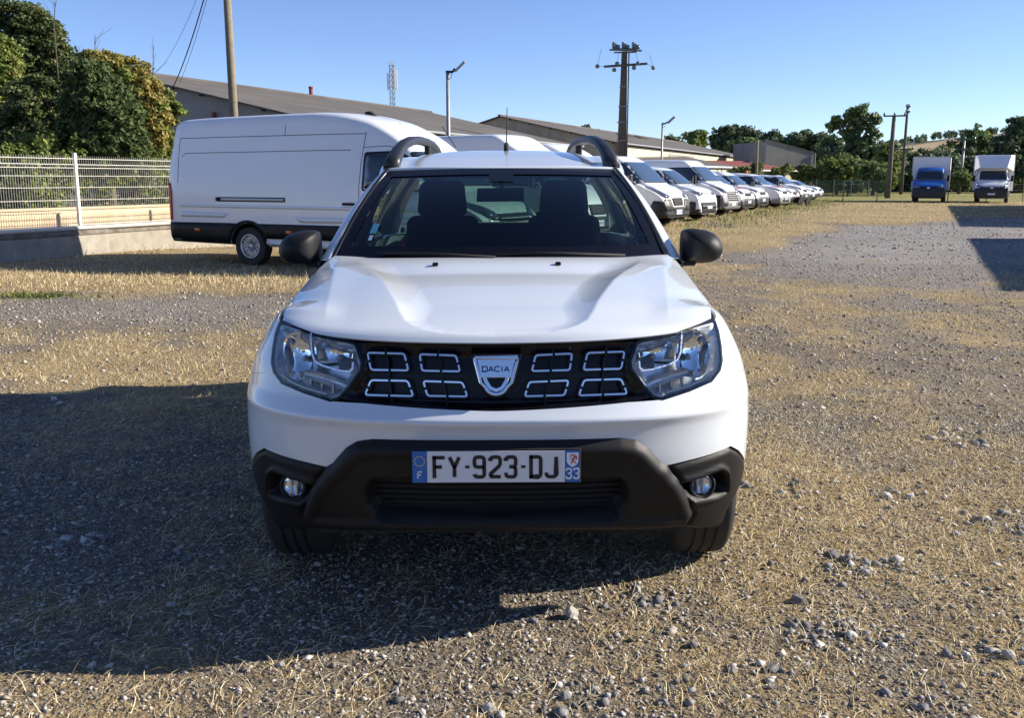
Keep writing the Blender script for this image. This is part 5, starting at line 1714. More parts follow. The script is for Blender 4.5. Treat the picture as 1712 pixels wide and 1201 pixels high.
# ---- hill with stubble fields on the skyline
hx = np.linspace(60, 900, 90); hy = np.linspace(420, 1500, 60)
HX, HY = np.meshgrid(hx, hy)
CRX, CRZ = [.06, .2, .36, .44, .52, 1.0], [10, 18, 29, 39, 44, 52]
crest = np.interp(HX / 900, CRX, CRZ)
HZ = crest * sstep(HY, 430, 880) + 4 * (fbm(HX / 90, HY / 120, 2) - .5) * sstep(HY, 430, 700) - 6 * sstep(HY, 900, 1500)
idx = np.arange(HX.size).reshape(HX.shape)
Fh = np.stack([idx[:-1, :-1], idx[:-1, 1:], idx[1:, 1:], idx[1:, :-1]], -1).reshape(-1, 4)
hme = fast_mesh('hill', np.stack([HX, HY, HZ - .5], -1).reshape(-1, 3), Fh)
M_FIELD = mat('stubble', (.36, .26, .13), .95, var=.18, vscale=.02)
M_FIELD2 = mat('pale_stubble', (.30, .24, .15), .95, var=.15, vscale=.03)
M_WOOD = mat('hill_green', (.05, .07, .03), .95, var=.3, vscale=.05)
for m_ in (M_WOOD, M_FIELD, M_FIELD2): hme.materials.append(m_)
cx = HX[:-1, :-1].ravel(); cy = HY[:-1, :-1].ravel()
ang = cx / cy
mi = np.where((cy > 590) & (cy < 860) & (ang > .37) & (ang < .475), 1, np.where((cy > 560) & (cy < 830) & (ang >= .48) & (ang < .60), 2, 0))
hme.polygons.foreach_set('material_index', mi.astype(np.int32))
structure(obj_from('hill', hme, None, smooth=True))
n = 9000
xs = RNG.uniform(150, 800, 700); ys = np.where(RNG.random(700) < .6, 880 + RNG.normal(0, 22, 700), np.where(RNG.random(700) < .5, 600, 740) + RNG.normal(0, 14, 700))
keep = (ys > 850) | (fbm(xs / 40, ys / 40, 6) > .56)
xs, ys = xs[keep], ys[keep]
zs = np.interp(xs / 900, CRX, CRZ) * sstep(ys, 430, 880)
C = np.stack([xs, ys, zs + 1.5 + 2.5 * RNG.random(len(xs))], 1)
V, F = leaf_cloud(C, np.full((len(xs), 3), 3.0), n * 2, 1.5)
stuff(obj_from('far_wood', fast_mesh('far_wood', V, F), M_LF_FARD))

# ---- the trees behind the photographer that the chrome and the lamps mirror
for x, y, h, r, lab in ((-22, -28, 8.0, 4.4, 'tallest of the leafy trees behind the photographer, furthest left'), (-11, -31, 6.5, 3.6, 'leafy tree behind the photographer, second from the left'), (2.0, -33, 7.0, 3.8, 'leafy tree straight behind the photographer'), (15, -30, 6.5, 3.6, 'leafy tree behind the photographer, furthest right')):
    tree('roadside_tree', lab, 'tree', (x, y, 0), [(0, 0, h * .62, r, r, h * .33), (r * .4, 0, h * .45, r * .8, r * .8, h * .28), (-r * .5, .3, h * .42, r * .7, r * .7, h * .25)], [(M_LF_OLIVE, 1.0)], .30, 5000, 160, .6, .22, 'trees behind the photographer')
# ================================================================== vehicles
M_BLUE = mat('blue_van_paint', (.012, .11, .42), .35, 0, .6)
M_BOX = mat('white_box_panel', (.72, .73, .76), .45, var=.03, vscale=1.5)
M_GREYV = mat('grey_bumper', (.022, .022, .025), .5)
M_LAMPV = mat('clear_headlamp', (.16, .18, .22), .10, .55, 1.0)
M_SEAM = mat('panel_gap', (.10, .105, .12), .8)

def ring_pts(zb, w, wt, zt, belt, r, crown):
    belt = min(belt, zt - .10); r = min(r, max(.03, (zt - belt) * .8))
    half = [(0, zb), (.5 * w, zb), (.92 * w, zb), (.985 * w, zb + .05), (w, zb + .18), (w * 1.0, (zb + .18 + belt) / 2), (w * .998, belt),
            (w * .55 + wt * .45 + .012, belt * .5 + (zt - r) * .5), (wt, zt - r), (wt - r * .12, zt - r * .45), (wt - r * .42, zt - r * .12), (wt - r, zt + crown * .15), (.5 * wt, zt + crown * .8), (0, zt + crown)]
    return half + [(-x, z) for x, z in reversed(half[1:-1])]

def loft_body(sp):
    ys = sp['ys']
    f = {k: hermite(*zip(*sp[k])) for k in ('top', 'w', 'wt', 'zb')}
    rings = []
    for y in ys:
        rings.append([(x, y, z) for x, z in ring_pts(float(f['zb'](y)), float(f['w'](y)), float(f['wt'](y)), float(f['top'](y)), sp.get('belt', 1.25), sp.get('r', .14), sp.get('crown', .03))])
    n = len(rings[0]); V = [p for r_ in rings for p in r_]
    F = [(i * n + k, (i + 1) * n + k, (i + 1) * n + (k + 1) % n, i * n + (k + 1) % n) for i in range(len(rings) - 1) for k in range(n)]
    F.append(tuple(range(n))); F.append(tuple((len(rings) - 1) * n + k for k in reversed(range(n))))
    return V, F

def ystations(L, nose=2.6):
    a = list(np.concatenate([[0, .015, .04, .08, .13, .2], np.arange(.3, nose, .1), np.arange(nose, L - .25, .35)]))
    return a + [L - .2, L - .1, L - .04, L]

class Vehicle:
    def __init__(s, name, label, cat, spec, loc, rz, group=None, paint=None):
        s.root = thing(name, label, cat, loc, rz, group); s.sp = spec
        V, F = loft_body(spec)
        bm = bmesh.new(); vs = [bm.verts.new(v) for v in V]
        for f in F: bm.faces.new([vs[i] for i in f])
        bmesh.ops.recalc_face_normals(bm, faces=bm.faces)
        s.bvh = BVHTree.FromBMesh(bm)
        me = bpy.data.meshes.new('body'); bm.to_mesh(me); bm.free()
        paint = paint or M_VANW
        me.materials.append(paint); me.materials.append(M_DARK)
        body_ = bpy.data.objects.new('body', me); COL.objects.link(body_)
        # wheel arches cut out of the body
        cm = MB()
        for wy, wr in spec['wheels']:
            for sd in (-1, 1):
                cm.cyl((sd * .55, wy, wr), (sd * 1.5, wy, wr), wr * 1.17, wr * 1.17, 28)
        cme = bpy.data.meshes.new('cutter'); cme.from_pydata([tuple(p) for p in cm.v], [], cm.f)
        bm = bmesh.new(); bm.from_mesh(cme); bmesh.ops.recalc_face_normals(bm, faces=bm.faces); bm.to_mesh(cme); bm.free()
        co = bpy.data.objects.new('cutter', cme); COL.objects.link(co)
        mo = body_.modifiers.new('arches', 'BOOLEAN'); mo.object = co; mo.operation = 'DIFFERENCE'; mo.solver = 'EXACT'
        dg = bpy.context.evaluated_depsgraph_get()
        new = bpy.data.meshes.new_from_object(body_.evaluated_get(dg))
        body_.modifiers.clear(); bpy.data.objects.remove(co)
        body_.data = new; new.name = 'body'
        new.materials.clear(); new.materials.append(paint); new.materials.append(M_DARK)
        for p in new.polygons:
            p.material_index = 0
            for wy, wr in spec['wheels']:
                c = p.center
                if math.hypot(c.y - wy, c.z - wr) < wr * 1.19 and abs(p.normal.x) < .9 and abs(c.x) < 1.2 and abs(c.x) > .5:
                    p.material_index = 1
                if c.z < .37 and p.normal.z < .2 and abs(c.x) < 2: p.material_index = 1
                if abs(abs(c.x) - .55) < .02 and math.hypot(c.y - wy, c.z - wr) < wr * 1.19: p.material_index = 1
            p.use_smooth = True
        new.set_sharp_from_angle(angle=R(38))
        body_.parent = s.root; s.body = body_
    def cast(s, pts, axis):
        out = []
        for a, b in pts:
            if axis == 'front': o, d = Vector((a, -1, b)), Vector((0, 1, 0))
            elif axis == 'left': o, d = Vector((-3, a, b)), Vector((1, 0, 0))
            elif axis == 'right': o, d = Vector((3, a, b)), Vector((-1, 0, 0))
            elif axis == 'rear': o, d = Vector((a, 12, b)), Vector((0, -1, 0))
            else: o, d = Vector((a, b, 6)), Vector((0, 0, -1))
            h = s.bvh.ray_cast(o, d)
            out.append((h[0], h[1], d) if h[0] is not None else None)
        return out
    def decal(s, name, poly, axis, m, off=.006, sp=.12, parent=None, rnd=0.0):
        if axis == 'front' and m is not M_RED: sp = min(sp, .055); off = max(off, .010)
        elif off > .004: sp = min(sp, .09)
        if rnd: poly = rounded(poly, rnd, 4)
        V, F = cdt(poly, sp)
        hits = s.cast([tuple(v) for v in V], axis)
        bm = bmesh.new(); bv = []
        for h in hits:
            if h is None: bv.append(None)
            else:
                n = h[1] if h[1].dot(h[2]) < 0 else -h[1]
                bv.append(bm.verts.new(h[0] + n * off * .7 - h[2] * off * .5))
        for f in F:
            if all(bv[i] is not None for i in f):
                try: bm.faces.new([bv[i] for i in f])
                except ValueError: pass
        if not bm.faces: bm.free(); return None
        bmesh.ops.recalc_face_normals(bm, faces=bm.faces)
        d = next(h for h in hits if h)[2]
        if sum((f.normal.dot(d)) for f in bm.faces) > 0: bmesh.ops.reverse_faces(bm, faces=bm.faces)
        ge = bmesh.ops.extrude_face_region(bm, geom=[e for e in bm.edges if e.is_boundary]) if False else None
        for f in bm.faces: f.smooth = True
        # thin edge going back into the body
        for e in [e for e in bm.edges if e.is_boundary]:
            a, b = e.verts
            l = e.link_loops[0]; a, b = l.vert, l.link_loop_next.vert
            a2 = bm.verts.new(a.co + d * (off + .012)); b2 = bm.verts.new(b.co + d * (off + .012))
            bm.faces.new([b, a, a2, b2])
        me = bpy.data.meshes.new(name); bm.to_mesh(me); bm.free()
        return obj_from(name, me, m, parent or s.root)
    def both(s, name, poly, m, **k):
        s.decal(name, poly, 'left', m, **k); s.decal(name, poly, 'right', m, **k)
    def front2(s, name, poly, m, **k):
        s.decal(name, poly, 'front', m, **k); s.decal(name, [(-a, b) for a, b in reversed(poly)], 'front', m, **k)
    def line(s, pts, axis, w=.014, name='panel_gap'):
        poly = []
        P = [Vector(p) for p in pts]; L = []; Rr = []
        for i, p in enumerate(P):
            d = (P[min(i + 1, len(P) - 1)] - P[max(0, i - 1)]).normalized(); n = Vector((-d.y, d.x)) * w / 2
            L.append(tuple(p + n)); Rr.append(tuple(p - n))
        s.decal(name, L + list(reversed(Rr)), axis, M_SEAM, off=.002, sp=.25)
    def wheels(s, tread=None, spokes=8):
        for wy, wr in s.sp['wheels']:
            for sd in (-1, 1):
                w = float(hermite(*zip(*s.sp['w']))(wy)) - .13
                make_wheel(s.root, w * sd, wy, wr - .01, wr, .21, sd, spokes)
    def mirror(s, y, z, x, tall=.30, two=False, m=None):
        for sd in (-1, 1):
            mb = MB(); mb.box((sd * (x + .13), y, z + .05), (.16, .10, tall)); mb.box((sd * (x + .02), y + .02, z - .08), (.14, .07, .06))
            o = mb.build('wing_mirror', m or M_GREYV, s.root, bevel=.03, seg=2)
            mb = MB(); mb.box((sd * (x + .13), y + .052, z + .05), (.12, .006, tall * .8)); mb.build('mirror_glass', M_CHROME, o)
    def plate(s, z, w=.5, h=.105, m=None):
        hit = s.cast([(0, z)], 'front')[0]
        if hit:
            mb = MB(); mb.box((0, hit[0].y - .032, z), (w, .02, h)); pl = mb.build('number_plate', M_PLATEW, s.root)
            for sd in (-1, 1):
                mb = MB(); mb.box((sd * (w / 2 - .022), hit[0].y - .0435, z), (.042, .004, h)); mb.build('plate_band', M_PLATEB, pl)
    def bars(s, z0, z1, n, hw, m, name='grille_slat'):
        for k in range(n):
            z = lerp(z0, z1, (k + .5) / n)
            s.decal(name, [(-hw, z - .012), (hw, z - .012), (hw, z + .012), (-hw, z + .012)], 'front', m, off=.016, sp=.2)

def big_van_spec(L, zr, w=1.02, hoodz=1.10, scr0=(.95, 1.36), scr1=(1.85, 2.08), wheels=None):
    """large panel van; roof height zr, windscreen from scr0 to scr1 (y, z)"""
    return dict(ys=ystations(L, 3.2), belt=1.30, r=.16, crown=.03,
        top=[(0, .62), (.04, .78), (.12, hoodz - .13), (.26, hoodz), (scr0[0] * .65, (hoodz + scr0[1]) / 2 + .02), scr0, ((scr0[0] + scr1[0]) / 2, (scr0[1] + scr1[1]) / 2 + .02), scr1, (scr1[0] + .35, min(zr, scr1[1] + .24) - .02), (scr1[0] + .9, zr - .01), (scr1[0] + 1.5, zr), (L - .25, zr), (L, zr - .06)],
        w=[(0, .80), (.05, .88), (.16, .96), (.45, w), (L - .2, w), (L, w - .03)],
        wt=[(0, .72), (.3, .80), (scr0[0], .83), (scr1[0], .80), (scr1[0] + .9, .86), (L - .2, .88), (L, .86)],
        zb=[(0, .30), (.3, .26), (1.6, .30), (L, .38)], wheels=wheels or [(.95, .345), (L - 1.05, .345)])
def mid_van_spec(L, zr, w=.94, hoodz=1.05, scr0=(.95, 1.22), scr1=(1.75, 1.82), wheels=None, end=None):
    return dict(ys=ystations(L, 3.0), belt=1.10, r=.16, crown=.035,
        top=[(0, .55), (.04, .74), (.12, hoodz - .12), (.28, hoodz), (scr0[0] * .7, (hoodz + scr0[1]) / 2 + .02), scr0, ((scr0[0] + scr1[0]) / 2, (scr0[1] + scr1[1]) / 2 + .03), scr1, (scr1[0] + .4, zr - .03), (scr1[0] + .9, zr), (L - .5, zr - .02), (L, (zr - .10) if end is None else end)],
        w=[(0, .72), (.05, .80), (.16, .87), (.45, w), (L - .3, w), (L, w - .06)],
        wt=[(0, .60), (.3, .68), (scr0[0], .72), (scr1[0], .66), (scr1[0] + .9, .70), (L - .2, .72), (L, .68)],
        zb=[(0, .25), (.3, .22), (1.6, .24), (L, .34)], wheels=wheels or [(.86, .325), (L - .85, .325)])

def dress(v, kind):
    """lamps, glass, bumper and the rest of one van or car"""
    sp = v.sp; zr = max(p[1] for p in sp['top'])
    s0, s1 = sp['scr']
    hw0, hw1 = sp['scrw']
    wv = max(p[1] for p in sp['w'])
    # glass
    ws = v.decal('windscreen', [(-hw0, s0[1] + .05), (hw0, s0[1] + .05), (hw1, s1[1] - .03), (-hw1, s1[1] - .03)], 'front', M_VSCREEN, rnd=.06, sp=.1)
    b = sp['belt'] + .02
    y0, y1 = s0[0] + .22, sp['door']
    v.both('side_window', [(y0, b + .02), (y1, b), (y1, s1[1] - .06), (s1[0] + .02, s1[1] - .05), (y0 + (s1[0] - y0) * .45, lerp(b, s1[1], .52))], M_VGLASS, rnd=.05, sp=.12)
    v.both('door_seam', [(y1 + .07, .5), (y1 + .084, .5), (y1 + .084, s1[1]), (y1 + .07, s1[1])], M_SEAM, off=.002, sp=.3)
    v.both('door_handle', [(y1 - .16, b - .16), (y1 + .02, b - .16), (y1 + .02, b - .12), (y1 - .16, b - .12)], M_GREYV, off=.02, sp=.2)
    if sp.get('rearglass'):
        for a, c in sp['rearglass']:
            v.both('rear_side_window', [(a, b), (c, b), (c - .02, s1[1] - .02), (a, s1[1] - .03)], M_VGLASS, rnd=.05, sp=.15)
    v.mirror(s0[0] + .42, b + .10, wv - .04, sp.get('mir', .22), m=sp.get('mirm'))
    v.plate(sp.get('platez', .48))
    v.wheels()
    # wipers
    hit = v.cast([(-.55, s0[1] + .07), (0, s0[1] + .06), (.5, s0[1] + .07)], 'front')
    if all(hit):
        mb = MB(); mb.tube([h[0] + Vector((0, -.015, .012)) for h in hit], .012, 5); mb.build('wiper', M_DARK, v.root)

def mk(kind, label, loc, rz, **kw):
    g = 'white vans and cars parked in the row'
    if kind == 'boxer':
        L = kw.get('L', 5.4); zr = kw.get('zr', 2.22)
        sp = big_van_spec(L, zr, scr0=(.74, 1.32), scr1=(1.62, 2.06)); sp.update(scr=((.74, 1.32), (1.62, 2.06)), scrw=(.88, .76), door=2.40, mir=.34)
        v = Vehicle('panel_van', label, 'van', sp, loc, rz, g)
        dress(v, kind)
        v.front2('headlight', [(.42, .96), (.70, 1.06), (.90, 1.26), (.955, 1.12), (.88, .96), (.64, .88)], M_LAMPV, rnd=.03, sp=.08)
        v.decal('grille', [(-.34, .66), (.34, .66), (.37, .90), (-.37, .90)], 'front', M_DARK, rnd=.04)
        v.bars(.68, .88, 5, .30, M_GREYV)
        v.decal('front_bumper', [(-1.0, .315), (1.0, .315), (1.0, .74), (.80, .86), (.50, .86), (.42, .62), (-.42, .62), (-.50, .86), (-.80, .86), (-1.0, .74)], 'front', M_GREYV, off=.018, rnd=.04, sp=.1)
        v.both('front_bumper', [(.12, .28), (.52, .28), (.50, .60), (.38, .82), (.12, .80)], M_GREYV, off=.016, rnd=.03)
        v.front2('fog_recess', [(.46, .50), (.84, .50), (.90, .66), (.52, .64)], M_DARK, off=.024, rnd=.03)
        v.decal('lower_intake', [(-.42, .50), (.42, .50), (.42, .60), (-.42, .60)], 'front', M_DARK, off=.024)
        v.plate(.44)
        v.both('side_moulding', [(1.5, .62), (L - 1.6, .62), (L - 1.6, .74), (1.5, .74)], M_GREYV, off=.014, sp=.3)
    elif kind == 'scudo':
        L = 4.6; zr = 1.93
        sp = mid_van_spec(L, zr, .95, 1.10, (.88, 1.26), (1.78, 1.84)); sp.update(scr=((.88, 1.26), (1.78, 1.84)), scrw=(.78, .64), door=2.5)
        v = Vehicle('compact_van', label, 'van', sp, loc, rz, g); dress(v, kind)
        v.front2('headlight', [(.42, .93), (.66, .89), (.86, .95), (.92, 1.07), (.70, 1.06), (.46, 1.0)], M_LAMPV, rnd=.03, sp=.08)
        v.front2('lamp_bezel', [(.40, .93), (.46, .925), (.48, 1.01), (.40, 1.0)], M_DARK, off=.009)
        v.decal('hood_edge', [(-.42, .985), (.42, .985), (.42, 1.01), (-.42, 1.01)], 'front', M_GREYV)
        v.decal('lower_lip', [(-.80, .265), (.80, .265), (.86, .36), (-.86, .36)], 'front', M_GREYV, off=.012)
        v.decal('grille', [(-.60, .28), (.60, .28), (.66, .66), (-.66, .66)], 'front', M_DARK, off=.016, rnd=.05)
        v.bars(.32, .64, 6, .56, M_GREYV)
        v.decal('bumper_bar', [(-.62, .46), (.62, .46), (.62, .56), (-.62, .56)], 'front', M_GREYV, off=.03, sp=.2)
        v.both('front_bumper', [(.14, .24), (.46, .24), (.46, .60), (.30, .70), (.14, .68)], M_GREYV, off=.014, rnd=.03)
    elif kind == 'trafic':
        L = 5.4; zr = 2.25
        sp = big_van_spec(L, zr, .98, 1.14, (.80, 1.36), (1.55, 2.02), [(.93, .335), (L - 1.0, .335)]); sp.update(scr=((.80, 1.36), (1.55, 2.02)), scrw=(.84, .74), door=2.5, mir=.34, mirm=M_DARK)
        v = Vehicle('panel_van', label, 'van', sp, loc, rz, g); dress(v, kind)
        v.front2('headlight', [(.44, .98), (.62, .90), (.88, 1.02), (.93, 1.20), (.88, 1.24), (.66, 1.12)], M_LAMPV, rnd=.03, sp=.08)
        v.front2('lamp_bezel', [(.56, .96), (.74, .99), (.78, 1.08), (.62, 1.05)], M_DARK, off=.010, rnd=.02)
        v.decal('grille', [(-.44, .62), (.44, .62), (.46, .98), (-.46, .98)], 'front', M_DARK, rnd=.03, off=.012)
        v.bars(.64, .96, 4, .44, M_SILV)
        v.decal('front_bumper', [(-.96, .315), (.96, .315), (.96, .84), (.80, .88), (.48, .86), (.48, .58), (-.48, .58), (-.48, .86), (-.80, .88), (-.96, .84)], 'front', mat('mid_grey_bumper', (.16, .16, .165), .5), off=.018, rnd=.04, sp=.1)
        v.both('front_bumper', [(.14, .28), (.5, .28), (.5, .66), (.34, .86), (.14, .86)], M_GREYV, off=.016, rnd=.03)
        v.front2('fog_recess', [(.52, .42), (.80, .42), (.84, .56), (.54, .56)], M_DARK, off=.026, rnd=.03)
    elif kind in ('partner', 'citadine'):
        van_ = kind == 'partner'
        L = 4.4 if van_ else 4.05; zr = kw.get('zr', 1.84 if van_ else 1.48)
        if van_:
            sp = mid_van_spec(L, zr, .92, 1.02, (1.0, 1.16), (1.75, 1.70)); sp.update(scr=((1.0, 1.16), (1.75, 1.70)), scrw=(.74, .62), door=2.45)
            if not kw.get('panel', True): sp['rearglass'] = [(2.62, 3.35)]
        else:
            sp = mid_van_spec(L, zr, .88, .90, (1.15, 1.02), (1.95, 1.38), [(.80, .31), (L - .75, .31)], 1.0); sp['belt'] = .95
            sp.update(scr=((1.15, 1.02), (1.95, 1.38)), scrw=(.70, .58), door=2.45, rearglass=[(2.58, 3.25)], mir=.16, platez=.42)
        v = Vehicle('compact_van' if van_ else 'small_car', label, 'van' if van_ else 'car', sp, loc, rz, g, kw.get('paint')); dress(v, kind)
        h = .10 if van_ else 0
        v.front2('headlight', [(.40, .76 + h), (.62, .74 + h), (.84, .86 + h), (.87, .94 + h), (.64, .90 + h), (.44, .82 + h)], M_LAMPV, rnd=.03, sp=.08)
        v.decal('grille', [(-.34, .64 + h), (.34, .64 + h), (.38, .78 + h), (-.38, .78 + h)], 'front', M_DARK, rnd=.03)
        v.decal('lower_bumper', [(-.84, .265), (.84, .265), (.84, .46 + h), (.55, .54 + h), (-.55, .54 + h), (-.84, .46 + h)], 'front', kw.get('bump', M_GREYV), off=.016, rnd=.04, sp=.12)
        v.decal('lower_intake', [(-.5, .32), (.5, .32), (.52, .44), (-.52, .44)], 'front', M_DARK, off=.022)
        v.both('front_bumper', [(.14, .24), (.44, .24), (.44, .46), (.14, .50)], kw.get('bump', M_GREYV), off=.014, rnd=.02)
        v.plate(.50 if van_ else .46)
        if kw.get('stripes'):
            for k in range(-4, 5):
                x = k * .17 + .02
                v.decal('warning_stripe', [(x - .05, .86 + h), (x + .03, .86 + h), (x + .09, .93 + h), (x + .01, .93 + h)] if False else [(x - .045, .30), (x + .035, .30), (x + .075, .62), (x - .005, .62)], 'top', M_RED, off=.003, sp=.15)
        if kw.get('rack'):
            for yy in (1.95, 2.75, 3.55):
                mb = MB(); mb.tube([(-.66, yy, zr - .02), (-.66, yy, zr + .14), (.66, yy, zr + .14), (.66, yy, zr - .02)], .02, 6); mb.build('rack_bar', M_DARK, v.root)
            for sx in (-.60, -.2, .2, .6):
                mb = MB(); mb.tube([(sx, 1.85, zr + .17), (sx, 3.65, zr + .17)], .015, 6); mb.build('rack_rail', M_DARK, v.root)
        if kw.get('beacon'):
            mb = MB(); mb.lathe([(.001, .14), (.05, .13), (.07, .09), (.075, 0)], (0, 2.2, zr + .03), 'z', 12); mb.build('beacon', M_ORANGE, v.root, smooth=True)
        if kw.get('aerial'):
            mb = MB(); mb.tube([(0, 2.0, zr), (0, 2.35, zr + .35)], .008, 5); mb.build('aerial', M_DARK, v.root)
    return v

RZ = R(55)          # how the row stands, and the long van
RZL = R(62)
HD = np.array([math.sin(RZ), -math.cos(RZ)]); LX = np.array([math.cos(RZ), math.sin(RZ)])
def row_place(pxr, Y, hw=.95, gy=300):
    """nose centre of a parked van whose far front corner is seen at photo column pxr"""
    k = (pxr - 856) / FPX
    # far corner = c + LX*hw ; its column fixes X of the corner
    cy = Y + LX[1] * hw; cx = k * (cy * CT + CAM_H * ST)
    return (cx - LX[0] * hw, Y, 0.0)

mk('boxer', 'white panel van with grey bumper, nearest of the row right of the car windscreen', row_place(1155, 31.0, .98), RZ)
mk('scudo', 'low white van with slim dark headlights, second in the row on the right', row_place(1201, 35.5, .90), RZ)
mk('trafic', 'tall white van with open-looking dark side window, third in the row on the right', row_place(1239, 39.5, .94), RZ)
mk('partner', 'white van with red stripes on its bonnet, fourth in the row', row_place(1263, 43.5, .86), RZ, zr=1.88, stripes=True)
mk('partner', 'white van carrying a black roof rack, fifth in the row', row_place(1286, 47.5, .86), RZ, zr=1.86, rack=True)
mk('partner', 'white van with red striped bonnet and orange beacon, sixth in the row', row_place(1322, 51.0, .86), RZ, zr=1.78, stripes=True, beacon=True, bump=mat('pale_grey_bumper', (.25, .25, .26), .5))
mk('citadine', 'white small car showing between the beacon van and the next van', row_place(1337, 55.5, .82), RZ, zr=1.6)
mk('partner', 'white van with tall windscreen near the far end of the row', row_place(1354, 59.5, .86), RZ, zr=1.72, panel=False)
mk('citadine', 'white small car next to last in the far row', row_place(1365, 65.0, .82), RZ, zr=1.5)
mk('citadine', 'white small car at the far end of the row', row_place(1377, 70.5, .82), RZ, zr=1.48)
# two high vans behind the white car, only their roofs and fronts show over its roof and through its glass
mk('boxer', 'high white van whose sloping roof front shows above the car roof', (2.05, 22.9, 0), RZ, zr=2.55, L=5.9)
mk('boxer', 'high white van whose roof shows between the car roof rail and the pylon', (3.40, 27.0, 0), RZ, zr=2.48, L=5.9)

# ---- the long high van on the left ---------------------------------------------
L4 = 6.70
sp = big_van_spec(L4, 2.70, 1.03, 1.10, (.85, 1.36), (1.50, 2.03), [(1.02, .355), (L4 - 1.90, .355)])
sp['top'] = [(0, .60), (.04, .80), (.12, 1.0), (.28, 1.14), (.6, 1.27), (.85, 1.38), (1.20, 1.75), (1.50, 2.04), (1.95, 2.36), (2.45, 2.58), (3.0, 2.69), (3.6, 2.72), (5.2, 2.71), (6.45, 2.68), (6.62, 2.63), (6.70, 2.50)]
sp['wt'] = [(0, .72), (.3, .82), (.85, .86), (1.5, .80), (2.45, .78), (3.2, .84), (6.5, .86), (6.70, .80)]
sp['r'] = .20; sp['belt'] = 1.42
sp.update(scr=((.85, 1.38), (1.50, 2.03)), scrw=(.88, .78), door=2.35, mir=.36)
sp['ys'] = ystations(L4, 3.6)
BIG = Vehicle('long_panel_van', 'long white high-roofed van with black lower body parked across the left side', 'van', sp, (.09, 13.98, .145), RZL)
BIG.root.scale = (.9, .9, .855)
v = BIG
v.decal('windscreen', [(-.88, 1.45), (.88, 1.45), (.76, 2.02), (-.76, 2.02)], 'front', M_VGLASS, rnd=.06)
v.both('side_window', [(1.28, 1.44), (2.28, 1.40), (2.30, 1.98), (1.72, 2.0), (1.5, 1.86)], M_VGLASS, rnd=.05)
v.both('window_seal', [(1.22, 1.41), (2.32, 1.365), (2.345, 2.02), (1.71, 2.04), (1.46, 1.88)], M_DARK, off=.003, rnd=.05)
v.front2('headlight', [(.48, .96), (.70, .92), (.92, 1.05), (.96, 1.26), (.80, 1.16), (.56, 1.04)], M_LAMPV, rnd=.03)
v.decal('grille', [(-.46, .62), (.46, .62), (.52, 1.0), (-.52, 1.0)], 'front', M_DARK, rnd=.04)
v.bars(.66, .96, 4, .46, M_SILV)
v.decal('front_bumper', [(-1, .315), (1, .315), (1, .66), (-1, .66)], 'front', M_GREYV, off=.014, rnd=.03)
for ax in ('left', 'right'):
    rw = L4 - 1.90; rr = .355 * 1.17
    low = [(L4 - .02, .40), (L4 - .02, .755), (rw + rr + .10, .765)]
    ring = [(rw + (rr + .055) * math.cos(R(a)), .355 + (rr + .055) * math.sin(R(a))) for a in range(60, 121, 10)]
    inner = [(rw + (rr + .004) * math.cos(R(a)), .355 + (rr + .004) * math.sin(R(a))) for a in range(178, 1, -11)]
    v.decal('lower_cladding', low + ring + [(rw - rr - .10, .765), (1.5, .765), (1.5, .50), (rw - rr + .0, .50)] + [p for p in inner if p[1] > .42] + [(rw + rr + .02, .40)], ax, M_BLACK, off=.022, sp=.1)
    v.decal('sill_strip', [(1.5, .36), (rw - rr - .02, .36), (rw - rr - .03, .475), (1.5, .475)], ax, M_VANW, off=.012, sp=.2)
    v.decal('sliding_rail', [(3.95, 1.175), (5.45, 1.175), (5.45, 1.225), (3.95, 1.225)], ax, M_SILV, off=.012, sp=.3)
    v.decal('rail_slot', [(3.93, 1.158), (5.47, 1.158), (5.47, 1.242), (3.93, 1.242)], ax, M_DARK, off=.004, sp=.3)
    v.decal('rail_end', [(5.40, 1.165), (5.50, 1.165), (5.50, 1.235), (5.40, 1.235)], ax, M_DARK, off=.025, sp=.3)
    v.decal('door_handle', [(2.46, 1.12), (2.70, 1.12), (2.70, 1.165), (2.46, 1.165)], ax, M_DARK, off=.03, sp=.3, rnd=.015)
    for yy in (L4 - .72, 3.85):
        v.decal('side_marker', [(yy - .06, .60), (yy + .06, .60), (yy + .06, .655), (yy - .06, .655)], ax, M_ORANGE, off=.030, sp=.3)
    v.decal('tail_light', [(L4 - .085, .80), (L4 - .015, .80), (L4 - .015, 1.50), (L4 - .06, 1.50), (L4 - .10, 1.35)], ax, M_RED, off=.012, sp=.1)
    for pts in ([(2.38, .72), (2.38, 2.33)], [(L4 - .26, 2.33), (2.38, 2.335)], [(L4 - .26, 1.5), (L4 - .26, 2.33)], [(4.0, 2.34), (4.0, 2.66)],
                [(2.38, 2.10), (1.95, 2.12), (1.65, 2.06)], [(L4 - .34, 1.98), (L4 - .42, 2.05), (2.62, 2.06)], [(1.15, .72), (1.22, 1.40)], [(2.38, 2.335), (2.36, 2.50)]):
        v.line(pts, ax, .012)
    # pressed swage: a shallow raised panel along the flank
    v.decal('swage', [(1.3, .82), (3.6, .80), (3.75, .90), (1.3, .93)], ax, M_VANW, off=.006, sp=.2, rnd=.04)
    v.decal('swage', [(L4 - .30, .86), (L4 - 1.35, .86), (L4 - 1.5, .95), (L4 - .30, .97)], ax, M_VANW, off=.006, sp=.2, rnd=.03)
    v.decal('swage', [(1.2, 1.03), (L4 - .3, 1.05), (L4 - .3, 1.10), (1.2, 1.09)], ax, M_VANW, off=.012, sp=.25, rnd=.02)
v.wheels(spokes=8)
v.mirror(1.25, 1.46, .97, .30)
mb = MB(); mb.prism([(2.65, 2.62), (2.95, 2.70), (2.95, 2.76), (2.85, 2.77)], 'x', -.03, .03); mb.build('roof_aerial', M_DARK, v.root)
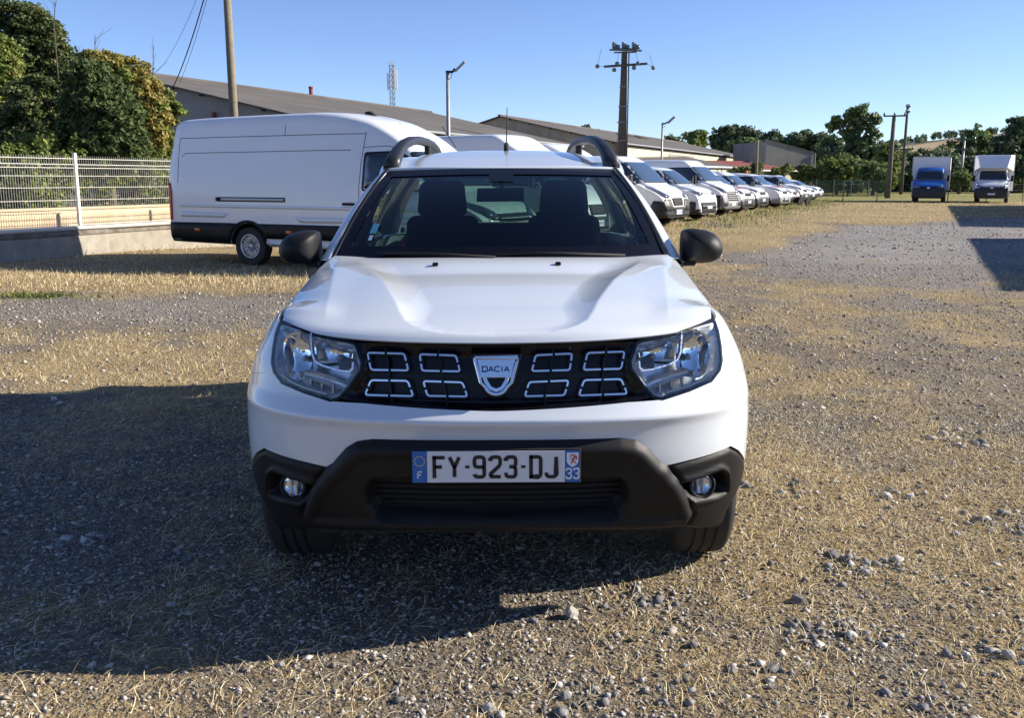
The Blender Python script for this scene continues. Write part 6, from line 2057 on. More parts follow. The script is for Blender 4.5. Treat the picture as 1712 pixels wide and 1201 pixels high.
mb = MB(); mb.tube([(.75, 1.62, 2.14), (.85, 1.95, 2.52)], .008, 5); mb.build('aerial', M_DARK, v.root)
v.line([(0.0, 1.55), (0.0, 3.2)], 'top', .012)

# ---- the two box trucks ------------------------------------------------------------
def truck(label, loc, rz, paint, boxw, boxz0, boxz1, deflector, blue):
    sp = big_van_spec(2.45, 2.22, 1.0, 1.12, (.72, 1.38), (1.35, 2.04), [(.95, .345)])
    sp['top'] = [(0, .66), (.04, .84), (.12, 1.02), (.26, 1.13), (.5, 1.26), (.72, 1.38), (1.05, 1.74), (1.35, 2.05), (1.6, 2.2), (1.9, 2.25), (2.45, 2.25)]
    sp['wt'] = [(0, .74), (.3, .84), (.72, .86), (1.35, .80), (1.9, .82), (2.45, .82)]
    sp['w'] = [(0, .86), (.05, .92), (.16, .97), (.45, 1.0), (2.45, 1.0)]
    sp['ys'] = ystations(2.45, 2.0)
    v = Vehicle('box_truck', label, 'truck', sp, loc, rz, 'box trucks at the end of the yard', paint)
    ws = v.decal('windscreen', [(-.84, 1.44), (.84, 1.44), (.76, 2.03), (-.76, 2.03)], 'front', M_VGLASS, rnd=.05)
    v.both('side_window', [(.98, 1.44), (1.9, 1.42), (1.92, 1.98), (1.40, 2.0)], M_VGLASS, rnd=.05)
    if blue:
        v.front2('headlight', [(.52, .92), (.92, .94), (.94, 1.10), (.84, 1.16), (.56, 1.02)], M_LAMPV, rnd=.03)
        v.decal('grille', [(-.56, .80), (.56, .80), (.52, 1.02), (-.52, 1.02)], 'front', M_DARK, rnd=.02)
    else:
        v.front2('headlight', [(.50, .94), (.70, .92), (.90, 1.10), (.93, 1.36), (.80, 1.22), (.66, 1.04)], M_LAMPV, rnd=.03)
        v.decal('grille', [(-.56, .80), (.56, .80), (.66, 1.04), (-.66, 1.04)], 'front', M_DARK, rnd=.02)
        v.bars(.96, 1.02, 1, .5, M_SILV)
    v.decal('front_bumper', [(-.99, .315), (.99, .315), (.99, .90), (.60, .96), (-.60, .96), (-.99, .90)], 'front', M_GREYV, off=.018, rnd=.04)
    v.both('front_bumper', [(.05, .28), (.52, .28), (.5, .62), (.36, .84), (.05, .84)], M_GREYV, off=.016)
    hit = v.cast([(0, .93)], 'front')[0][0]
    mb = MB(); mb.lathe([(.001, -.03), (.075, -.03), (.085, -.01), (.085, .02)], (0, hit.y, .94), 'y', 20); mb.build('front_emblem', M_CHROME, v.root, smooth=True)
    if not blue: v.plate(.56)
    v.mirror(1.05, 1.50, .98, .38, m=M_DARK)
    v.wheels()
    h = boxw / 2
    mb = MB(); mb.box((0, 4.35, (boxz0 + boxz1) / 2), (boxw, 4.2, boxz1 - boxz0)); bx = mb.build('cargo_box', M_BOX, v.root, bevel=.03)
    mb = MB()
    for x in (-h, h):
        mb.box((x, 2.26, (boxz0 + boxz1) / 2), (.05, .05, boxz1 - boxz0 + .02))
    mb.box((0, 2.26, boxz1), (boxw, .06, .05))
    mb.build('box_edging', M_SILV, bx)
    if deflector:
        mb = MB()
        z0, z1 = 2.20, boxz1 + .02
        mb.hexa([(-.80, 1.05, z0), (.80, 1.05, z0), (h, 2.24, z0 - .2), (-h, 2.24, z0 - .2), (-.98, 1.75, z1), (.98, 1.75, z1), (h, 2.24, z1), (-h, 2.24, z1)])
        mb.build('roof_fairing', paint, v.root, bevel=.05)
    mb = MB(); mb.box((0, 4.2, .62), (.8, 4.4, .16)); mb.build('chassis', M_DARK, v.root)
    for sd in (-1, 1):
        make_wheel(v.root, sd * .86, 4.6, .335, .345, .24, sd)
    return v
p = on_ground(1550.5, 338); k = 63 / p.y
truck('blue cab truck with a plain white box body, left of the two trucks', (p.x * k, 63, 0), R(-25), M_BLUE, 2.28, .75, 2.95, False, True)
p = on_ground(1656, 338.5); k = 62 / p.y
truck('white cab truck with a white box and roof fairing, right of the two trucks', (p.x * k, 62, 0), R(-27), M_VANW, 2.36, .75, 3.02, True, False)

# small dark cart standing at the far end of the row
c = thing('hand_cart', 'small dark wheeled cart standing in front of the far parked cars', 'cart', on_ground(1339, 344), R(30))
mb = MB(); mb.box((0, 0, .36), (.7, .36, .28)); mb.build('cart_body', M_DARK, c, bevel=.04)
for x in (-.3, .3):
    mb = MB(); mb.lathe([(.05, -.05), (.19, -.05), (.2, 0), (.19, .05), (.05, .05)], (x, -.22, .2), 'y', 14); mb.build('cart_wheel', M_TYRE, c)
mb = MB(); mb.tube([(-.35, 0, .45), (-.6, 0, .8)], .02, 6); mb.build('cart_handle', M_RED, c)
# ================================================================== wall, fence, sheds, poles
M_CONC = mat('old_concrete', (.33, .30, .25), .95, var=.22, vscale=3.5, bump=.5, bscale=18)
M_COPE = mat('stained_coping', (.17, .15, .125), .95, var=.45, vscale=6, bump=.5, bscale=25)
M_CREAM = mat('cream_render', (.58, .46, .30), .9, var=.10, vscale=2.5, bump=.3, bscale=20)
M_CREAM2 = mat('pale_render', (.62, .54, .38), .9, var=.10, vscale=.8, bump=.2, bscale=8)
M_GREYR = mat('grey_render', (.29, .27, .25), .95, var=.16, vscale=.6, bump=.2, bscale=6)
M_WIRE = mat('white_coated_wire', (.62, .60, .54), .5)
M_GALV = mat('galvanised_steel', (.30, .31, .32), .5, .4, var=.1, vscale=8)
M_WOODP = mat('weathered_pole', (.22, .185, .13), .95, var=.25, vscale=10, bump=.4, bscale=60)
M_CPOLE = mat('concrete_pole', (.10, .088, .078), .95, var=.2, vscale=3, bump=.3, bscale=30)
M_RUST = mat('rusty_pipe', (.20, .035, .025), .8)
M_TILE = mat('red_roof', (.22, .045, .035), .85, var=.2, vscale=1.2)
M_CABLE = mat('cable', (.015, .015, .017), .7)
def roof_mat():
    m, nt, p = new_mat('fibre_cement_sheets')
    tc = nt.nodes.new('ShaderNodeTexCoord')
    n1 = nt.nodes.new('ShaderNodeTexNoise'); n1.inputs['Scale'].default_value = .35; n1.inputs['Detail'].default_value = 7; n1.inputs['Roughness'].default_value = .7
    n2 = nt.nodes.new('ShaderNodeTexNoise'); n2.inputs['Scale'].default_value = 1.0; n2.inputs['Detail'].default_value = 5
    mp = nt.nodes.new('ShaderNodeMapping'); mp.inputs['Scale'].default_value = (.12, 5.5, 1)
    nt.links.new(tc.outputs['Object'], n1.inputs['Vector']); nt.links.new(tc.outputs['Object'], mp.inputs[0]); nt.links.new(mp.outputs[0], n2.inputs['Vector'])
    a = nt.nodes.new('ShaderNodeMath'); a.operation = 'ADD'; nt.links.new(n1.outputs[0], a.inputs[0]); nt.links.new(n2.outputs[0], a.inputs[1])
    r = nt.nodes.new('ShaderNodeValToRGB'); mr = nt.nodes.new('ShaderNodeMath'); mr.operation = 'MULTIPLY'; mr.inputs[1].default_value = .5
    nt.links.new(a.outputs[0], mr.inputs[0]); nt.links.new(mr.outputs[0], r.inputs[0])
    e = r.color_ramp.elements; e[0].position = .35; e[0].color = (.062, .055, .05, 1); e[1].position = .66; e[1].color = (.145, .127, .113, 1)
    nt.links.new(r.outputs[0], p.inputs['Base Color']); p.inputs['Roughness'].default_value = .95
    return m
M_ROOF = roof_mat()

RZW = math.atan2(U_DIR[1], U_DIR[0])      # local x runs along the rows
def shed_frame(origin):
    return dict(loc=(origin[0], origin[1], 0), rz=RZW)

# ---- retaining wall, terrace, cream wall
T0, T1 = -8.0, 20.0
w = thing('retaining_wall', 'low grey concrete wall carrying the white mesh fence at the left', 'wall', wallp(0, 0, 0), RZW)
wt_ = .50
mb = MB(); mb.box(((T0 + 2.25) / 2, .02, wt_ / 2 - .1), (2.25 - T0, .22, wt_ + .2)); mb.build('wall_face', M_CONC, w, bevel=.01)
mb = MB(); mb.box(((2.26 + T1) / 2, .07, wt_ / 2 - .1), (T1 - 2.26, .22, wt_ + .2)); mb.build('wall_face', mat('pale_wall_render', (.31, .28, .225), .95, var=.22, vscale=4, bump=.4, bscale=20), w, bevel=.01)
mb = MB()
mb.box(((T0 + 2.25) / 2, .02, wt_ + .045), (2.25 - T0, .26, .085)); mb.build('coping', M_COPE, w, bevel=.012)
mb = MB(); mb.box(((2.26 + T1) / 2, .07, wt_ + .04), (T1 - 2.26, .26, .075)); mb.build('coping', M_COPE, w, bevel=.012)
# terrace behind it, cream wall, bank
def strip_box(t0, t1, v0, v1, z0, z1, m, name):
    mb = MB()
    P = [wallp(t0, v0), wallp(t1, v0), wallp(t1, v1), wallp(t0, v1)]
    mb.hexa([Vector((p.x, p.y, z0)) for p in P] + [Vector((p.x, p.y, z1)) for p in P])
    return mb.build(name, m)
structure(strip_box(T0, T1, -2.0, -.12, -.3, .545, mat('dry_terrace', (.30, .22, .13), .95, var=.3, vscale=5, bump=.6, bscale=30), 'terrace'))
structure(strip_box(T0, T1 + 14, -30, -2.2, -.3, .80, mat('bank_soil', (.12, .10, .06), .95, var=.3, vscale=3), 'bank'))
cw_ = thing('cream_wall', 'low cream rendered wall behind the fence, under the ivy', 'wall', wallp(6, -2.1, .5), RZW)
mb = MB(); mb.box((0, 0, .15), (28, .18, .46)); mb.build('wall_face', M_CREAM, cw_)
mb = MB(); mb.box((0, 0, .40), (28, .24, .05)); mb.build('coping', M_CREAM, cw_, bevel=.01)

# ---- white mesh fence
fe = thing('mesh_fence', 'white welded wire mesh fence on the low concrete wall', 'fence', wallp(1.7, 0, .58), RZW)
zt = 1.29
for k in range(-3, 6):
    mb = MB(); mb.box((2.5 * k, 0, zt / 2 + .02), (.06, .06, zt + .1)); mb.build('post', M_WIRE, fe, bevel=.006)
for k in range(-3, 5):
    mb = MB()
    x = 2.5 * k + .05
    while x < 2.5 * (k + 1) - .03:
        mb.tube([(x, 0, .03), (x, 0, 1.10), (x, -.03, 1.13), (x, 0, 1.16), (x, 0, zt + .02)], .0042, 4); x += .05
    stuff(mb.build('mesh_wires', M_WIRE, fe))
    for z in (.10, .32, .54, .76, .96, 1.10, 1.16, 1.26):
        mb = MB(); mb.tube([(2.5 * k + .03, -.006, z), (2.5 * k + 2.47, -.006, z)], .0055 if z < 1.05 else .007, 5); mb.build('mesh_rail', M_WIRE, fe)
mb = MB(); mb.tube([(-8, -.09, .05), (12, -.09, .05)], .035, 10); mb.build('bottom_rail', M_WIRE, fe, smooth=True)

# ---- sheds
def gable_shed(name, label, apex0, length, hw_near, hw_far, zr, ze, m_end, m_side, over=.35, parts=None):
    """ridge runs along local x from apex0; near slope falls towards -y (to the drive)"""
    s = thing(name, label, 'warehouse', (apex0[0], apex0[1], 0), RZW)
    # local y: left of the ridge direction = away from the drive
    def slope(sign, hw):
        return [(-over, 0, zr), (length + over, 0, zr), (length + over, sign * (hw + .3), ze - (zr - ze) * .3 / hw), (-over, sign * (hw + .3), ze - (zr - ze) * .3 / hw)]
    for sign, hw in ((-1, hw_near), (1, hw_far)):
        P = [Vector(p) for p in slope(sign, hw)]
        mb = MB(); mb.hexa([p - Vector((0, 0, .09)) for p in P] + P); mb.build('roof_slope', M_ROOF, s)
    mb = MB(); mb.tube([(-over, 0, zr + .02), (length + over, 0, zr + .02)], .12, 8); mb.build('ridge_cap', M_ROOF, s)
    for x0 in (0, length - .2):
        mb = MB(); mb.prism([(-hw_near, -.2), (hw_far, -.2), (hw_far, ze - .1), (0, zr - .1), (-hw_near, ze - .1)], 'x', x0, x0 + .2); mb.build('end_wall', m_end, s)
    mb = MB(); mb.box((length / 2, -hw_near + .1, (ze - .1) / 2 - .1), (length - .42, .2, ze - .1)); mb.build('side_wall', m_side, s)
    mb = MB(); mb.box((length / 2, hw_far - .1, (ze - .1) / 2 - .1), (length - .42, .2, ze - .1)); mb.build('side_wall', m_side, s)
    # gutter along the eave of the near side
    mb = MB(); mb.tube([(-.2, -hw_near - .36, ze - (zr - ze) * .3 / hw_near), (length + .2, -hw_near - .36, ze - (zr - ze) * .3 / hw_near)], .07, 6); mb.build('gutter', M_GALV, s)
    return s
a5 = 5.5
pA0 = at(172, 125, 9.14 * a5); pA1 = at(760, 192, 14.8 * a5)
lenA = (Vector((pA1.x, pA1.y)) - Vector((pA0.x, pA0.y))).length
A_ = gable_shed('long_warehouse', 'long low warehouse with grey sheet roof behind the big white van', (pA0.x, pA0.y), lenA, 13.2, 10, 7.0, 4.1, M_GREYR, M_CREAM2)
for x, y0, h_ in ((lenA * .60, -.6, 1.0),):
    p = at(520, 158, 12.3 * a5)
    c = thing('chimney_pipe', 'dark red chimney pipe on the warehouse ridge', 'pipe', (p.x, p.y, 6.6), 0)
    mb = MB(); mb.cyl((0, 0, -.1), (0, 0, 1.05), .13, .13, 10); mb.lathe([(.16, 1.0), (.16, 1.12), (.001, 1.14)], (0, 0, 0), 'z', 10); mb.build('flue', M_RUST, c, smooth=True)
# framing bits on its end wall
mb = MB()
for yy in (-3.5, -7.0):
    mb.box((-.12, yy, 2.8), (.14, .14, 5.2 + .21 * (yy)))
mb.build('downpipe', M_RUST, A_)
mb = MB()
for k in range(7):
    y = -1.0 - k * 1.8; mb.box((-.22, y, 7.0 - .22 * (-y) - .12), (.25, .12, .10))
stuff(mb.build('purlin_ends', M_DARK, A_))

pB0 = at(837, 199, 15.84 * a5); pB1 = at(1207, 238, 25.8 * a5)
lenB = (Vector((pB1.x, pB1.y)) - Vector((pB0.x, pB0.y))).length
M_WORN = mat('worn_cream_gable', (.36, .31, .24), .95, var=.4, vscale=.5, bump=.3, bscale=4)
B_ = gable_shed('far_warehouse', 'second long warehouse with stained gable, further back on the right', (pB0.x, pB0.y), lenB * 1.12, 11.2, 9, 7.0, 4.5, M_WORN, M_CREAM2)
mb = MB(); mb.box((-.10, -10.9, 2.2), (.16, .22, 4.3)); mb.build('downpipe', M_RUST, B_)
mb = MB()
for k in range(6):
    y = -1.0 - k * 1.9; mb.box((-.22, y, 7.0 - .223 * (-y) - .12), (.25, .12, .10))
stuff(mb.build('purlin_ends', M_DARK, B_))
p = at(1000, 216, 21 * a5)
c = thing('roof_cowl', 'dark round ventilator on the far warehouse roof', 'ventilator', (p.x, p.y, 6.3), 0)
mb = MB(); mb.cyl((0, 0, 0), (0, 0, .6), .28, .28, 10); mb.lathe([(.45, .55), (.42, .8), (.2, 1.0), (.001, 1.05)], (0, 0, 0), 'z', 12); mb.build('cowl', M_DARK, c, smooth=True)
for xx in (26.0, 33.0):
    mb = MB(); mb.hexa([(xx, -3.4, 6.34), (xx + 4.2, -3.4, 6.34), (xx + 4.2, -2.6, 6.52), (xx, -2.6, 6.52), (xx, -3.4, 6.42), (xx + 4.2, -3.4, 6.42), (xx + 4.2, -2.6, 6.60), (xx, -2.6, 6.60)]); mb.build('roof_light', M_DARK, B_)
# bays of the far warehouse's side: grey infill panels and door between cream piers
for x0, x1, z0, z1, m_, nm in ((16, 27, 2.2, 4.0, M_GREYR, 'infill_panel'), (28, 36, 2.3, 3.7, mat('pale_panel', (.50, .46, .36), .9, var=.1), 'infill_panel')):
    mb = MB(); mb.box(((x0 + x1) / 2, -11.235, (z0 + z1) / 2), (x1 - x0, .06, z1 - z0)); mb.build(nm, m_, B_)
# lean-to roofs in front of it
def lean_to(name, label, px0, px1, Y0, Y1, zt, zb, depth, m_roof, m_wall, wall_h):
    p0 = at(px0, 300, Y0); p1 = at(px1, 300, Y1)
    d = Vector((p1.x - p0.x, p1.y - p0.y)); L = d.length; a = math.atan2(d.y, d.x)
    s = thing(name, label, 'shed', (p0.x, p0.y, 0), a)
    P = [Vector(q_) for q_ in ((-.3, depth, zt), (L + .3, depth, zt), (L + .3, -.3, zb), (-.3, -.3, zb))]
    mb = MB(); mb.hexa([q_ - Vector((0, 0, .08)) for q_ in P] + P); mb.build('roof_slope', m_roof, s)
    mb = MB(); mb.box((L / 2, .1, wall_h / 2 - .1), (L, .2, wall_h)); mb.build('front_wall', m_wall, s)
    mb = MB()
    for x in (.1, L - .1):
        mb.hexa([(x - .1, .2, -.2), (x + .1, .2, -.2), (x + .1, depth, -.2), (x - .1, depth, -.2), (x - .1, .2, zb - .1), (x + .1, .2, zb - .1), (x + .1, depth, zt - .1), (x - .1, depth, zt - .1)])
    mb.build('end_wall', m_wall, s)
    mb = MB(); mb.box((L / 2, -.28, zb - .05), (L + .6, .06, .16)); mb.build('fascia', M_VANW, s)
    return s
lean_to('lean_to_shed', 'grey roofed lean-to with pale wall in front of the far warehouse', 1100, 1232, 82, 100, 3.9, 2.7, 6.0, M_ROOF, M_CREAM2, 2.6)
lean_to('red_roof_shed', 'cream shed with dark red roof right of the lean-to', 1238, 1330, 100, 104, 3.55, 2.45, 8.0, M_TILE, M_CREAM2, 2.3)
# blank grey wall building
s = thing('blank_wall_building', 'grey blank-walled building with a sloping top edge beside the red roof', 'building', (at(1278, 300, 116).x, 116, 0), R(12))
Lw = 6.3
mb = MB(); mb.prism([(0, -.3), (Lw, -.3), (Lw, 4.55), (0, 6.05)], 'y', 0, .25); mb.build('front_wall', M_GREYR, s)
mb = MB(); mb.hexa([(0, .26, -.3), (Lw, .26, -.3), (Lw, 9, -.3), (0, 9, -.3), (0, .26, 5.9), (Lw, .26, 4.4), (Lw, 9, 4.4), (0, 9, 5.9)]); mb.build('building_core', M_GREYR, s)
mb = MB(); mb.hexa([(-.1, -.06, 6.07), (Lw + .1, -.06, 4.55), (Lw + .1, .4, 4.55), (-.1, .4, 6.07), (-.1, -.06, 6.19), (Lw + .1, -.06, 4.67), (Lw + .1, .4, 4.67), (-.1, .4, 6.19)]); mb.build('coping', M_COPE, s)
mb = MB(); mb.cyl((Lw + .1, -.1, 0), (Lw + .1, -.1, 4.6), .06, .06, 8); mb.build('downpipe', M_GALV, s)
s = thing('low_grey_shed', 'low grey roof beside the blank wall building', 'shed', (at(1366, 300, 118).x, 118, 0), R(10))
mb = MB(); mb.prism([(0, -.2), (2.6, -.2), (2.6, 2.6), (0, 3.2)], 'y', 0, 3); mb.build('shed_body', M_GREYR, s)

# ---- sheds out of frame on the right whose shade falls across the drive
def right_shed(label, t0, t1, h_, v):
    c = Vector((6.8 + U_DIR[0] * t0, 13.0 + U_DIR[1] * t0)); reach = h_ / math.tan(SUN_EL)
    o = Vector((c.x + reach * math.cos(SUN_AZ), c.y + reach * math.sin(SUN_AZ)))
    s = thing('yard_building', label, 'building', (o.x, o.y, 0), RZW)
    L = t1 - t0
    mb = MB(); mb.box((L / 2, -4, h_ / 2 - .15), (L, 8, h_ - .3)); mb.build('wall', M_CREAM2, s)
    mb = MB(); mb.box((L / 2, -4, h_ - .08), (L + .3, 8.3, .15)); mb.build('roof', M_ROOF, s)
    for k in range(int(L / 3)):
        mb = MB(); mb.box((1.6 + 3 * k, .02, 1.6), (1.2, .06, 1.1)); wn_ = mb.build('window', M_VGLASS, s)
        mb = MB(); mb.box((1.6 + 3 * k, .04, 1.0), (1.4, .14, .08)); mb.build('sill', M_CONC, wn_)
right_shed('flat roofed cream building at the right of the drive, the nearer one', 0.0, 12.4, 3.4, 0)
right_shed('flat roofed cream building at the right of the drive, the further one', 19.5, 46, 3.6, 0)

# ---- poles, lamps, masts
p = at(397, 300, 31); q_ = at(380, 0, 31)
lean = (q_.x - p.x) / (q_.z - p.z)
o = thing('wooden_pole', 'weathered wooden utility pole rising behind the big white van', 'pole', (p.x - 1.48 * lean, 31, 0))
mb = MB(); mb.tube([(0, 0, -.3), (lean * 4, 0, 4), (lean * 9.2, 0, 9.2)], [.145, .13, .105], 14); mb.build('shaft', M_WOODP, o, smooth=True)
mb = MB(); mb.tube([(lean * 8.6 + .12, -.1, 8.6), (lean * 7 + .14, -.13, 7.0)], .02, 6); mb.build('pole_cable', M_CABLE, o)
mb = MB(); mb.box((lean * 8.4, -.12, 8.4), (.5, .06, .08)); mb.build('cross_bracket', M_GALV, o)
def cable(label, a, b, sag, r=.014):
    a, b = Vector(a), Vector(b)
    pts = [a.lerp(b, t) + Vector((0, 0, -sag * 4 * t * (1 - t))) for t in np.linspace(0, 1, 17)]
    o = thing('overhead_cable', label, 'cable', a); 
    mb = MB(); mb.tube([x - a for x in pts], r, 5); mb.build('wire', M_CABLE, o, smooth=True)
top = Vector((o.location.x + lean * 8.4, 31, 8.4))
cable('dark overhead cable running down left from the wooden pole to the trees', top + Vector((-.2, 0, .05)), at(287, 150, 46), .35, .022)
cable('thin overhead cable left of the thicker one over the trees', top + Vector((-.2, 0, .25)), at(262, 120, 46), .5, .007)
cable('thin overhead cable beside the thick one near the warehouse roof', top + Vector((-.15, 0, .0)), at(300, 138, 46), .3, .009)

def street_lamp(label, px, py_top, Y, r, head):
    b = at(px, 300, Y); t_ = at(px, py_top, Y)
    h_ = t_.z
    o = thing('street_lamp', label, 'street lamp', (b.x, Y, 0), 0, 'street lamps behind the vans')
    mb = MB(); mb.tube([(0, 0, -.2), (0, 0, h_)], [r * 1.15, r * .8], 12); mb.build('pole', M_GALV, o, smooth=True)
    mb = MB(); mb.tube([(-.06, 0, h_ + .02), (.18, -.05, h_ + .02), (.26, -.08, h_ + .12)], .045, 8); mb.build('arm', M_DARK, o, smooth=True)
    s_ = head
    ang_ = R(-42)
    mb = MB(); mb.box((0, 0, 0), (.50 * s_, .30 * s_, .07), (0, 0, 0)); hd_ = mb.build('lamp_head', M_GALV, o, bevel=.02)
    hd_.location = (.38 * s_ + .06, -.12, h_ + .20 * s_); hd_.rotation_euler = (R(18), ang_, R(-12))
    mb = MB(); mb.box((0, 0, -.04), (.40 * s_, .22 * s_, .015)); mb.build('lamp_glass', mat('lamp_glass_pale', (.45, .46, .38), .2), hd_)
    mb = MB(); mb.tube([(.16, -.05, h_), (.12, -.05, h_ - .18), (.03, -.03, h_ - .25)], .012, 5); mb.build('lamp_lead', M_DARK, o)
street_lamp('galvanised street lamp standing behind the big white van, the nearer of two', 750.5, 121, 35, .075, 1.0)
street_lamp('small street lamp rising behind the tall van, the further of two', 1105, 207, 60, .07, 1.15)

# lattice mast far behind the warehouse
p = at(657, 182, 150); zt_ = at(657, 101, 150).z
o = thing('telecom_mast', 'grey lattice telecom mast behind the warehouse roof', 'mast', (p.x, 150, 0))
mb = MB(); w2 = .38
leg = [(-w2, -w2 * .6), (w2, -w2 * .6), (0, w2)]
for x, y in leg: mb.tube([(x, y, 0), (x, y, zt_)], .06, 5)
mb.build('mast_legs', M_GALV, o)
mb = MB(); z = 8.0; k = 0
while z < zt_ - .8:
    for i in range(3):
        a_, b_ = leg[i], leg[(i + 1) % 3]
        mb.tube([(*a_, z), (*b_, z + .8)], .035, 4); mb.tube([(*a_, z + .8), (*b_, z + .8)], .03, 4)
    z += .8
stuff(mb.build('lattice', M_GALV, o))
for (x, y, z0, z1) in ((-.62, -.4, zt_ - 4.3, zt_ - 1.8), (.62, -.4, zt_ - 4.3, zt_ - 1.4), (.35, -.75, zt_ - 4.2, zt_ - 1.2), (0, .8, zt_ - 4.2, zt_ - 1.6)):
    mb = MB(); mb.box((x, y, (z0 + z1) / 2), (.30, .18, z1 - z0)); mb.build('antenna_panel', M_VANW, o, bevel=.04)
    mb = MB(); mb.tube([(x * .6, y * .6, (z0 + z1) / 2), (x, y, (z0 + z1) / 2)], .04, 5); mb.build('antenna_bracket', M_GALV, o)

# concrete pylon with switchgear
Yp = 65
b = at(1038, 300, Yp); zp = at(1044, 86, Yp).z
o = thing('concrete_pylon', 'tall concrete power pylon with insulators on its crossarms', 'pylon', (b.x, Yp, 0))
mb = MB()
tw = .17; bw = .36; xo = at(1044, 86, Yp).x - b.x
mb.hexa([(-bw, -bw * .7, -.3), (bw, -bw * .7, -.3), (bw, bw * .7, -.3), (-bw, bw * .7, -.3), (xo - tw, -tw, zp), (xo + tw, -tw, zp), (xo + tw, tw, zp), (xo - tw, tw, zp)])
mb.build('shaft', M_CPOLE, o, bevel=.02)
M_STEELD = mat('dark_steel', (.07, .07, .07), .6)
def plane_pt(px, py): return Vector(at(px, py, Yp)) - Vector((b.x, Yp, 0))
def arm(p0, p1, r, m_, nm, dy=0):
    mb = MB(); a_, c_ = plane_pt(*p0) + Vector((0, dy, 0)), plane_pt(*p1) + Vector((0, dy, 0)); mb.tube([a_, c_], r, 6); mb.build(nm, m_, o)
arm((1009, 112), (1081, 107), .085, M_STEELD, 'crossarm', -.3)
arm((1018, 84), (1072, 85.5), .06, M_STEELD, 'crossarm', -.3)
arm((1027, 87), (1065, 86), .05, M_STEELD, 'crossarm', .2)
arm((1028, 82), (1063, 82), .06, M_STEELD, 'crossarm', -.1)
M_INS = mat('insulator_glass', (.10, .16, .15), .2, coat=.5)
for x in (1027, 1043, 1060):
    for dx, y0, y1, r in ((-1.5, 84, 70, .12), (2.5, 84, 73, .14)):
        mb = MB(); p0 = plane_pt(x + dx, y0); p1 = plane_pt(x + dx, y1); n = 6
        pr = []
        for k in range(n):
            h0 = (p1.z - p0.z) * k / n; hh = (p1.z - p0.z) / n
            pr += [(.05, h0), (r, h0 + hh * .35), (r, h0 + hh * .55), (.05, h0 + hh)]
        mb.lathe(pr, p0, 'z', 10); mb.build('insulator', M_INS, o, smooth=True)
    mb = MB(); mb.tube([plane_pt(x - 1, 70), plane_pt(x + 4, 76), plane_pt(x + 7, 80)], .04, 5); mb.build('switch_blade', M_STEELD, o)
    mb = MB(); mb.cyl(plane_pt(x + 7, 82), plane_pt(x + 7, 75), .12, .10, 8); mb.build('insulator', M_INS, o, smooth=True)
for x, y in ((998, 111.5), (1026, 117.5), (1059, 114), (1091, 114), (1031, 107), (1066, 106.5)):
    p0 = plane_pt(x, y); mb = MB(); mb.lathe([(.001, -.14), (.12, -.10), (.15, 0), (.12, .10), (.001, .14)], p0 + Vector((0, -.3, 0)), 'z', 12); mb.build('insulator_bowl', M_INS, o, smooth=True)
for a_, c_ in (((998, 111), (1010, 112)), ((1091, 114), (1081, 107)), ((998, 110), (1005, 82)), ((1091, 113), (1085, 92)), ((1031, 106), (1034, 88)), ((1066, 106), (1062, 88))):
    arm(a_, c_, .012, M_CABLE, 'jumper_wire', -.3)
arm((1050.5, 88), (1047, 262), .045, M_CABLE, 'cable_duct', -.35)
mb = MB()
for py in (145, 178, 204, 235):
    t_ = (py - 86) / (262 - 86.0); cpt = plane_pt(1044 - 6 * t_, py); mb.box(cpt, (.34 + .44 * t_, .34 + .3 * t_, .05))
stuff(mb.build('pole_bands', M_GALV, o))

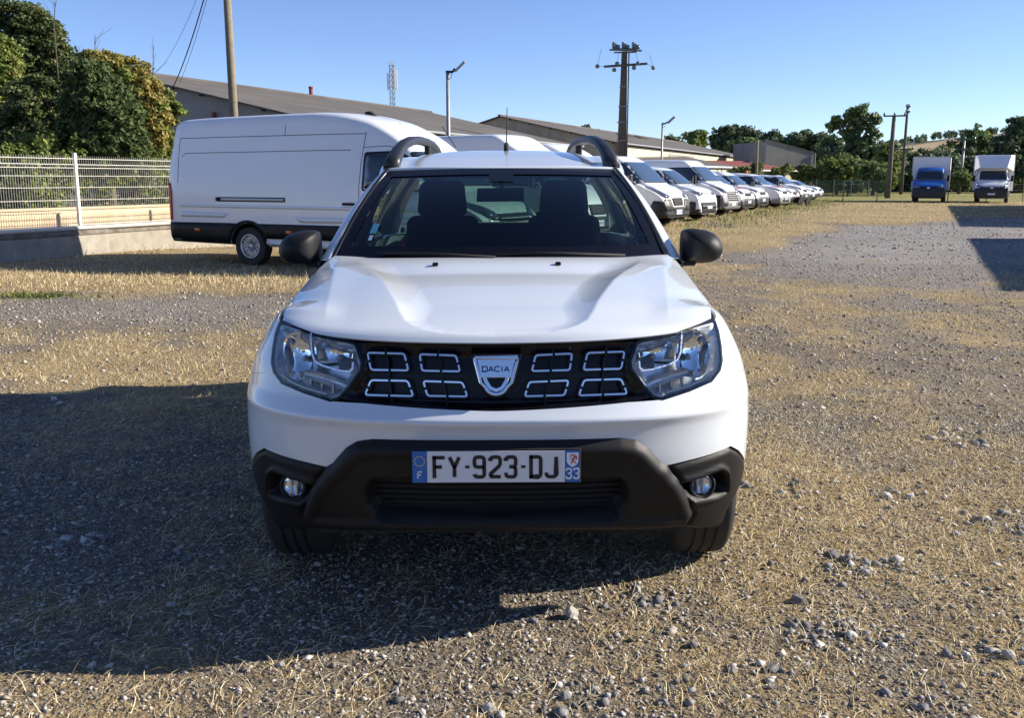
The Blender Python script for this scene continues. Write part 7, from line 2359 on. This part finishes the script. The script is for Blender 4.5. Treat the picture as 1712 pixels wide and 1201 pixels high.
# poles in the field on the right
def t_pole(label, px_t, py_t, px_b, py_b, Y, r, arms, m_=M_CPOLE):
    t_, b_ = at(px_t, py_t, Y), at(px_b, py_b, Y)
    lean_ = (t_.x - b_.x) / (t_.z - b_.z)
    o = thing('power_pole', label, 'pole', (b_.x - b_.z * lean_, Y, 0))
    mb = MB(); mb.tube([(0, 0, -.2), (lean_ * t_.z, 0, t_.z)], [r * 1.25, r * .75], 10); mb.build('shaft', m_, o, smooth=True)
    for dz, hw, up in arms:
        mb = MB(); z = t_.z - dz; mb.tube([(lean_ * z - hw, -.12, z), (lean_ * z + hw, -.12, z + .03)], .07, 6); ar = mb.build('crossarm', M_STEELD, o)
        for sx in (-hw, 0, hw):
            mb = MB(); mb.lathe([(.001, up * .3), (.09, up * .2), (.1, 0), (.001, -.05)], (lean_ * z + sx * .95, -.1, z), 'z', 8); mb.build('insulator', M_INS, o, smooth=True)
    return o
t_pole('dark concrete pole with one crossarm beside the willow', 1495, 193, 1484.5, 322, 78, .18, [(.05, .85, 1)])
t_pole('taller thin pole with a crossarm half way down, right of the dark concrete pole', 1518, 174, 1507, 312, 98, .15, [(4.4, .85, 1), (.3, .15, 1), (.8, .15, 1)])
t_pole('pale pole between the two trucks', 1613, 230, 1605, 312, 105, .14, [(.2, 1.1, 1), (1.3, .9, 1)], M_GALV)
t_pole('grey pole standing in front of the red roofed shed', 1267, 233, 1265, 290, 88, .11, [], M_WOODP)

# wire fence at the end of the yard
f = thing('wire_fence', 'thin wire fence on rusty posts at the end of the yard', 'fence', (28, 66, 0))
xs = [at(px, 320, 66).x - 28 for px in (1410, 1467, 1585.5, 1711, 1530, 1650, 1770)]
for x in xs:
    mb = MB(); mb.cyl((x, 0, -.1), (x, 0, 1.35), .03, .03, 6); mb.build('post', mat('fence_post', (.12, .09, .07), .9), f)
for z in (.35, .75, 1.15):
    mb = MB(); mb.tube([(min(xs), 0, z), (max(xs), 0, z)], .006, 4); mb.build('wire', M_GALV, f)
f = thing('green_fence', 'green mesh fence along the shrubs at the far end of the row', 'fence', (at(1335, 318, 84).x, 84, 0), R(8))
M_GRN = mat('green_mesh', (.035, .07, .045), .7)
for k in range(6):
    mb = MB(); mb.cyl((k * 1.6, 0, 0), (k * 1.6, 0, 1.5), .04, .04, 6); mb.build('post', M_GRN, f)
    if k < 5:
        mb = MB()
        for j in range(14): mb.box((k * 1.6 + .1 + j * .11, 0, .72), (.035, .02, 1.4))
        for z in (.1, .7, 1.35): mb.box((k * 1.6 + .8, .012, z), (1.5, .02, .04))
        stuff(mb.build('mesh_panel', M_GRN, f))
